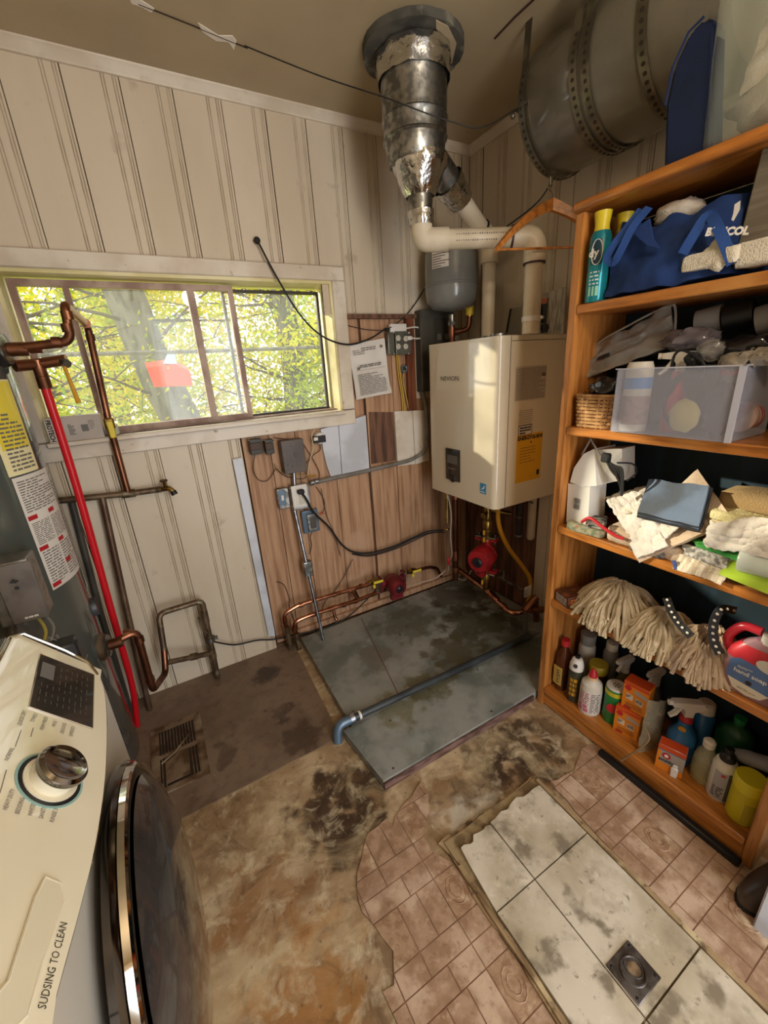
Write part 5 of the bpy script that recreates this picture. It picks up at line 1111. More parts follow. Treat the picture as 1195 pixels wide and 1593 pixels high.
# ------------------------------------------------------------------ shelf unit
SX, SB, SY0, SY1 = 1.215, 1.48, .185, .945
ZS = (1.812, 1.540, 1.169, .810, .497, .064)       # undersides; boards are 28 mm
TH = .028
sh = thing('shelf_unit', (1.35, .56, 0), 'orange stained pine shelf unit with six boards full of cleaning supplies', 'shelf unit')
for y0, y1 in ((SY1-.028, SY1), (SY0, SY0+.028)):
    MB().b2((SX, y0, 0), (SB, y1, ZS[0]), .004, 2).build('side_panel', m_shelfv, sh)
for k, z in enumerate(ZS):
    if k == 0: MB().b2((SX-.012, SY0-.012, z), (SB+.01, SY1+.008, z+TH), .011, 3).build('top_board', m_shelf, sh)
    else: MB().b2((SX, SY0+.029, z), (SB, SY1-.029, z+TH), .003).build('shelf_board', m_shelf, sh)
MB().b2((SX+.006, SY0+.029, .012), (SX+.02, SY1-.029, .0635)).build('kick_board', m_shelf, sh)
MB().b2((SB+.001, SY0, 0), (SB+.006, SY1, 1.811)).build('back_panel', m_teal, sh)
single(MB().b2((SX-.026, SY0+.02, .0), (SX-.003, .64, .026), .004), 'strip_and_shadow', m_black, 'black strip along the foot of the shelf unit, widened to stand in for the shadow there', 'strip')  # black strip made wider so its colour also carries the shelf's shadow
Z5, Z4, Z3, Z2, Z1, Z0 = [z+TH for z in reversed(ZS)]

def solid(name, label, cat, c, prof, mt, parts=(), n=24, sx=1, sy=1, rot=0, body='body', group=None):
    "turned container: profile plus extra turned parts (name, profile, material)"
    t = thing(name, c, label, cat, group)
    MB().lathe(c, prof, n, sx=sx, sy=sy, rot=rot).build(body, mt, t)
    for nm, pr, m2 in parts:
        sxx, syy = (sx, sy) if nm in ('label', 'band', 'lower_label') else (1, 1)
        MB().lathe(c, pr, n, sx=sxx, sy=syy, rot=rot).build(nm, m2, t)
    return t
def sleeve(r, z0, z1): return [(r-.0005, z0), (r+.0006, z0), (r+.0006, z1), (r-.0005, z1)]
def curved_print(t, c, r, z0, z1, a0, a1, rows, mt, seed, name='label_print', fill=.5):
    mb = MB(); q = random.Random(seed); dz = (z1-z0)/rows
    for i in range(rows):
        a = a0; z = z1-dz*(i+.85)
        while a < a1-.05:
            b = min(a+q.uniform(.15, .5), a1)
            for s in range(2):
                u, v_ = a+(b-a)*s/2, a+(b-a)*(s+1)/2
                mb.quad(*[V(c)+V((math.cos(w_)*r, math.sin(w_)*r, zz)) for w_, zz in ((u, z), (v_, z), (v_, z+dz*fill), (u, z+dz*fill))])
            a = b+.12
    return mb.build(name, mt, t)
FR = math.pi+.35           # direction facing the camera round a bottle
m_orange = mat('orange_carton', '#d9801f', .5); m_ored = mat('orange_red', '#c8481c', .5); m_blue = mat('blue_bottle', '#2c5f8c', .25); m_green = mat('green_canister', '#1f7a3c', .35)
m_yc = mat('yellow_canister', '#c9b91f', .35, c2='#b5a41a', sc=4); m_redc = mat('red_cap', '#b3242a', .35); m_silver = mat('silver_label', '#a9a6a0', .3, .3)
m_clear = mat('clear_bottle', '#cfc9a8', .08, alpha=.34, coat=.5); m_amber = mat('amber_liquid', '#4a2410', .15, c2='#5a2e14', sc=4)
m_offw = mat('off_white_plastic', '#cfc8ba', .4); m_gry = mat('grey_plastic', '#8b8985', .4)
# --- bottom shelf
c = V((1.285, .882, Z5)); t = solid('cleaner_bottle', 'dark amber cleaner bottle with red cap in the far bottom corner of the shelf', 'bottle', c,
  [(0, 0), (.030, 0), (.034, .01), (.034, .15), (.030, .175), (.014, .20), (.013, .215), (0, .215)], m_amber, [('cap', [(0, .212), (.017, .212), (.017, .238), (0, .24)], m_redc)], sx=1, sy=.85)
MB().grid(lambda s, q: c+V((-.0352, 0, 0))+V((.004*abs(s-.5), -.02+.04*s, .03+.09*q)), 4, 2).build('label', mat('yellow_brown_label', '#b7984a', .5), t)
curved_print(t, c, .0362, .04, .11, FR-.4, FR+.4, 6, m_ink, 3)
c = V((1.40, .86, Z5)); solid('spray_can', 'tall pale can with grey cap behind the black and white aerosol', 'can', c, [(0, 0), (.033, 0), (.033, .17), (.028, .19), (0, .19)], m_offw, [('cap', [(0, .185), (.029, .185), (.031, .235), (0, .24)], m_gry)])
c = V((1.43, .775, Z5)); solid('spray_can', 'smaller grey can behind the yellow-lidded jar', 'can', c, [(0, 0), (.028, 0), (.028, .18), (.020, .20), (0, .20)], m_gry, [('cap', [(0, .198), (.022, .198), (.022, .23), (0, .232)], m_offw)])
c = V((1.268, .812, Z5)); t = solid('aerosol_can', 'black and olive aerosol can with white domed cap, far end of bottom shelf', 'can', c, [(0, 0), (.026, 0), (.0275, .004), (.0275, .145), (.024, .155), (0, .155)], mat('olive_black_can', '#3f3f33', .3, .3, c2='#5a5640', sc=9),
  [('cap', [(0, .152), (.027, .152), (.026, .175), (.018, .198), (.010, .203), (0, .203)], m_white), ('nozzle', [(0, .202), (.009, .202), (.009, .214), (0, .215)], m_black)])
MB().cyl(c+V((-.0225, -.009, .178)), c+V((-.0245, -.010, .179)), .008, n=14).build('cap_print', m_ink, t)
curved_print(t, c, .0282, .03, .12, FR-.5, FR+.5, 4, m_yelg, 6, fill=.7)
c = V((1.268, .742, Z5)); t = solid('glue_bottle', 'white bottle covered in pink and grey print with a red pointed cap', 'bottle', c, [(0, 0), (.036, 0), (.039, .006), (.039, .115), (.036, .135), (.020, .150), (.018, .155), (0, .155)], m_offw,
  [('collar', [(0, .153), (.019, .153), (.018, .165), (0, .166)], mat('peach_collar', '#d9b48c', .4)), ('cap', [(0, .165), (.0165, .165), (.014, .180), (.004, .20), (0, .201)], m_redc)])
MB().lathe(c, [(.0391, .012), (.0396, .012), (.0396, .112), (.0391, .112)], 30).build('label', mat('white_label', '#d8cfc6', .4), t)
curved_print(t, c, .0402, .055, .11, FR-.9, FR+.1, 6, mat('pink_print', '#a8526a', .5), 4); curved_print(t, c, .0402, .015, .05, FR-.9, FR+.1, 2, mat('pink_print_block', '#c46a80', .5), 5, fill=.9); curved_print(t, c, .0402, .02, .11, FR+.25, FR+1.1, 12, m_inkg, 6)
c = V((1.345, .77, Z5)); solid('lidded_jar', 'squat jar with dull yellow lid behind the red-tipped bottle', 'jar', c, [(0, 0), (.034, 0), (.034, .135), (0, .135)], m_amber, [('lid', [(0, .133), (.036, .133), (.036, .165), (.033, .169), (0, .169)], mat('dull_yellow', '#a8932c', .4))])
c = V((1.303, .668, Z5)); t = solid('cleanser_canister', 'green cleanser canister with a white perforated lid on the bottom shelf', 'canister', c, [(0, 0), (.034, 0), (.036, .003), (.036, .145), (.034, .152), (0, .152)], m_green,
  [('band', [(.0355, .128), (.0368, .128), (.0368, .145), (.0355, .145)], mat('yellow_band', '#c9b62c', .4)), ('lid', [(0, .15), (.034, .15), (.035, .156), (.032, .160), (0, .158)], m_offw)])
MB().lathe(c+V((-.033, -.012, .075)), [(0, 0), (.020, .001), (.019, .003), (0, .004)], 18, (-1, -.35, 0)).build('red_emblem', m_redc, t)
mb = MB(); [mb.cyl(c+V((math.cos(k*1.05)*.011*(k > 0), math.sin(k*1.05)*.011*(k > 0), .158)), c+V((math.cos(k*1.05)*.011*(k > 0), math.sin(k*1.05)*.011*(k > 0), .1605)), .0024, n=8) for k in range(7)]; mb.build('shaker_holes', m_ink, t)
def spray(name, label, c, body, mt, head, lab=None, sx=1, sy=.7, tilt=0, s=1, nd=(-1, .15)):
    t = thing(name, c, label, 'spray bottle'); MB().lathe(c, body, 24, sx=sx, sy=sy).build('body', mt, t)
    h = body[-1][1]; d = V((nd[0], nd[1], 0)).normalized(); sd = V((-d.y, d.x, 0)); rot = Matrix((d, sd, V((0, 0, 1)))).transposed(); q = c+V((0, 0, h))
    MB().cyl(q-V((0, 0, .002)), q+V((0, 0, .016*s)), .016*s, .014*s).build('collar', lab or head, t)
    mb = MB(); P = [(-.030, .040), (-.034, .052), (-.028, .062), (.016, .062), (.040, .060), (.040, .047), (.016, .044), (.010, .034), (.010, .015), (-.010, .015), (-.012, .034)]
    mb.prism([q+rot@V((x*s, -.010*s, z*s)) for x, z in P], rot@V((0, .020*s, 0))); mb.build('spray_head', head, t)
    mb = MB(); P = [(.014, .044), (.020, .044), (.034, .022), (.044, .012), (.040, .008), (.026, .018)]
    mb.prism([q+rot@V((x*s, -.006*s, z*s)) for x, z in P], rot@V((0, .012*s, 0))); mb.build('trigger', head, t)
    MB().cyl(q+rot@V((.040*s, 0, .0535*s)), q+rot@V((.049*s, 0, .0535*s)), .0075*s, n=12).build('nozzle', head, t)
    return t
spray('spray_bottle', 'brownish spray bottle with beige trigger, behind the green canister', V((1.405, .70, Z5)), [(0, 0), (.034, 0), (.036, .02), (.036, .11), (.016, .15), (.015, .155)], mat('olive_bottle', '#6b6340', .3), m_offw)
spray('spray_bottle', 'grey-topped spray bottle, half hidden behind the orange boxes', V((1.43, .60, Z5)), [(0, 0), (.034, 0), (.036, .02), (.036, .11), (.016, .15), (.015, .155)], m_gry, m_white)
def carton(name, label, c, sz, rz, front, top, group=None, logo='', lcol=None, z0=None):
    t = thing(name, c, label, 'box', group); rot = Matrix.Rotation(rz, 3, 'Z'); c = V(c)
    MB().box(c+V((0, 0, sz[2]/2)), sz, rot, .0015).build('body', front, t)
    MB().box(c+V((0, 0, sz[2]+.0006)), (sz[0]-.003, sz[1]-.003, .001), rot).build('lid_print', top, t)
    f0 = c+rot@V((-sz[0]/2-.0004, sz[1]/2, 0)); xd = rot@V((0, -1, 0)); up = V((0, 0, 1))
    return t, f0, xd, up, rot
for k, (pos, rz, lab) in enumerate(((V((1.292, .603, Z5)), .22, 'lower of two stacked orange baking soda cartons'), (V((1.302, .592, Z5+.1152)), .14, 'upper of two stacked orange baking soda cartons'))):
    t, f0, xd, up, rot = carton('soda_carton', lab, pos, (.052, .082, .114), rz, m_orange, m_ored)
    MB().quad(f0+up*.100+xd*.0005, f0+up*.100+xd*.0815, f0+up*.1135+xd*.0815, f0+up*.1135+xd*.0005).build('top_band', m_ored, t)
    MB().quad(f0+up*.078+xd*.038, f0+up*.070+xd*.078, f0+up*.084+xd*.078, f0+up*.094+xd*.038).build('grey_flash', m_silver, t)
    mb = MB(); n_ = xd.cross(up)*-1
    mb.cyl(f0+up*.090+xd*.016-xd.cross(up)*-.0003, f0+up*.090+xd*.016+xd.cross(up)*.0008, .011, n=16); mb.build('round_emblem', m_redc, t)
    MB().quad(*[f0+xd.cross(up)*.0006+up*z+xd*x for x, z in ((.014, .045), (.036, .043), (.036, .066), (.014, .068))]).build('window_print', mat('soda_print_%d' % k, '#d6c7b2', .5), t)
    MB().quad(*[f0+xd.cross(up)*.0006+up*z+xd*x for x, z in ((.044, .040), (.068, .037), (.068, .060), (.044, .063))]).build('window_print', mat('soda_print_b%d' % k, '#cbbba4', .5), t)
    mb = MB(); print_lines(mb, f0+xd*.014+up*.050, xd, up, .02, .014, 2, 3, .6, lift=.0011); print_lines(mb, f0+xd*.046+up*.045, xd, up, .02, .014, 2, 5, .6, lift=.0011); print_lines(mb, f0+xd*.014+up*.012, xd, up, .056, .02, 3, 5, .3); mb.build('label_print', m_ink, t)
    MB().quad(*[f0+xd.cross(up)*.0006+up*z+xd*x for x, z in ((.01, .004), (.034, .004), (.034, .012), (.01, .012))]).build('red_tab', m_redc, t)
# hanging clear bag strap
cb = thing('clear_bag', (1.30, .52, Z5), 'wrinkled clear plastic sheet standing right of the orange cartons with a dangling tie', 'plastic')
MB().grid(lambda s, q: V((1.235+.14*s, .530-.02*math.sin(s*3)+.010*noise.noise(V((s*6, q*6, 2))), Z5+.002+(.235-.05*s)*q)), 10, 12, .001).build('film', mat('bag_film', '#a59a80', .12, alpha=.4, bump=.6, bsc=30), cb)
MB().tube(smoothpts([at(1003, 1130, x=1.228), at(1010, 1150, x=1.215), at(990, 1168, x=1.205), at(967, 1183, x=1.20)]), [.003]*18+[.005], 6).build('tie', mat('tie_film', '#8a7355', .2), cb)
t = spray('spray_bottle', 'big blue spray bottle with white trigger and red neck behind the white-orange carton', V((1.335, .452, Z5)), [(0, 0), (.048, 0), (.052, .012), (.052, .085), (.047, .115), (.026, .140), (.0235, .165)], m_blue, m_white, m_redc, 1, .8, s=1.25, nd=(-.75, .65))
MB().lathe((1.335, .452, Z5), [(.0525, .04), (.053, .04), (.053, .088), (.0525, .088)], 24, sx=1, sy=.8).build('label', mat('dark_blue_label', '#1f4a73', .3), t)
text('lettering', 'epel', .028, (1.2835, .478, Z5+.072), (-.1, -1, 0), (0, 0, 1), m_white, t, bold=.001)
MB().cyl((1.309, .447, Z5+.145), (1.305, .446, Z5+.144), .011, n=16).build('round_seal', m_yelg, t)
t, f0, xd, up, rot = carton('soda_carton', 'orange and silver carton with a white clip on its front, before the blue spray bottle', V((1.268, .444, Z5)), (.040, .076, .100), .30, m_silver, m_ored)
n0 = xd.cross(up)*.0005
MB().quad(*[f0+n0+up*z+xd*x for x, z in ((.0, .084), (.076, .084), (.076, .100), (.0, .100))]).build('orange_band', m_ored, t)
MB().quad(*[f0+n0+up*z+xd*x for x, z in ((.0, .080), (.076, .080), (.076, .0835), (.0, .0835))]).build('blue_line', m_bluegrey, t)
MB().quad(*[f0+n0+up*z+xd*x for x, z in ((.0, .0), (.076, .0), (.076, .022), (.03, .03), (.0, .03))]).build('orange_base', m_orange, t)
MB().quad(*[f0+n0+up*z+xd*x for x, z in ((.0, .03), (.010, .03), (.010, .078), (.0, .078))]).build('orange_side', m_orange, t)
MB().cyl(f0+xd*.026+up*.063, f0+xd*.026+up*.063+xd.cross(up)*.0012, .012, n=18).build('round_emblem', m_redc, t)
MB().cyl(f0+xd*.026+up*.063+xd.cross(up)*.001, f0+xd*.026+up*.063+xd.cross(up)*.0018, .006, n=14).build('emblem_centre', m_white, t)
text('lettering', 'smiths', .019, f0+xd*.006+up*.036, xd, up, m_ink, t, bold=.0005, width=.046)
mb = MB(); mb.box(f0+xd*.054+up*.014+xd.cross(up)*.006, (.008, .020, .045), rot, .003); mb.box(f0+xd*.054+up*.036+xd.cross(up)*.004, (.006, .014, .022), rot, .003); single(mb, 'white_clip', m_white, 'white plastic clip leaning on the silver and orange carton', 'clip')
c = V((1.315, .372, Z5)); t = solid('glass_bottle', 'clear yellowish glass bottle with a white stopper beside the silver carton', 'bottle', c, [(0, .002), (.030, .002), (.033, .01), (.033, .075), (.026, .11), (.018, .125), (.015, .14), (0, .14)], m_clear, [('stopper', [(0, .138), (.016, .138), (.017, .158), (.012, .164), (0, .164)], m_offw)])
MB().lathe(c, [(0, .004), (.030, .004), (.030, .03), (0, .03)], 20).build('liquid', mat('yellow_liquid', '#8f7d3c', .1), t)
c = V((1.405, .43, Z5)); solid('blue_can', 'blue can with pale cap at the back, right of the blue spray bottle', 'can', c, [(0, 0), (.031, 0), (.031, .17), (.026, .185), (0, .185)], m_blue, [('cap', [(0, .183), (.027, .183), (.025, .215), (.018, .222), (0, .222)], m_offw)])
c = V((1.30, .318, Z5)); t = solid('aerosol_can', 'white and grey aerosol can with black nozzle near the end of the bottom shelf', 'can', c, [(0, 0), (.029, 0), (.031, .004), (.031, .125), (.026, .142), (.014, .150), (0, .150)], m_offw, [('nozzle', [(0, .148), (.020, .148), (.019, .165), (.010, .172), (.011, .19), (0, .19)], m_black)])
MB().grid(lambda s, q: c+V((math.cos(FR+.35+1.1*s)*.0318, math.sin(FR+.35+1.1*s)*.0318, .008+.112*q)), 8, 1).build('dark_side_label', mat('grey_dark_label', '#57534f', .35), t)
MB().grid(lambda s, q: c+V((math.cos(FR-.75+1.05*s)*.0318, math.sin(FR-.75+1.05*s)*.0318, .010+.108*q)), 8, 1).build('grey_label', mat('grey_label', '#a29f9f', .35), t)
curved_print(t, c, .0324, .02, .06, FR-.65, FR+.2, 5, m_ink, 8, fill=.5); curved_print(t, c, .0324, .10, .112, FR-.2, FR+.25, 1, m_redc, 9, fill=.8)
c = V((1.425, .345, Z5)); solid('green_jug', 'dark green plastic jug at the back of the bottom shelf', 'jug', c, [(0, 0), (.05, 0), (.052, .01), (.052, .14), (.04, .17), (.015, .185), (.013, .20), (0, .2)], mat('dark_green_jug', '#1f5231', .3), [('cap', [(0, .198), (.016, .198), (.016, .215), (0, .215)], m_green)], sx=.8, sy=1)
tb_ = thing('grey_tube', (1.36, .27, Z5+.13), 'grey plastic tube lying slanted above the cans at the shelf end', 'tube')
MB().tube([(1.33, .335, Z5+.15), (1.34, .29, Z5+.158), (1.36, .225, Z5+.17)], [.010, .022, .024], 16).build('tube_body', m_gry, tb_)
MB().cyl((1.328, .340, Z5+.149), (1.33, .333, Z5+.15), .008, n=12).build('cap', m_black, tb_)
c = V((1.285, .252, Z5)); t = solid('wipes_canister', 'bright yellow round canister with a yellow screw lid at the shelf end', 'canister', c, [(0, 0), (.036, 0), (.038, .004), (.038, .118), (0, .118)], m_yc, [('lid', [(0, .116), (.0395, .116), (.0395, .150), (.036, .154), (0, .154)], mat('yellow_lid', '#d3c327', .35))], n=32)
MB().grid(lambda s, q: c+V((math.cos(FR-.1+1.1*s)*.0388, math.sin(FR-.1+1.1*s)*.0388, .01+.075*q)), 8, 1).build('label', mat('yellow_label', '#a99a2a', .45), t)
# --- mop shelf
def mop(name, label, c, rx, ry, h, n, seed, dirs, mt, band=None, r=.0042):
    t = thing(name, c, label, 'mop head'); rr = random.Random(seed); mb = MB(); c = V(c)
    for k in range(n):
        a = rr.uniform(*dirs); L_ = rr.uniform(.72, 1.06); d = V((math.cos(a)*rx, math.sin(a)*ry, 0)); st = rr.uniform(0, .35); top = h*rr.uniform(.55, 1)
        tw = rr.uniform(-1.1, 1.1); side = V((-d.y, d.x, 0)); pts = []
        for j in range(7):
            q = st+(1-st)*j/6*L_; z = top*max(0, 1-q**2.0*1.02)+.005+.004*math.sin(j*2+k)
            p = c+d*q+side*(tw*q*q*.35+.03*math.sin(j*1.3+k))+V((0, 0, z))
            if p.x < SX-.004: p.z -= min(.03, (SX-p.x)*1.2)
            p.x = max(SX-.016, min(p.x, SB-.012)); pts.append(p)
        mb.tube(smoothpts(pts, 2), [r*rr.uniform(.8, 1.15)]*13, 5)
    mb.build('strands', mt, t, fix=False, kind='stuff')
    if band:
        pts = smoothpts(band, 5); f = MB(); rings = []
        for i, p in enumerate(pts):
            tn = (pts[min(i+1, len(pts)-1)]-pts[max(i-1, 0)]).normalized(); s_ = tn.cross(V((-1, -.6, .4))).normalized()
            rings.append([p-s_*.011, p+s_*.011, p+s_*.011+V((.004, 0, -.002)), p-s_*.011+V((.004, 0, -.002))])
        f.rings(rings); b = f.build('black_band', m_black, t)
        f = MB()
        for i in range(1, len(pts)-1, 2): f.sph(pts[i]+V((-.0025, -.0015, .001)), .0042, (.5, 1, 1), 8)
        f.build('band_eyelets', m_offw, b)
    return t
m_mop = mat('beige_cotton_strands', '#c9b593', .95, c2='#ab9776', sc=14, c3='#dccbab', sc3=25, bump=.6, bsc=300)
m_mop2 = mat('pinkish_cotton_strands', '#bda58a', .95, c2='#9c8670', sc=14, bump=.6, bsc=300)
Zm = Z4
m_mop_r = .006
mop('mop_head', 'largest shaggy beige mop head heaped at the far end of the mop shelf', (1.33, .715, Zm), .135, .165, .13, 240, 1, (1.2, 5.0), m_mop, None, .0060)
mop('mop_head', 'middle mop head with strands fanned over the shelf edge and a black eyelet band', (1.33, .56, Zm), .14, .14, .105, 170, 2, (2.1, 4.9), m_mop, [at(1037, 930, x=1.27), at(1045, 952, x=1.25), at(1058, 972, x=1.235), at(1075, 990, x=1.225)], .0060)
mop('mop_head', 'nearest mop head beside the hand soap jug, with curved black eyelet band', (1.32, .425, Zm), .125, .12, .115, 180, 3, (1.9, 4.6), m_mop2, [at(1145, 950, x=1.30), at(1122, 948, x=1.26), at(1110, 970, x=1.24), at(1110, 995, x=1.23), at(1120, 1018, x=1.225)], .0060)
mb_ = thing('match_box', (1.26, .87, Z4), 'small dark brown printed carton in the far corner of the mop shelf', 'box')
rot = Matrix.Rotation(-.25, 3, 'Z'); c = V((1.268, .862, Z4))
MB().box(c+V((0, 0, .022)), (.10, .075, .044), rot, .0015).build('body', mat('dark_brown_carton', '#4a2a1c', .35, c2='#7a3f22', sc=30), mb_)
mb = MB(); f0 = c+rot@V((.04, -.0378, .005)); print_lines(mb, c+rot@V((-.04, -.0378, .006)), rot@V((1, 0, 0)), V((0, 0, 1)), .08, .032, 3, 5, .6); mb.build('box_print', mat('copper_print', '#b5683a', .4), mb_)
mb = MB(); print_lines(mb, c+rot@V((-.0503, .03, .006)), rot@V((0, -1, 0)), V((0, 0, 1)), .06, .032, 4, 9, .5); mb.build('end_print', m_offw, mb_)
single(MB().tube([(1.26+math.cos(k*math.pi/12)*.026, .765+math.sin(k*math.pi/12)*.026, Z4+.0006) for k in range(24)], .0012, 4, closed=True), 'ring_stain', mat('ring_stain', '#6e3a14', .5), 'round ring mark left on the mop shelf board', 'stain')
sj = thing('soap_jug', (1.262, .303, Z4), 'large clear pink hand soap refill jug with blue label on the mop shelf', 'jug')
c = V((1.262, .303, Z4)); m_soap = mat('pink_soap', '#c79aa6', .08, alpha=.62, c2='#b58a90', sc=7, coat=.3)
mb = MB(); rings = []
for z, hx, hy in ((0, .030, .062), (.006, .034, .067), (.10, .034, .067), (.125, .032, .060), (.155, .022, .036), (.170, .014, .016)):
    rings.append([c+V((math.copysign(abs(math.cos(a))**.55, math.cos(a))*hx, math.copysign(abs(math.sin(a))**.55, math.sin(a))*hy, z)) for a in [k*math.pi/16 for k in range(32)]])
mb.rings(rings); mb.build('body', m_soap, sj)
mb = MB(); mb.rings([[p+V((0, 0, .0)) for p in [c+V((math.copysign(abs(math.cos(a))**.55, math.cos(a))*hx, math.copysign(abs(math.sin(a))**.55, math.sin(a))*hy, z)) for a in [k*math.pi/16 for k in range(32)]]] for z, hx, hy in ((.104, .0346, .0676), (.126, .0326, .061), (.150, .0245, .042))], caps=False); mb.build('red_shoulder_label', mat('red_label', '#c2323c', .3), sj)
fx = c.x-.0348
def flat(pts, dx, name, mt, par): return MB().prism([(fx-dx, y, z) for y, z in pts], (.0006, 0, 0)).build(name, mt, par)
ov = lambda cy, cz, ry, rz, n=20: [(cy+math.cos(k*2*math.pi/n)*ry, cz+math.sin(k*2*math.pi/n)*rz) for k in range(n)]
lb = flat([(c.y-.045, Z4+.035), (c.y-.048, Z4+.09), (c.y-.03, Z4+.105), (c.y+.03, Z4+.112), (c.y+.048, Z4+.10), (c.y+.05, Z4+.05), (c.y+.04, Z4+.035)], .0004, 'label', mat('blue_soap_label', '#54709f', .3), sj)
flat([(c.y-.045, Z4+.036), (c.y+.045, Z4+.045), (c.y+.03, Z4+.018), (c.y, Z4+.010), (c.y-.03, Z4+.016)], .0009, 'lower_label', mat('cream_soap_label', '#d9cdb8', .4), lb)
flat(ov(c.y-.033, Z4+.118, .03, .018), .0006, 'pale_label', m_offw, lb)
text('lettering', 'hand soap', .017, (fx-.0006, c.y+.036, Z4+.068), (0, -1, 0), (0, 0, 1), m_white, lb, bold=.0004, width=.070)
mb = MB(); print_lines(mb, (fx-.0006, c.y+.03, Z4+.083), (0, -1, 0), (0, 0, 1), .045, .008, 2, 3, .4); mb.build('small_print', m_white, lb)
mb = MB(); mb.cyl((fx-.0012, c.y, Z4+.05), (fx-.002, c.y, Z4+.05), .007, n=12); print_lines(mb, (fx-.0014, c.y+.02, Z4+.022), (0, -1, 0), (0, 0, 1), .04, .008, 2, 4, .3); mb.build('label_mark', m_ink, lb)
mb = MB(); mb.cyl(c+V((0, -.01, .166)), c+V((0, -.01, .19)), .018, n=20); mb.build('cap', m_white, sj)
MB().tube(smoothpts([c+V((0, .064, .105)), c+V((0, .075, .14)), c+V((0, .05, .185)), c+V((0, .01, .19))]), .012, 10).build('handle', mat('red_handle', '#b52a38', .25), sj)
# --- towel shelf
def cloth(name, label, P, mt, th=.008, amp=.006, fr=7, seed=1, nu=22, nv=22, cat='cloth', bump=0, edge=None, sag=0):
    P = [V(p) for p in P]
    nn = (P[1]-P[0]).cross(P[3]-P[0]); nn = nn.normalized() if nn.length else V((0, 0, 1))
    if nn.z < 0 and abs(nn.z) > .3 or (abs(nn.z) <= .3 and nn.x > 0): nn = -nn
    def f(s, t):
        p = P[0].lerp(P[1], s).lerp(P[3].lerp(P[2], s), t)
        k = noise.noise(V((s*fr+seed*7.1, t*fr, seed)))+.5*noise.noise(V((s*fr*2.3, t*fr*2.3+seed, 5)))
        ed = .5+.5*min(1, 6*min(s, 1-s, t, 1-t))
        rnd = (1-min(1, 7*min(s, 1-s)))**2*.3+(1-min(1, 7*min(t, 1-t)))**2*.3
        return p+nn*(k*amp*ed-rnd*th)+V((0, 0, -sag*4*s*(1-s)*t))
    mb = MB(); mb.grid(f, nu, nv, th); o = mb.build(name, mt, sharp=75); o['label'] = label; o['category'] = cat
    me = o.data; return o
def pil(name, label, c, sz, rz, mt, amp=.006, seed=1, layers=1, cat='cloth', fr=5, tilt=(0, 0), thick=None, dz=None):
    "folded textile: soft rounded slabs"
    c = V(c); rot = Matrix.Rotation(rz, 3, 'Z') @ Matrix.Rotation(tilt[0], 3, 'X') @ Matrix.Rotation(tilt[1], 3, 'Y'); hz = sz[2]/layers
    t = None
    if layers > 1: t = thing(name, c, label, cat)
    for l in range(layers):
        mb = MB(); rings = []; N_ = 30; M_ = 8
        for i in range(M_+1):
            ph = -math.pi/2+math.pi*i/M_; ring = []
            for k in range(N_):
                a = 2*math.pi*k/N_; ca, sa = math.cos(a), math.sin(a); e = .28
                x = math.copysign(abs(ca)**e, ca); y = math.copysign(abs(sa)**e, sa); cp = abs(math.cos(ph))**.35; 
                p = V((x*sz[0]/2*(.9+.1*cp)*(1 if cp > .02 else .0), y*sz[1]/2*(.9+.1*cp)*(1 if cp > .02 else 0), math.sin(ph)*hz/2+hz*(l+.5)))
                p += V((1, .7, .8))*amp*noise.noise(V((p.x*fr*9+seed, p.y*fr*9, p.z*20+l*3)))
                ring.append(c+rot@p)
            rings.append(ring)
        for r_i in (0, -1):
            cc = sum(rings[r_i], V())/N_; rings[r_i] = [cc.lerp(p, .5) for p in rings[-2 if r_i else 1]]
            for p in rings[r_i]: p.z = cc.z
        mb.rings(rings)
        if layers > 1: mb.build('fold', mt, t, sharp=80)
        else: return single(mb, name, mt, label, cat, sharp=80)
    return t
m_wcl = mat('white_cloth', '#d9d2c8', .95, c2='#cbc2b6', sc=12, bump=.5, bsc=180); m_bt = mat('beige_towel', '#c9b39a', .95, c2='#b59c82', sc=12, bump=.7, bsc=260)
m_bgc = mat('blue_grey_cloth', '#4e555f', .9, c2='#64748a', sc=7, bump=.5, bsc=300); m_edge = mat('dark_edge', '#26272b', .9)
m_tan = mat('tan_towel', '#9c8158', .95, bump=.6, bsc=260); m_yk = mat('cream_knit', '#cfc493', .95, c2='#b9ad79', sc=40, bump=1, bsc=170)
ap = thing('garment_steamer', (1.30, .86, Z3), 'white handheld appliance with black cord standing in the far corner above towels', 'appliance')
MB().prism([at(881, 812, x=1.245), at(884, 752, x=1.25), at(918, 756, x=1.245), at(914, 826, x=1.24)], (.085, -.004, 0)).build('base_box', m_white, ap)
mb = MB(); q0 = at(892, 782, x=1.2425)
for i in range(2):
    for j in range(2): mb.b2(q0+V((-.0005, -.004-.011*i, -.02+.021*j)), q0+V((.001, -.013-.011*i, -.002+.021*j)))
mb.build('vents', m_inkg, ap)
bm_ = MB(); P = [at(887, 750, x=1.25), at(893, 728, x=1.25), at(908, 706, x=1.26), at(925, 698, x=1.27), at(928, 756, x=1.245), at(905, 757, x=1.243)]; bm_.prism(P, (.09, -.015, .004)); bm_.build('upper_housing', m_white, ap)
MB().prism([at(925, 700, x=1.268), at(968, 698, x=1.30), at(968, 748, x=1.30), at(928, 752, x=1.262)], (.07, 0, 0)).build('rear_housing', m_offw, ap)
for us in ((905, 920), (934, 918)): MB().tube([at(us[0], 708, x=1.265), at(us[1], 682, x=1.27)], .0028, 8).build('handle_rod', m_gry, ap)
mb = MB(); rr = random.Random(3)
for k in range(7):
    o1 = rr.uniform(-.006, .006)
    mb.tube(smoothpts([at(940+k*2, 708+k*3, x=1.262), at(950+k*3, 730, x=1.25+o1), at(962+k, 745+k*4, x=1.248+o1), at(970-k, 765, x=1.25)]), .0032, 6)
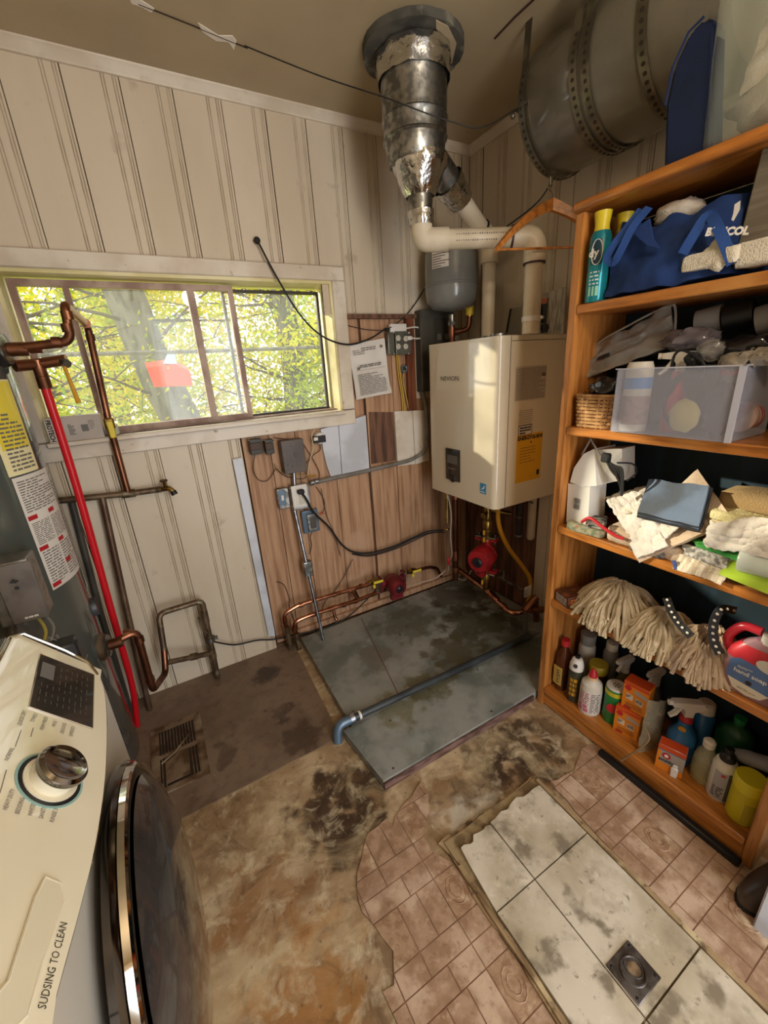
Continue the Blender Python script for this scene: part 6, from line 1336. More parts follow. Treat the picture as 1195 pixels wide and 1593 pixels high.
mb.box(at(943, 712, x=1.258), (.02, .028, .03), None, .004); mb.tube(smoothpts([at(960, 720, x=1.26), at(985, 722, x=1.30), at(990, 735, x=1.32), at(975, 748, x=1.3)]), .0028, 6)
mb.build('cord_bundle', m_rubber, ap)
pil('oven_mitt', 'printed oven mitt with red trim on the front edge below the white appliance', (1.238, .815, Z3+.001), (.05, .13, .026), .12, mat('mitt_print', '#a39a80', .9, c2='#6f7758', sc=60, c3='#b04a40', sc3=45, lo3=.62, hi3=.7, bump=.5), seed=4, cat='oven mitt')
single(MB().tube(smoothpts([at(905, 812, x=1.212), at(918, 806, x=1.21), at(935, 818, x=1.207), at(955, 832, x=1.205), at(970, 838, x=1.205)]), .0055, 8), 'mitt_trim', m_redc, 'red piping along the oven mitt edge on the towel shelf', 'trim')
pil('plaid_rag', 'black and white checked rag tucked beside the oven mitt', (1.258, .795, Z3+.024), (.07, .055, .03), .3, mat('checked_rag', '#bdb6a8', .9, c2='#2b2a29', sc=70, st=(1, .2, 1), bump=.4), seed=5)
cloth('beige_towel', 'large beige towel whose corner hangs over the edge of the towel shelf', [at(1083, 727, x=1.40), at(975, 838, x=1.215), at(993, 874, x=1.198), at(1138, 806, x=1.238)], m_bt, .012, .006, 5, 3)
pil('towel_pile', 'low white towel supporting the rags at the middle of the towel shelf', (1.325, .62, Z3+.001), (.20, .26, .045), .05, m_bt, .008, 8)
cloth('white_rag', 'crumpled white rag with a pointed corner over the shelf edge, left of the blue-grey cloth', [at(945, 778, x=1.28), at(990, 765, x=1.30), at(1068, 812, x=1.235), at(1000, 866, x=1.203)], m_wcl, .006, .014, 7, 4, 30, 30)
cloth('white_rag', 'second white rag spread under the first, tip hanging off the towel shelf', [at(960, 800, x=1.26), at(1005, 790, x=1.27), at(1040, 850, x=1.205), at(992, 868, x=1.201)], m_wcl, .005, .012, 6, 9, 24, 24)
cloth('cream_rag', 'cream crumpled rag lying behind the white rags', [at(942, 775, x=1.33), at(1005, 758, x=1.36), at(1060, 790, x=1.30), at(975, 800, x=1.25)], mat('cream_rag', '#d0c5b4', .95, bump=.5, bsc=160), .008, .016, 6, 6, 24, 24)
fc = thing('folded_microfibre', at(1050, 785, x=1.25), 'folded blue-grey microfibre cloth with a dark edge on top of the rag heap', 'cloth')
P = [at(1012, 748, x=1.33), at(1106, 757, x=1.29), at(1090, 818, x=1.225), at(994, 796, x=1.238)]
for k in range(2):
    q = [p+V((0, 0, -.009*k)) for p in P]
    mb = MB(); mb.grid(lambda s, t: q[0].lerp(q[1], s).lerp(q[3].lerp(q[2], s), t)+V((0, 0, .006*noise.noise(V((s*3, t*3, k)))-.014*max(0, t-.8)*5*.3)), 16, 16, .008); mb.build('fold', m_bgc, fc)
for k in range(2):
    mb = MB(); mb.tube([P[3].lerp(P[2], i/6)+V((-.004, 0, -.004-.010*k)) for i in range(7)]+[P[2].lerp(P[1], i/6)+V((-.002, -.004, -.003-.009*k)) for i in range(1, 7)], .0035, 6); mb.build('dark_edge', m_edge, fc)
pil('tan_towel', 'tan towel folded at the back right of the towel shelf', (1.375, .40, Z3+.001), (.13, .19, .212), 0, m_tan, .005, 11)
for k in range(2): pil('knit_cloth', ('lower', 'upper')[k]+' of two folded cream knitted cloths at the right of the towel shelf', (1.272, .400, Z3+.125+.025*k), (.075, .150, .024), -.05+.04*k, m_yk, .004, 13+k)
pil('white_towel', 'folded white towel propping up the cream knitted cloths', (1.278, .375, Z3+.001), (.085, .19, .122), 0, m_wcl, .008, 19)
cloth('white_bundle', 'rumpled white towel bundle under the cream knitted cloths', [at(1108, 812, x=1.232), at(1230, 806, x=1.232), at(1225, 872, x=1.210), at(1098, 848, x=1.218)], m_wcl, .010, .013, 6, 12, 34, 28)
pil('dark_rag', 'dark grey rolled rag at the front edge below the beige towel', (1.238, .605, Z3+.001), (.045, .10, .022), .1, mat('dark_rag', '#4b4644', .95, c2='#8b8580', sc=60), .004, 14)
cloth('green_cloth', 'bright green cloth sticking out from under the beige towel', [at(1075, 838, x=1.26), at(1150, 855, x=1.24), at(1150, 872, x=1.225), at(1085, 850, x=1.225)], mat('green_cloth', '#3c8a3c', .9), .008, .003, 5, 15)
cloth('grey_mitt_rag', 'grey checked rag under the green cloth at the shelf front', [at(1060, 845, x=1.25), at(1135, 868, x=1.23), at(1130, 885, x=1.222), at(1068, 862, x=1.222)], mat('grey_check', '#77736e', .9, c2='#c2bcb2', sc=90), .007, .004, 6, 16)
cloth('striped_dishcloth', 'beige striped dishcloth with blue edge hanging over the towel shelf front', [at(1060, 862, x=1.238), at(1142, 885, x=1.228), at(1122, 908, x=1.200), at(1048, 884, x=1.202)], mat('striped_dishcloth', '#b9a88f', .95, c2='#ded2bd', sc=34, st=(.3, 3, .3), bump=.8, bsc=120), .006, .004, 6, 17)
single(MB().tube([at(1048, 872, x=1.205), at(1052, 886, x=1.2)], .005, 6), 'blue_hem', mat('blue_hem', '#3d4f86', .9), 'blue hem at the left end of the striped dishcloth', 'hem')
cloth('lime_folder', 'lime green plastic sheet lying at the front right of the towel shelf', [at(1140, 870, x=1.24), at(1240, 890, x=1.24), at(1230, 938, x=1.206), at(1118, 893, x=1.206)], mat('lime_plastic', '#a3bf3a', .3), .004, .001, 3, 18)
wt = thing('plastic_tub', (1.23, .335, Z3+.03), 'translucent white plastic tub lying on the lime sheet', 'tub')
MB().lathe(at(1150, 876, x=1.225)+V((0, 0, .012)), [(0, 0), (.030, 0), (.032, .004), (.033, .06), (.036, .10), (.033, .102), (.030, .06), (0, .058)], 28, (.12, -1, .05)).build('tub', mat('frosted_white', '#cfd6cc', .25, alpha=.85), wt)
# --- basket and bin shelf
wb = thing('wicker_basket', (1.262, .835, Z2), 'small woven wicker basket stuffed with dark plastic at the far end of the shelf', 'basket')
c = V((1.267, .832, Z2)); m_wick = mat('wicker', '#b98d5a', .55, c2='#8d6236', sc=30, bump=.3)
bxs, bys = .042, .062
for k in range(9):
    z = .006+k*.0110; g_ = 1+.12*k/10; mb = MB(); pts = []
    for j in range(56):
        a = 2*math.pi*j/56; e = .55; x = math.copysign(abs(math.cos(a))**e, math.cos(a))*bxs*g_; y = math.copysign(abs(math.sin(a))**e, math.sin(a))*bys*g_; w_ = 1+.05*math.cos(a*10+k*math.pi)
        pts.append(c+V((x*w_, y*w_, z)))
    mb.tube(pts, .0050, 6, closed=True); mb.build('weaver', m_wick, wb)
for k in range(28):
    a = 2*math.pi*(k+.5)/28; e = .55; x = math.copysign(abs(math.cos(a))**e, math.cos(a)); y = math.copysign(abs(math.sin(a))**e, math.sin(a))
    MB().tube([c+V((x*bxs, y*bys, 0)), c+V((x*bxs*1.12, y*bys*1.12, .098))], .003, 5).build('stake', m_wick, wb)
MB().b2(c+V((-.036, -.055, .001)), c+V((.036, .055, .005))).build('bottom', m_wick, wb)
mb = MB(); mb.tube([c+V((math.copysign(abs(math.cos(a))**.55, math.cos(a))*bxs*1.14, math.copysign(abs(math.sin(a))**.55, math.sin(a))*bys*1.14, .101)) for a in [2*math.pi*j/48 for j in range(48)]], .0055, 6, closed=True); mb.build('rim', m_wick, wb)
m_bag = mat('black_bag', '#1b1a1c', .18, coat=.4, bump=.9, bsc=26); m_film = mat('clear_vinyl', '#b9b4ac', .06, alpha=.32, bump=1, bsc=18, coat=.5)
def blob(name, label, c, sz, mt, seed, cat, amp=.35, n=28, rot=None, sharp=50):
    mb = MB(); c = V(c); rings = []
    for i in range(n//2+1):
        ph = -math.pi/2+math.pi*i/(n//2); ring = []
        for k in range(n):
            a = 2*math.pi*k/n; d = V((math.cos(ph)*math.cos(a), math.cos(ph)*math.sin(a), math.sin(ph)))
            q = 1+amp*(noise.noise(d*2.3+V((seed, 0, 0)))+.5*noise.noise(d*5+V((seed, 3, 0))))
            p = V((d.x*sz[0]/2*q, d.y*sz[1]/2*q, d.z*sz[2]/2*q)); 
            if rot: p.rotate(rot)
            p += c; ring.append(p)
        rings.append(ring)
    mb.rings(rings)
    return single(mb, name, mt, label, cat, sharp=sharp)
ymin = lambda o: o
blob('plastic_bag', 'black crinkled plastic bag bulging out of the wicker basket', c+V((.0, -.008, .118)), (.07, .10, .07), m_bag, 3, 'bag')
single(MB().b2((1.40, .875, Z2), (1.44, .912, at(914, 520, x=1.42).z), .004), 'black_case', m_black, 'tall narrow black case standing in the far back corner of the bin shelf', 'case')
single(MB().cyl(at(905, 570, x=1.35), at(950, 560, x=1.33), .024), 'black_roll', m_rubber, 'black roll lying behind the wicker basket', 'roll')
# frosted bin with contents
bn = thing('storage_bin', (1.28, .60, Z2), 'frosted clear storage bin holding bottles and cords on the middle shelf', 'bin')
m_frost = bpy.data.materials.new('frosted_bin'); m_frost.use_nodes = True; nt = m_frost.node_tree; b = nt.nodes['Principled BSDF']
b.inputs['Base Color'].default_value = lin('#c9cad6'); b.inputs['Roughness'].default_value = .22; b.inputs['Alpha'].default_value = .27; b.inputs['Specular IOR Level'].default_value = .5
x0, x1, y0, y1, zt_ = 1.203, 1.40, .452, .752, Z2+.178
def panel(a, b_, name): MB().b2(a, b_).build(name, m_frost, bn)
panel((x0, y0, Z2+.002), (x0+.002, y1, zt_), 'front_wall'); panel((x0, y0, Z2+.002), (x1, y0+.002, zt_), 'near_wall'); panel((x0, y1-.002, Z2+.002), (x1, y1, zt_), 'far_wall'); panel((x1-.002, y0, Z2+.002), (x1, y1, zt_), 'rear_wall'); panel((x0+.002, y0+.002, Z2+.001), (x1, y1, Z2+.003), 'bottom')
m_fl = mat('bin_lip', '#d2d2dc', .2, alpha=.7)
mb = MB(); mb.b2((x0-.006, y0-.004, Z2+.002), (x0+.004, y0+.008, zt_)); mb.build('corner_rib', m_fl, bn)
mb = MB(); mb.b2((x0-.004, y0-.004, zt_), (x0+.002, y1+.004, zt_+.003)); mb.b2((x0-.004, y0-.004, zt_), (x1, y0+.002, zt_+.003)); mb.build('rim', m_fl, bn)
c = V((1.245, .712, Z2+.004)); t = solid('white_jug', 'grey-white flat jug with blue band standing inside the frosted bin', 'jug', c, [(0, 0), (.034, 0), (.036, .01), (.036, .175), (.030, .192), (0, .193)], m_offw, [('band', sleeve(.0364, .12, .15), mat('blue_band', '#4a86c4', .4)), ('lower_label', sleeve(.0364, .02, .10), mat('pinkish_label', '#a98f86', .5, c2='#8e7a74', sc=80))], sx=.9, sy=1)
t = spray('red_spray_bottle', 'red and white spray bottle standing in the frosted bin', V((1.285, .628, Z2+.004)), [(0, 0), (.03, 0), (.033, .01), (.033, .09), (.018, .13), (.016, .145)], m_redc, m_offw, m_redc, s=1.1, nd=(-.45, .9))
mb = MB(); q = V((1.252, .585, Z2+.09))
for k in range(3): mb.tube([q+V((.004*k, math.cos(j*math.pi/14)*(.052-.004*k), math.sin(j*math.pi/14)*(.078-.005*k))) for j in range(28)], .0038, 6, closed=True)
single(mb, 'coiled_cable', m_rubber, 'black cable coiled upright inside the frosted bin', 'cable')
single(MB().tube(smoothpts([at(1045, 570, x=1.24), at(1050, 552, x=1.24), at(1062, 545, x=1.24), at(1085, 556, x=1.235), at(1096, 570, x=1.235), at(1090, 590, x=1.235)]), .0035, 6), 'looped_cable', m_rubber, 'black cable looping over the rim of the frosted bin', 'cable')
blob('black_cable_knot', 'black plastic plug lump on the rim of the frosted bin', at(1078, 558, x=1.25), (.03, .04, .03), m_rubber, 6, 'plug')
blob('yellow_packet', 'pale yellow packet pressed against the front of the frosted bin', (1.23, .572, Z2+.055), (.03, .075, .085), mat('pale_yellow_packet', '#c9bd72', .5), 8, 'packet', .12)
blob('dark_cloth_lump', 'dark purple-grey lump in the near end of the frosted bin', (1.25, .50, Z2+.07), (.06, .07, .12), mat('dark_lump', '#4e4656', .8), 9, 'cloth')
solid('red_lid_bottle', 'small bottle with bright red lid standing near the rim of the frosted bin', 'bottle', V((1.30, .515, Z2+.004)), [(0, 0), (.024, 0), (.024, .15), (0, .152)], m_gry, [('lid', [(0, .15), (.022, .15), (.022, .19), (0, .192)], m_redc)])
cq = V((1.30, .478, Z2+.05)); t = thing('striped_tube', cq, 'pinkish red striped round tub lying in the near end of the frosted bin', 'tub')
MB().lathe(cq, [(0, 0), (.036, 0), (.036, .05), (0, .05)], 24, (1, 0, 0)).build('body', mat('pink_red', '#8c3a3c', .5, c2='#b9a39a', sc=30, st=(5, .2, .2)), t)
cloth('rope_gloves', 'grey knitted cloth bunched at the near rim of the frosted bin', [at(1125, 560, x=1.30), at(1190, 540, x=1.34), at(1230, 560, x=1.27), at(1135, 572, x=1.22)], mat('grey_knit', '#7d766c', .9, c2='#a39a8c', sc=40, bump=.8), .02, .012, 9, 21)
vp = thing('vinyl_pouch', (1.31, .72, Z2+.22), 'shiny clear vinyl pouch with black contents lying over the bin', 'pouch')
P = [at(908, 590, x=1.30), at(925, 540, x=1.34), at(1045, 478, x=1.35), at(1048, 540, x=1.30)]
mb = MB(); mb.grid(lambda s, t_: P[0].lerp(P[3], s).lerp(P[1].lerp(P[2], s), t_)+V((-1, -.2, .6))*.016*(noise.noise(V((s*5, t_*5, 1)))+.4), 24, 18, .003); mb.build('film', m_film, vp)
mb = MB(); mb.grid(lambda s, t_: P[0].lerp(P[3], .06+s*.88).lerp(P[1].lerp(P[2], .06+s*.88), .08+t_*.8)+V((.012, .004, -.006))+V((-1, 0, .5))*.01*noise.noise(V((s*4, t_*4, 7))), 16, 12, .012); mb.build('dark_contents', m_bag, vp)
MB().tube(smoothpts([P[0], P[1], P[1].lerp(P[2], .5)+V((0, 0, .012)), P[2]+V((0, .01, .004)), P[2]+V((0, -.012, -.012)), P[3]]), .0032, 6).build('seam_piping', mat('clear_piping', '#a7a39b', .15), vp)
blob('plastic_wrap', 'grey crinkled wrap with dark contents on the middle of the bin', at(1075, 528, x=1.30), (.10, .13, .06), mat('grey_wrap', '#5d565a', .15, coat=.5, bump=1, bsc=22), 13, 'wrap')
for k, (u0, v0, u1, v1, r_, lab, mt) in enumerate(((1085, 505, 1125, 495, .036, 'grey cylindrical appliance part lying on the right of the bin shelf', m_gry), (1128, 498, 1175, 486, .034, 'dark cylindrical appliance part beside the grey one', m_black), (1178, 500, 1230, 485, .034, 'second grey cylinder at the right edge of the bin shelf', m_gry))):
    single(MB().cyl(at(u0, v0, x=1.36), at(u1, v1, x=1.37), r_), 'appliance_part', mt, lab, 'appliance part')
blob('dark_pouch', 'black shiny pouch heaped at the right above the frosted bin', at(1160, 545, x=1.32), (.10, .16, .07), m_bag, 15, 'pouch')
blob('clear_wrap', 'pale clear wrap scrap among the black pouches', at(1105, 545, x=1.27), (.05, .06, .05), m_film, 16, 'wrap')
# --- bag shelf
def can(name, label, c, capm, bodym, h, r): 
    return solid(name, label, 'can', c, [(0, 0), (r*.94, 0), (r, .004), (r, h*.72), (r*.8, h*.79), (0, h*.79)], bodym, [('cap', [(0, h*.785), (r*.72, h*.785), (r*.66, h*.86), (r*.80, h), (0, h*1.0)], capm)], n=28)
m_tealc = mat('teal_can', '#1d7c8c', .22, .3, c2='#2a9c98', sc=4, st=(.3, .3, 2)); m_ycap = mat('yellow_cap', '#d8c22c', .35)
c = V((1.242, .874, Z1)); t = can('polish_can', 'teal furniture polish can with a yellow cap at the far end of the bag shelf', c, m_ycap, m_tealc, .232, .029)
MB().grid(lambda s, q: c+V((math.cos(FR-.55+1.1*s)*.0296, math.sin(FR-.55+1.1*s)*.0296, .098+.062*q*(1)-.0))+V((0, 0, 0)), 8, 4).build('oval_label', mat('dark_oval', '#173a4a', .3), t)
mb = MB(); mb.tube([c+V((math.cos(FR+.5*math.cos(k*math.pi/12))*.030, math.sin(FR+.5*math.cos(k*math.pi/12))*.030, .129+.032*math.sin(k*math.pi/12))) for k in range(24)], .0012, 4, closed=True); mb.build('label_ring', m_white, t)
text('lettering', 'dy', .03, c+V((-.0306, .012, .118)), (.12, -1, 0), (0, 0, 1), m_white, t, bold=.001)
curved_print(t, c, .0296, .045, .085, FR-.5, FR+.4, 4, m_white, 3, fill=.35); curved_print(t, c, .0296, .012, .04, FR-.5, FR+.5, 1, mat('pale_teal', '#8fc4a8', .3), 4, fill=.9)
c = V((1.30, .845, Z1)); can('polish_can', 'second yellow-capped can with a dark yellow body behind the teal one', c, m_ycap, mat('dark_yellow_can', '#8a7a2c', .3, .2, c2='#3c4a2c', sc=12), .225, .027)
m_bluebag = mat('blue_fabric', '#1a3872', .8, c2='#152e5e', sc=8, bump=.35, bsc=400)
bg_ = thing('tote_bag', (1.30, .66, Z1), 'royal blue fabric tote bag with loop handles slumped on the bag shelf', 'bag')
F = [at(940, 462, x=1.232), at(1135, 425, x=1.228), at(1165, 300, x=1.29), at(968, 345, x=1.275)]
def front(s, t_):
    p = F[0].lerp(F[1], s).lerp(F[3].lerp(F[2], s), t_); k = noise.noise(V((s*4, t_*3, 2)))+.5*noise.noise(V((s*9, t_*6, 4)))
    return p+V((-.022*math.sin(math.pi*min(1, s*1.02))*math.sin(math.pi*(.1+.8*t_))-.010*k, 0, .008*k-(.030*math.exp(-((s-.30)/.12)**2)+.02*math.exp(-((s-.62)/.1)**2))*t_*t_))
mb = MB()
N1, N2 = 30, 18
mb.grid(front, N1, N2)
mb.grid(lambda s, t_: front(s, t_)*.0+V((min(SB-.02, front(s, t_).x+.16), front(s, t_).y, front(s, t_).z+.01*t_)), N1, N2)
mb.grid(lambda s, t_: front(0, t_).lerp(V((SB-.03, front(0, t_).y, front(0, t_).z)), s), 6, N2)
mb.grid(lambda s, t_: front(1, t_).lerp(V((SB-.03, front(1, t_).y, front(1, t_).z)), s), 6, N2)
mb.grid(lambda s, t_: front(s, 0).lerp(V((SB-.03, front(s, 0).y, Z1+.003)), t_), N1, 3)
bmesh.ops.remove_doubles(mb.bm, verts=mb.bm.verts[:], dist=.002)
mb.build('body', m_bluebag, bg_, sharp=70)
def strap(pts, w_, name='handle'):
    pts = smoothpts(pts, 5); rings = []
    for i, p in enumerate(pts):
        tn = (pts[min(i+1, len(pts)-1)]-pts[max(i-1, 0)]).normalized(); s_ = tn.cross(V((-1, -.35, .1))).normalized()
        rings.append([p-s_*w_/2, p+s_*w_/2, p+s_*w_/2+V((.003, .001, 0)), p-s_*w_/2+V((.003, .001, 0))])
    return MB().rings(rings).build(name, mat('strap_blue_%d' % len(pts), '#214688', .8, bump=.4, bsc=300), bg_)
strap([at(998, 325, x=1.245), at(975, 355, x=1.215), at(952, 385, x=1.200), at(945, 402, x=1.200), at(955, 408, x=1.198), at(968, 385, x=1.20), at(985, 352, x=1.212), at(1010, 322, x=1.25)], .020)
strap([at(1062, 395, x=1.20), at(1078, 368, x=1.205), at(1102, 335, x=1.225), at(1120, 360, x=1.205), at(1140, 410, x=1.205)], .022)
mb = MB(); mb.prism([at(982, 360, x=1.226), at(1010, 340, x=1.235), at(1016, 372, x=1.218), at(1028, 388, x=1.215), at(1005, 380, x=1.212)], (.006, 0, 0)); mb.build('fold_flap', m_bluebag, bg_)
ls = at(1100, 352, x=1.207); 
text('lettering', 'BERICOL', .021, at(1098, 368, x=1.214), at(1162, 366, x=1.236)-at(1098, 368, x=1.214), (0, 0, 1), m_white, bg_, bold=.0012, width=.080, lift=.012)
mb = MB(); mb.prism([at(u, v, x=1.212) for u, v in ((1143, 318), (1152, 312), (1151, 326), (1145, 337), (1141, 344), (1138, 342), (1141, 332))], (.0008, 0, 0)); mb.build('printed_figure', m_white, bg_)
blob('white_cloth', 'white cloth peeking out of the top of the blue tote bag', at(1058, 332, x=1.33), (.10, .12, .06), m_wcl, 22, 'cloth', .2)
m_fluff = mat('fluffy_white_towel', '#e0d8c6', .98, bump=1, bsc=260)
pil('fluffy_towel', 'fluffy white towel strip lying in front of the blue tote bag', at(1110, 408, x=1.232)+V((0, 0, -.012)), (.05, .125, .035), -.1, m_fluff, .006, 31)
pil('fluffy_towel', 'second fluffy white towel at the right front of the bag shelf', at(1195, 395, x=1.235)+V((0, 0, -.02)), (.06, .10, .05), 0, m_fluff, .006, 33)
cloth('white_flap', 'pointed corner of white towel leaning on the blue tote bag', [at(1085, 410, x=1.222), at(1120, 372, x=1.228), at(1148, 400, x=1.224), at(1120, 415, x=1.215)], m_fluff, .012, .004, 4, 34)
single(MB().box(at(1190, 322, x=1.30)+V((.0, -.02, 0)), (.08, .075, .205), Matrix.Rotation(.06, 3, 'X'), .003), 'grey_carton', mat('grey_brown_carton', '#6d6558', .7, c2='#7c7466', sc=30, st=(.2, .2, 3)), 'grey-brown carton standing at the right end of the bag shelf', 'box')
# --- on top of the unit
cbn = thing('clear_tote', (1.28, .56, Z0), 'cloudy clear plastic bin of white cloths on top of the shelf unit', 'bin')
m_cl2 = mat('cloudy_plastic', '#c4cfc0', .2, alpha=.25)
x0, x1, y0, y1, zz0, zz1 = 1.222, 1.46, .22, .640, Z0+.001, Z0+.36
rings = []
for z, gq, rr_ in ((zz0, -.010, .03), (zz0+.012, 0, .03), (zz0+.18, .008, .03), (zz1, .014, .03)):
    ring = []
    for cx1, cy1, a0 in ((x1-rr_, y1-rr_, 0), (x0+rr_, y1-rr_, 90), (x0+rr_, y0+rr_, 180), (x1-rr_, y0+rr_, 270)):
        for k in range(5):
            a = math.radians(a0+k*22.5); ring.append(V((cx1+math.cos(a)*(rr_+gq), cy1+math.sin(a)*(rr_+gq), z)))
    rings.append(ring)
mb = MB(); mb.rings(rings, caps=False); mb.build('walls', m_cl2, cbn); mb = MB(); f = mb.bm.faces.new([mb.bm.verts.new(p) for p in rings[0]]); mb.build('bottom', m_cl2, cbn)
blob('white_cloth', 'lowest white cloth heap inside the cloudy bin on top', (1.33, .45, Z0+.075), (.20, .34, .13), m_wcl, 41, 'cloth', .2)
blob('pinkish_cloth', 'pinkish grey cloth roll at the bottom of the cloudy bin on top', (1.265, .42, Z0+.04), (.06, .28, .06), mat('pinkish_cloth', '#b09c96', .9), 42, 'cloth', .15)
cloth('folded_sheet', 'white sheet folded to a point inside the cloudy bin on top', [(1.27, .60, Z0+.10), (1.28, .30, Z0+.14), (1.33, .34, Z0+.30), (1.30, .58, Z0+.25)], m_wcl, .02, .02, 4, 43)
m_bluebag = mat('navy_fabric', '#0f2145', .8, c2='#0b1a38', sc=8, bump=.35, bsc=400)
bb = thing('blue_cooler_bag', (1.40, .72, Z0), 'dark blue fabric bag standing between the hanging tank and the cloudy bin', 'bag')
q = [at(u, v, x=1.238) for u, v in ((1035, 238), (1035, 165), (1047, 105), (1072, 50), (1096, 26), (1112, 30), (1112, 205))]
q[0].z = q[-1].z = Z0+.001
mb = MB(); mb.prism(q, (.055, 0, 0)); bmesh.ops.bevel(mb.bm, geom=mb.bm.edges[:], offset=.008, segments=3, affect='EDGES'); mb.build('body', m_bluebag, bb)
MB().tube([p+V((-.001, 0, 0)) for p in q[1:5]], .003, 6).build('piping', mat('navy_piping', '#14264f', .8), bb)

# ------------------------------------------------------------------ washing machine
wm = thing('washing_machine', (-.55, .59, 0), 'white front-loading washing machine with chrome trim and dark round door, close to the camera', 'washing machine')
WY0, WY1, WX = .245, .935, -.205
PN = V((.793, 0, .61)).normalized(); P0_ = V((-.205, .6, .85)); PU = V((-.61, 0, .793)).normalized()
def pl(u, v, lift=0):
    d = CR*(u-IW/2)+CD*(v-IH/2)+_f*FPX; t_ = (P0_+PN*lift-EYE).dot(PN)/d.dot(PN); return EYE+d*t_
MB().b2((-.90, WY0, .02), (WX-.012, WY1, .845), .01, 2).build('cabinet', m_wash, wm)
mb = MB(); mb.prism([(-.90, WY0, .965), (-.335, WY0, .965), (-.325, WY0, .98), (-.90, WY0, .98)], (0, WY1-WY0, 0)); mb.build('lid', m_wash, wm)
# front panel: slanted control fascia with rounded far end
pf = [(-.209, .846), (-.2045, .8495), (-.3035, .978), (-.314, .983), (-.34, .965), (-.34, .846), (-.215, .846)]
mb = MB(); mb.prism([(x, WY0, z) for x, z in pf], (0, WY1-WY0, 0)); mb.build('fascia_frame', m_wash, wm, sharp=30)
EDG = smoothpts([pl(*q) for q in ((150, 1048), (160, 1066), (165, 1100), (166, 1150), (162, 1222), (148, 1315), (124, 1415), (98, 1510), (70, 1615), (52, 1680))], 4)
mb = MB(); mb.prism([V((-.3035, WY1, .978)), V((-.3035, EDG[-1].y, .978))]+EDG[::-1], -PN*.018); mb.build('control_fascia', m_wash, wm, sharp=50)
MB().tube([p-PN*.010 for p in EDG], .0055, 8).build('fascia_edge', m_gdark, wm)
MB().tube([p-PN*.003 for p in EDG[:22]], .003, 8).build('fascia_chrome_edge', m_chrome, wm)
fy = WY1
mb = MB(); mb.tube([V((-.318, WY0, .985)), V((-.318, fy-.01, .985)), V((-.300, fy+.002, .980)), V((-.25, fy+.003, .918)), V((-.222, fy, .879)), pl(152, 1050)], .003, 8); mb.build('chrome_trim', m_chrome, wm)
MB().b2((-.345, WY0, .966), (-.322, fy, .984), .003).build('chrome_strip', m_chrome, wm)
mb = MB(); mb.b2((-.36, fy+.002, .75), (-.23, fy+.045, .93), .006); mb.build('hinge_cover', m_black, wm)
MB().b2((-.222, WY0, .03), (WX-.004, WY1, .843), .006, 2).build('front_panel', mat('washer_front', '#cfc9bd', .25, coat=.3), wm)
MB().tube([V((WX-.003, WY0, .80)), V((WX-.003, .40, .72)), V((WX-.003, .36, .50))], .0016, 5).build('panel_line', m_gdark, wm)
# display
D = [pl(62, 1018, .001), pl(146, 1050, .001), pl(144, 1134, .001), pl(45, 1100, .001)]
MB().prism([p-PN*.0 for p in D], PN*.0012).build('display', m_screen, wm)
mb = MB(); mb.tube(D, .0016, 6, closed=True); mb.build('display_frame', m_chrome, wm)
ux = (D[1]-D[0]); vx = (D[3]-D[0])
mb = MB(); o_ = D[0]+PN*.0016
rr = random.Random(9)
for i in range(9):
    for j in range(6):
        if i < 3 and j < 3: continue
        p = o_+ux*(.10+.095*i)+vx*(.12+.14*j+rr.uniform(-.02, .02)); a = ux*.012; b_ = vx*rr.uniform(.05, .10)
        mb.quad(p, p+a, p+a+b_, p+b_)
mb.build('display_print', m_glassd, wm)
mb = MB(); p = o_+ux*.06+vx*.14; mb.quad(p, p+ux*.22, p+ux*.22+vx*.30, p+vx*.30); mb.build('readout', mat('readout', '#6f6c69', .2), wm)
# knob
kc = pl(78, 1213)
MB().lathe(kc, [(0, 0), (.044, 0), (.044, .0016), (0, .0018)], 40, PN).build('dial_ring', m_black, wm)
MB().lathe(kc, [(.044, .0), (.0475, 0), (.0475, .0012), (.044, .0012)], 40, PN).build('light_ring', mat('pale_teal_ring', '#8fb3ad', .3), wm)
MB().lathe(kc, [(0, .001), (.0385, .001), (.0385, .003), (0, .0032)], 40, PN).build('dial_plate', m_wash, wm)
kb = MB().lathe(kc, [(0, .002), (.031, .002), (.0315, .019), (0, .020)], 40, PN).build('knob_base', m_wash, wm)
MB().lathe(kc, [(0, .018), (.0335, .018), (.036, .022), (.0355, .027), (.031, .031), (.028, .030), (.024, .028), (0, .028)], 48, PN).build('knob_cap', mat('knob_chrome', '#8f8a86', .1, 1), wm)
lab = ['QUICK', 'TOWELS', 'PERM', 'NORMAL', 'DELICATE', 'WOOL', 'HEAVY', 'BEDDING', 'SANITIZE', 'RINSE', 'SPIN ONLY']
def ptxt(s_, u, v, u2, v2, size, mt=m_inkg, name='cycle_label'):
    a, b_ = pl(u, v), pl(u2, v2); xd = (b_-a).normalized(); text(name, s_, size, a, xd, PN.cross(xd), mt, wm, width=(b_-a).length, lift=.0009)
for s_, q in (('NORMAL', (12, 1185, 22, 1165)), ('QUICK DRY', (32, 1130, 41, 1107)), ('TOWELS', (52, 1125, 58, 1112)), ('PERM PRESS', (67, 1137, 74, 1117)), ('WOOL', (85, 1132, 89, 1123)), ('DELICATES', (98, 1142, 103, 1127)), ('SPEED', (112, 1147, 116, 1132)),
              ('HEAVY DUTY', (10, 1262, 23, 1230)), ('BEDDING', (29, 1268, 38, 1243)), ('WHITES', (49, 1271, 56, 1250)), ('SANITIZE', (66, 1275, 73, 1252)), ('RINSE SPIN', (83, 1281, 92, 1250))):
    ptxt(s_, *q, .0085)
ptxt('SUDSING TO CLEAN', 70, 1572, 104, 1438, .012, m_ink, 'handwritten_note')
mb = MB()
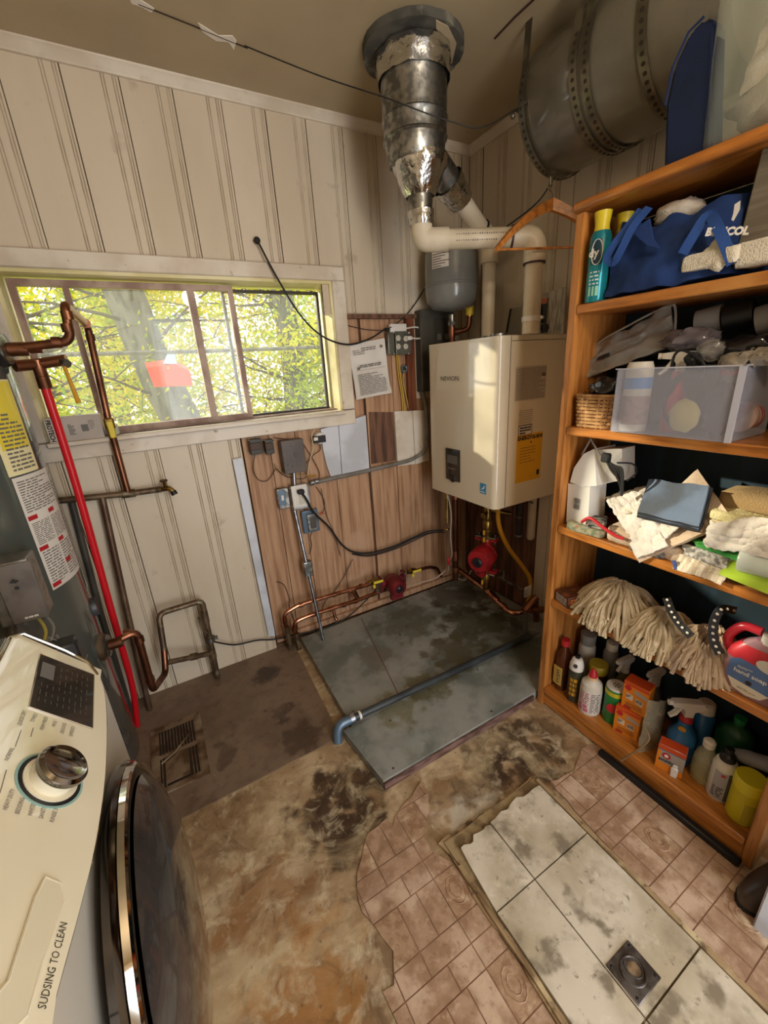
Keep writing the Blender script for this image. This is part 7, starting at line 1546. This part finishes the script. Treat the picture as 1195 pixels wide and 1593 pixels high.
for (u0, v0), (u1, v1) in (((75, 985), (95, 993)), ((95, 993), (92, 1003)), ((75, 985), (73, 994)), ((106, 1002), (108, 1010)), ((108, 1010), (134, 1020)), ((134, 1020), (136, 1012)), ((0, 1228), (10, 1192)), ((24, 1155), (33, 1130)), ((48, 1140), (52, 1126))):
    mb.tube([pl(u0, v0+6, .0006), pl(u1, v1+6, .0006)], .0006, 4)
mb.build('panel_marks', m_gry, wm)
# drawer handle recess
Q = [pl(68, 1368, .0), pl(92, 1378, 0), pl(96, 1400, 0), pl(62, 1500, 0), pl(38, 1585, 0), pl(-20, 1640, 0), pl(-50, 1600, 0), pl(10, 1530, 0), pl(52, 1400, 0)]
MB().prism([p+PN*.0002 for p in Q], PN*.003).build('drawer_handle', mat('drawer_white', '#d8d0b6', .25, coat=.4), wm)
mb = MB(); mb.tube([p+PN*.002 for p in Q], .0018, 6, closed=True); mb.build('drawer_edge', m_wash, wm)
# door
dc = V((WX+.012, .60, .525)); dr_ = .262
MB().lathe(dc, [(0, 0), (dr_+.012, 0), (dr_+.014, .010), (dr_+.006, .020), (dr_-.012, .030), (dr_-.030, .030), (0, .026)], 64, (1, 0, 0)).build('door_ring', m_dchrome, wm)
MB().lathe(dc, [(dr_+.001, .020), (dr_+.009, .019), (dr_+.007, .028), (dr_+.002, .031), (dr_-.003, .029), (dr_-.004, .022)], 64, (1, 0, 0)).build('chrome_rim', m_chrome, wm)
MB().lathe(dc, [(dr_-.020, .034), (dr_-.045, .052), (.16, .070), (.10, .078), (0, .082), (0, .03)], 64, (1, 0, 0)).build('door_glass', m_dglass, wm)
for sy in (WY0+.06, WY1-.05):
    for sx_ in (-.84, -.24): MB().cyl((sx_, sy, 0), (sx_, sy, .022), .02, n=14).build('foot', m_rubber, wm)
single(MB().prism([at(u, v, z=.0) for u, v in ((301, 1385), (308, 1384), (317, 1425), (325, 1478), (318, 1502), (312, 1480), (305, 1430))], (0, 0, .003)), 'washer_gap_strip', m_rubber, 'added dark strip on the floor standing in for the shaded gap at the washer foot', 'gap strip')  # flat dark piece added for the shaded gap at the washer's foot

# ------------------------------------------------------------------ near right: boots and door casing
def boot(pos, rz, label):
    t = thing('rubber_boot', pos, label, 'boot'); p = V(pos); rot = Matrix.Rotation(rz, 3, 'Z'); rings = []
    for (cx, z, hx, hy) in ((.05, .006, .125, .048), (.05, .03, .128, .050), (.045, .055, .118, .048), (.025, .080, .090, .046), (.0, .105, .060, .045), (-.008, .14, .052, .045), (-.01, .22, .055, .052), (-.01, .26, .057, .054)):
        rings.append([p+rot@V((cx-.02+math.cos(a)*hx*(1 if math.cos(a) > 0 else .8), math.sin(a)*hy, z)) for a in [k*math.pi/14 for k in range(28)]])
    MB().rings(rings).build('upper', mat('brown_rubber', '#3d3029', .35, c2='#4d3f35', sc=5), t)
    MB().rings([[p+rot@V((.03+math.cos(a)*.13*(1 if math.cos(a) > 0 else .8), math.sin(a)*.052, z)) for a in [k*math.pi/14 for k in range(28)]] for z in (0, .014)]).build('sole', m_rubber, t)
    MB().tube([p+rot@V((-.03+math.cos(a)*.058, math.sin(a)*.055, .258)) for a in [k*math.pi/12 for k in range(24)]], .004, 6, closed=True).build('cuff', mat('dark_cuff', '#2f2723', .5), t)
    return t
boot((1.235, .105, 0), math.radians(158), 'dark brown rubber boot standing at the near end of the shelf unit')
tr3 = struct('trim_3', m_coolw, MB().b2((1.07, .02, 0), (1.16, .128, 2.1), .004)); 

# ------------------------------------------------------------------ repeats share a group
GROUPS = {'mop_head': 'mop heads on the fourth shelf', 'soda_carton': 'baking soda cartons on the bottom shelf', 'circulator_pump': 'red circulator pumps by the boiler', 'spray_bottle': 'spray bottles on the bottom shelf',
 'tree': 'trees outside the window', 'bell_transformer': 'bell transformers under the window', 'yellow_cable': 'yellow cables below the outlet box', 'bell_wire': 'low-voltage wires on the bare planks', 'ball_valve': 'yellow-handled valves beside the pump',
 'fluffy_towel': 'fluffy towels on the bag shelf', 'white_rag': 'white rags on the towel shelf', 'appliance_part': 'cylindrical appliance parts above the bin', 'knit_cloth': 'cream knitted cloths on the towel shelf', 'polish_can': 'yellow-capped cans on the bag shelf',
 'aerosol_can': 'aerosol cans on the bottom shelf', 'spray_can': 'pale spray cans at the back of the bottom shelf', 'hanging_wire': 'wires hanging from the tank straps', 'paper_sleeve': 'paper sleeves on the boiler', 'down_pipe': 'old pipes dropping behind the red pipe', 'control_wire': 'wires under the heater control box'}
for o in list(COL.objects):
    if o.parent is None and o.get('label'):
        b = o.name.split('.')[0]
        if b in GROUPS: o['group'] = GROUPS[b]
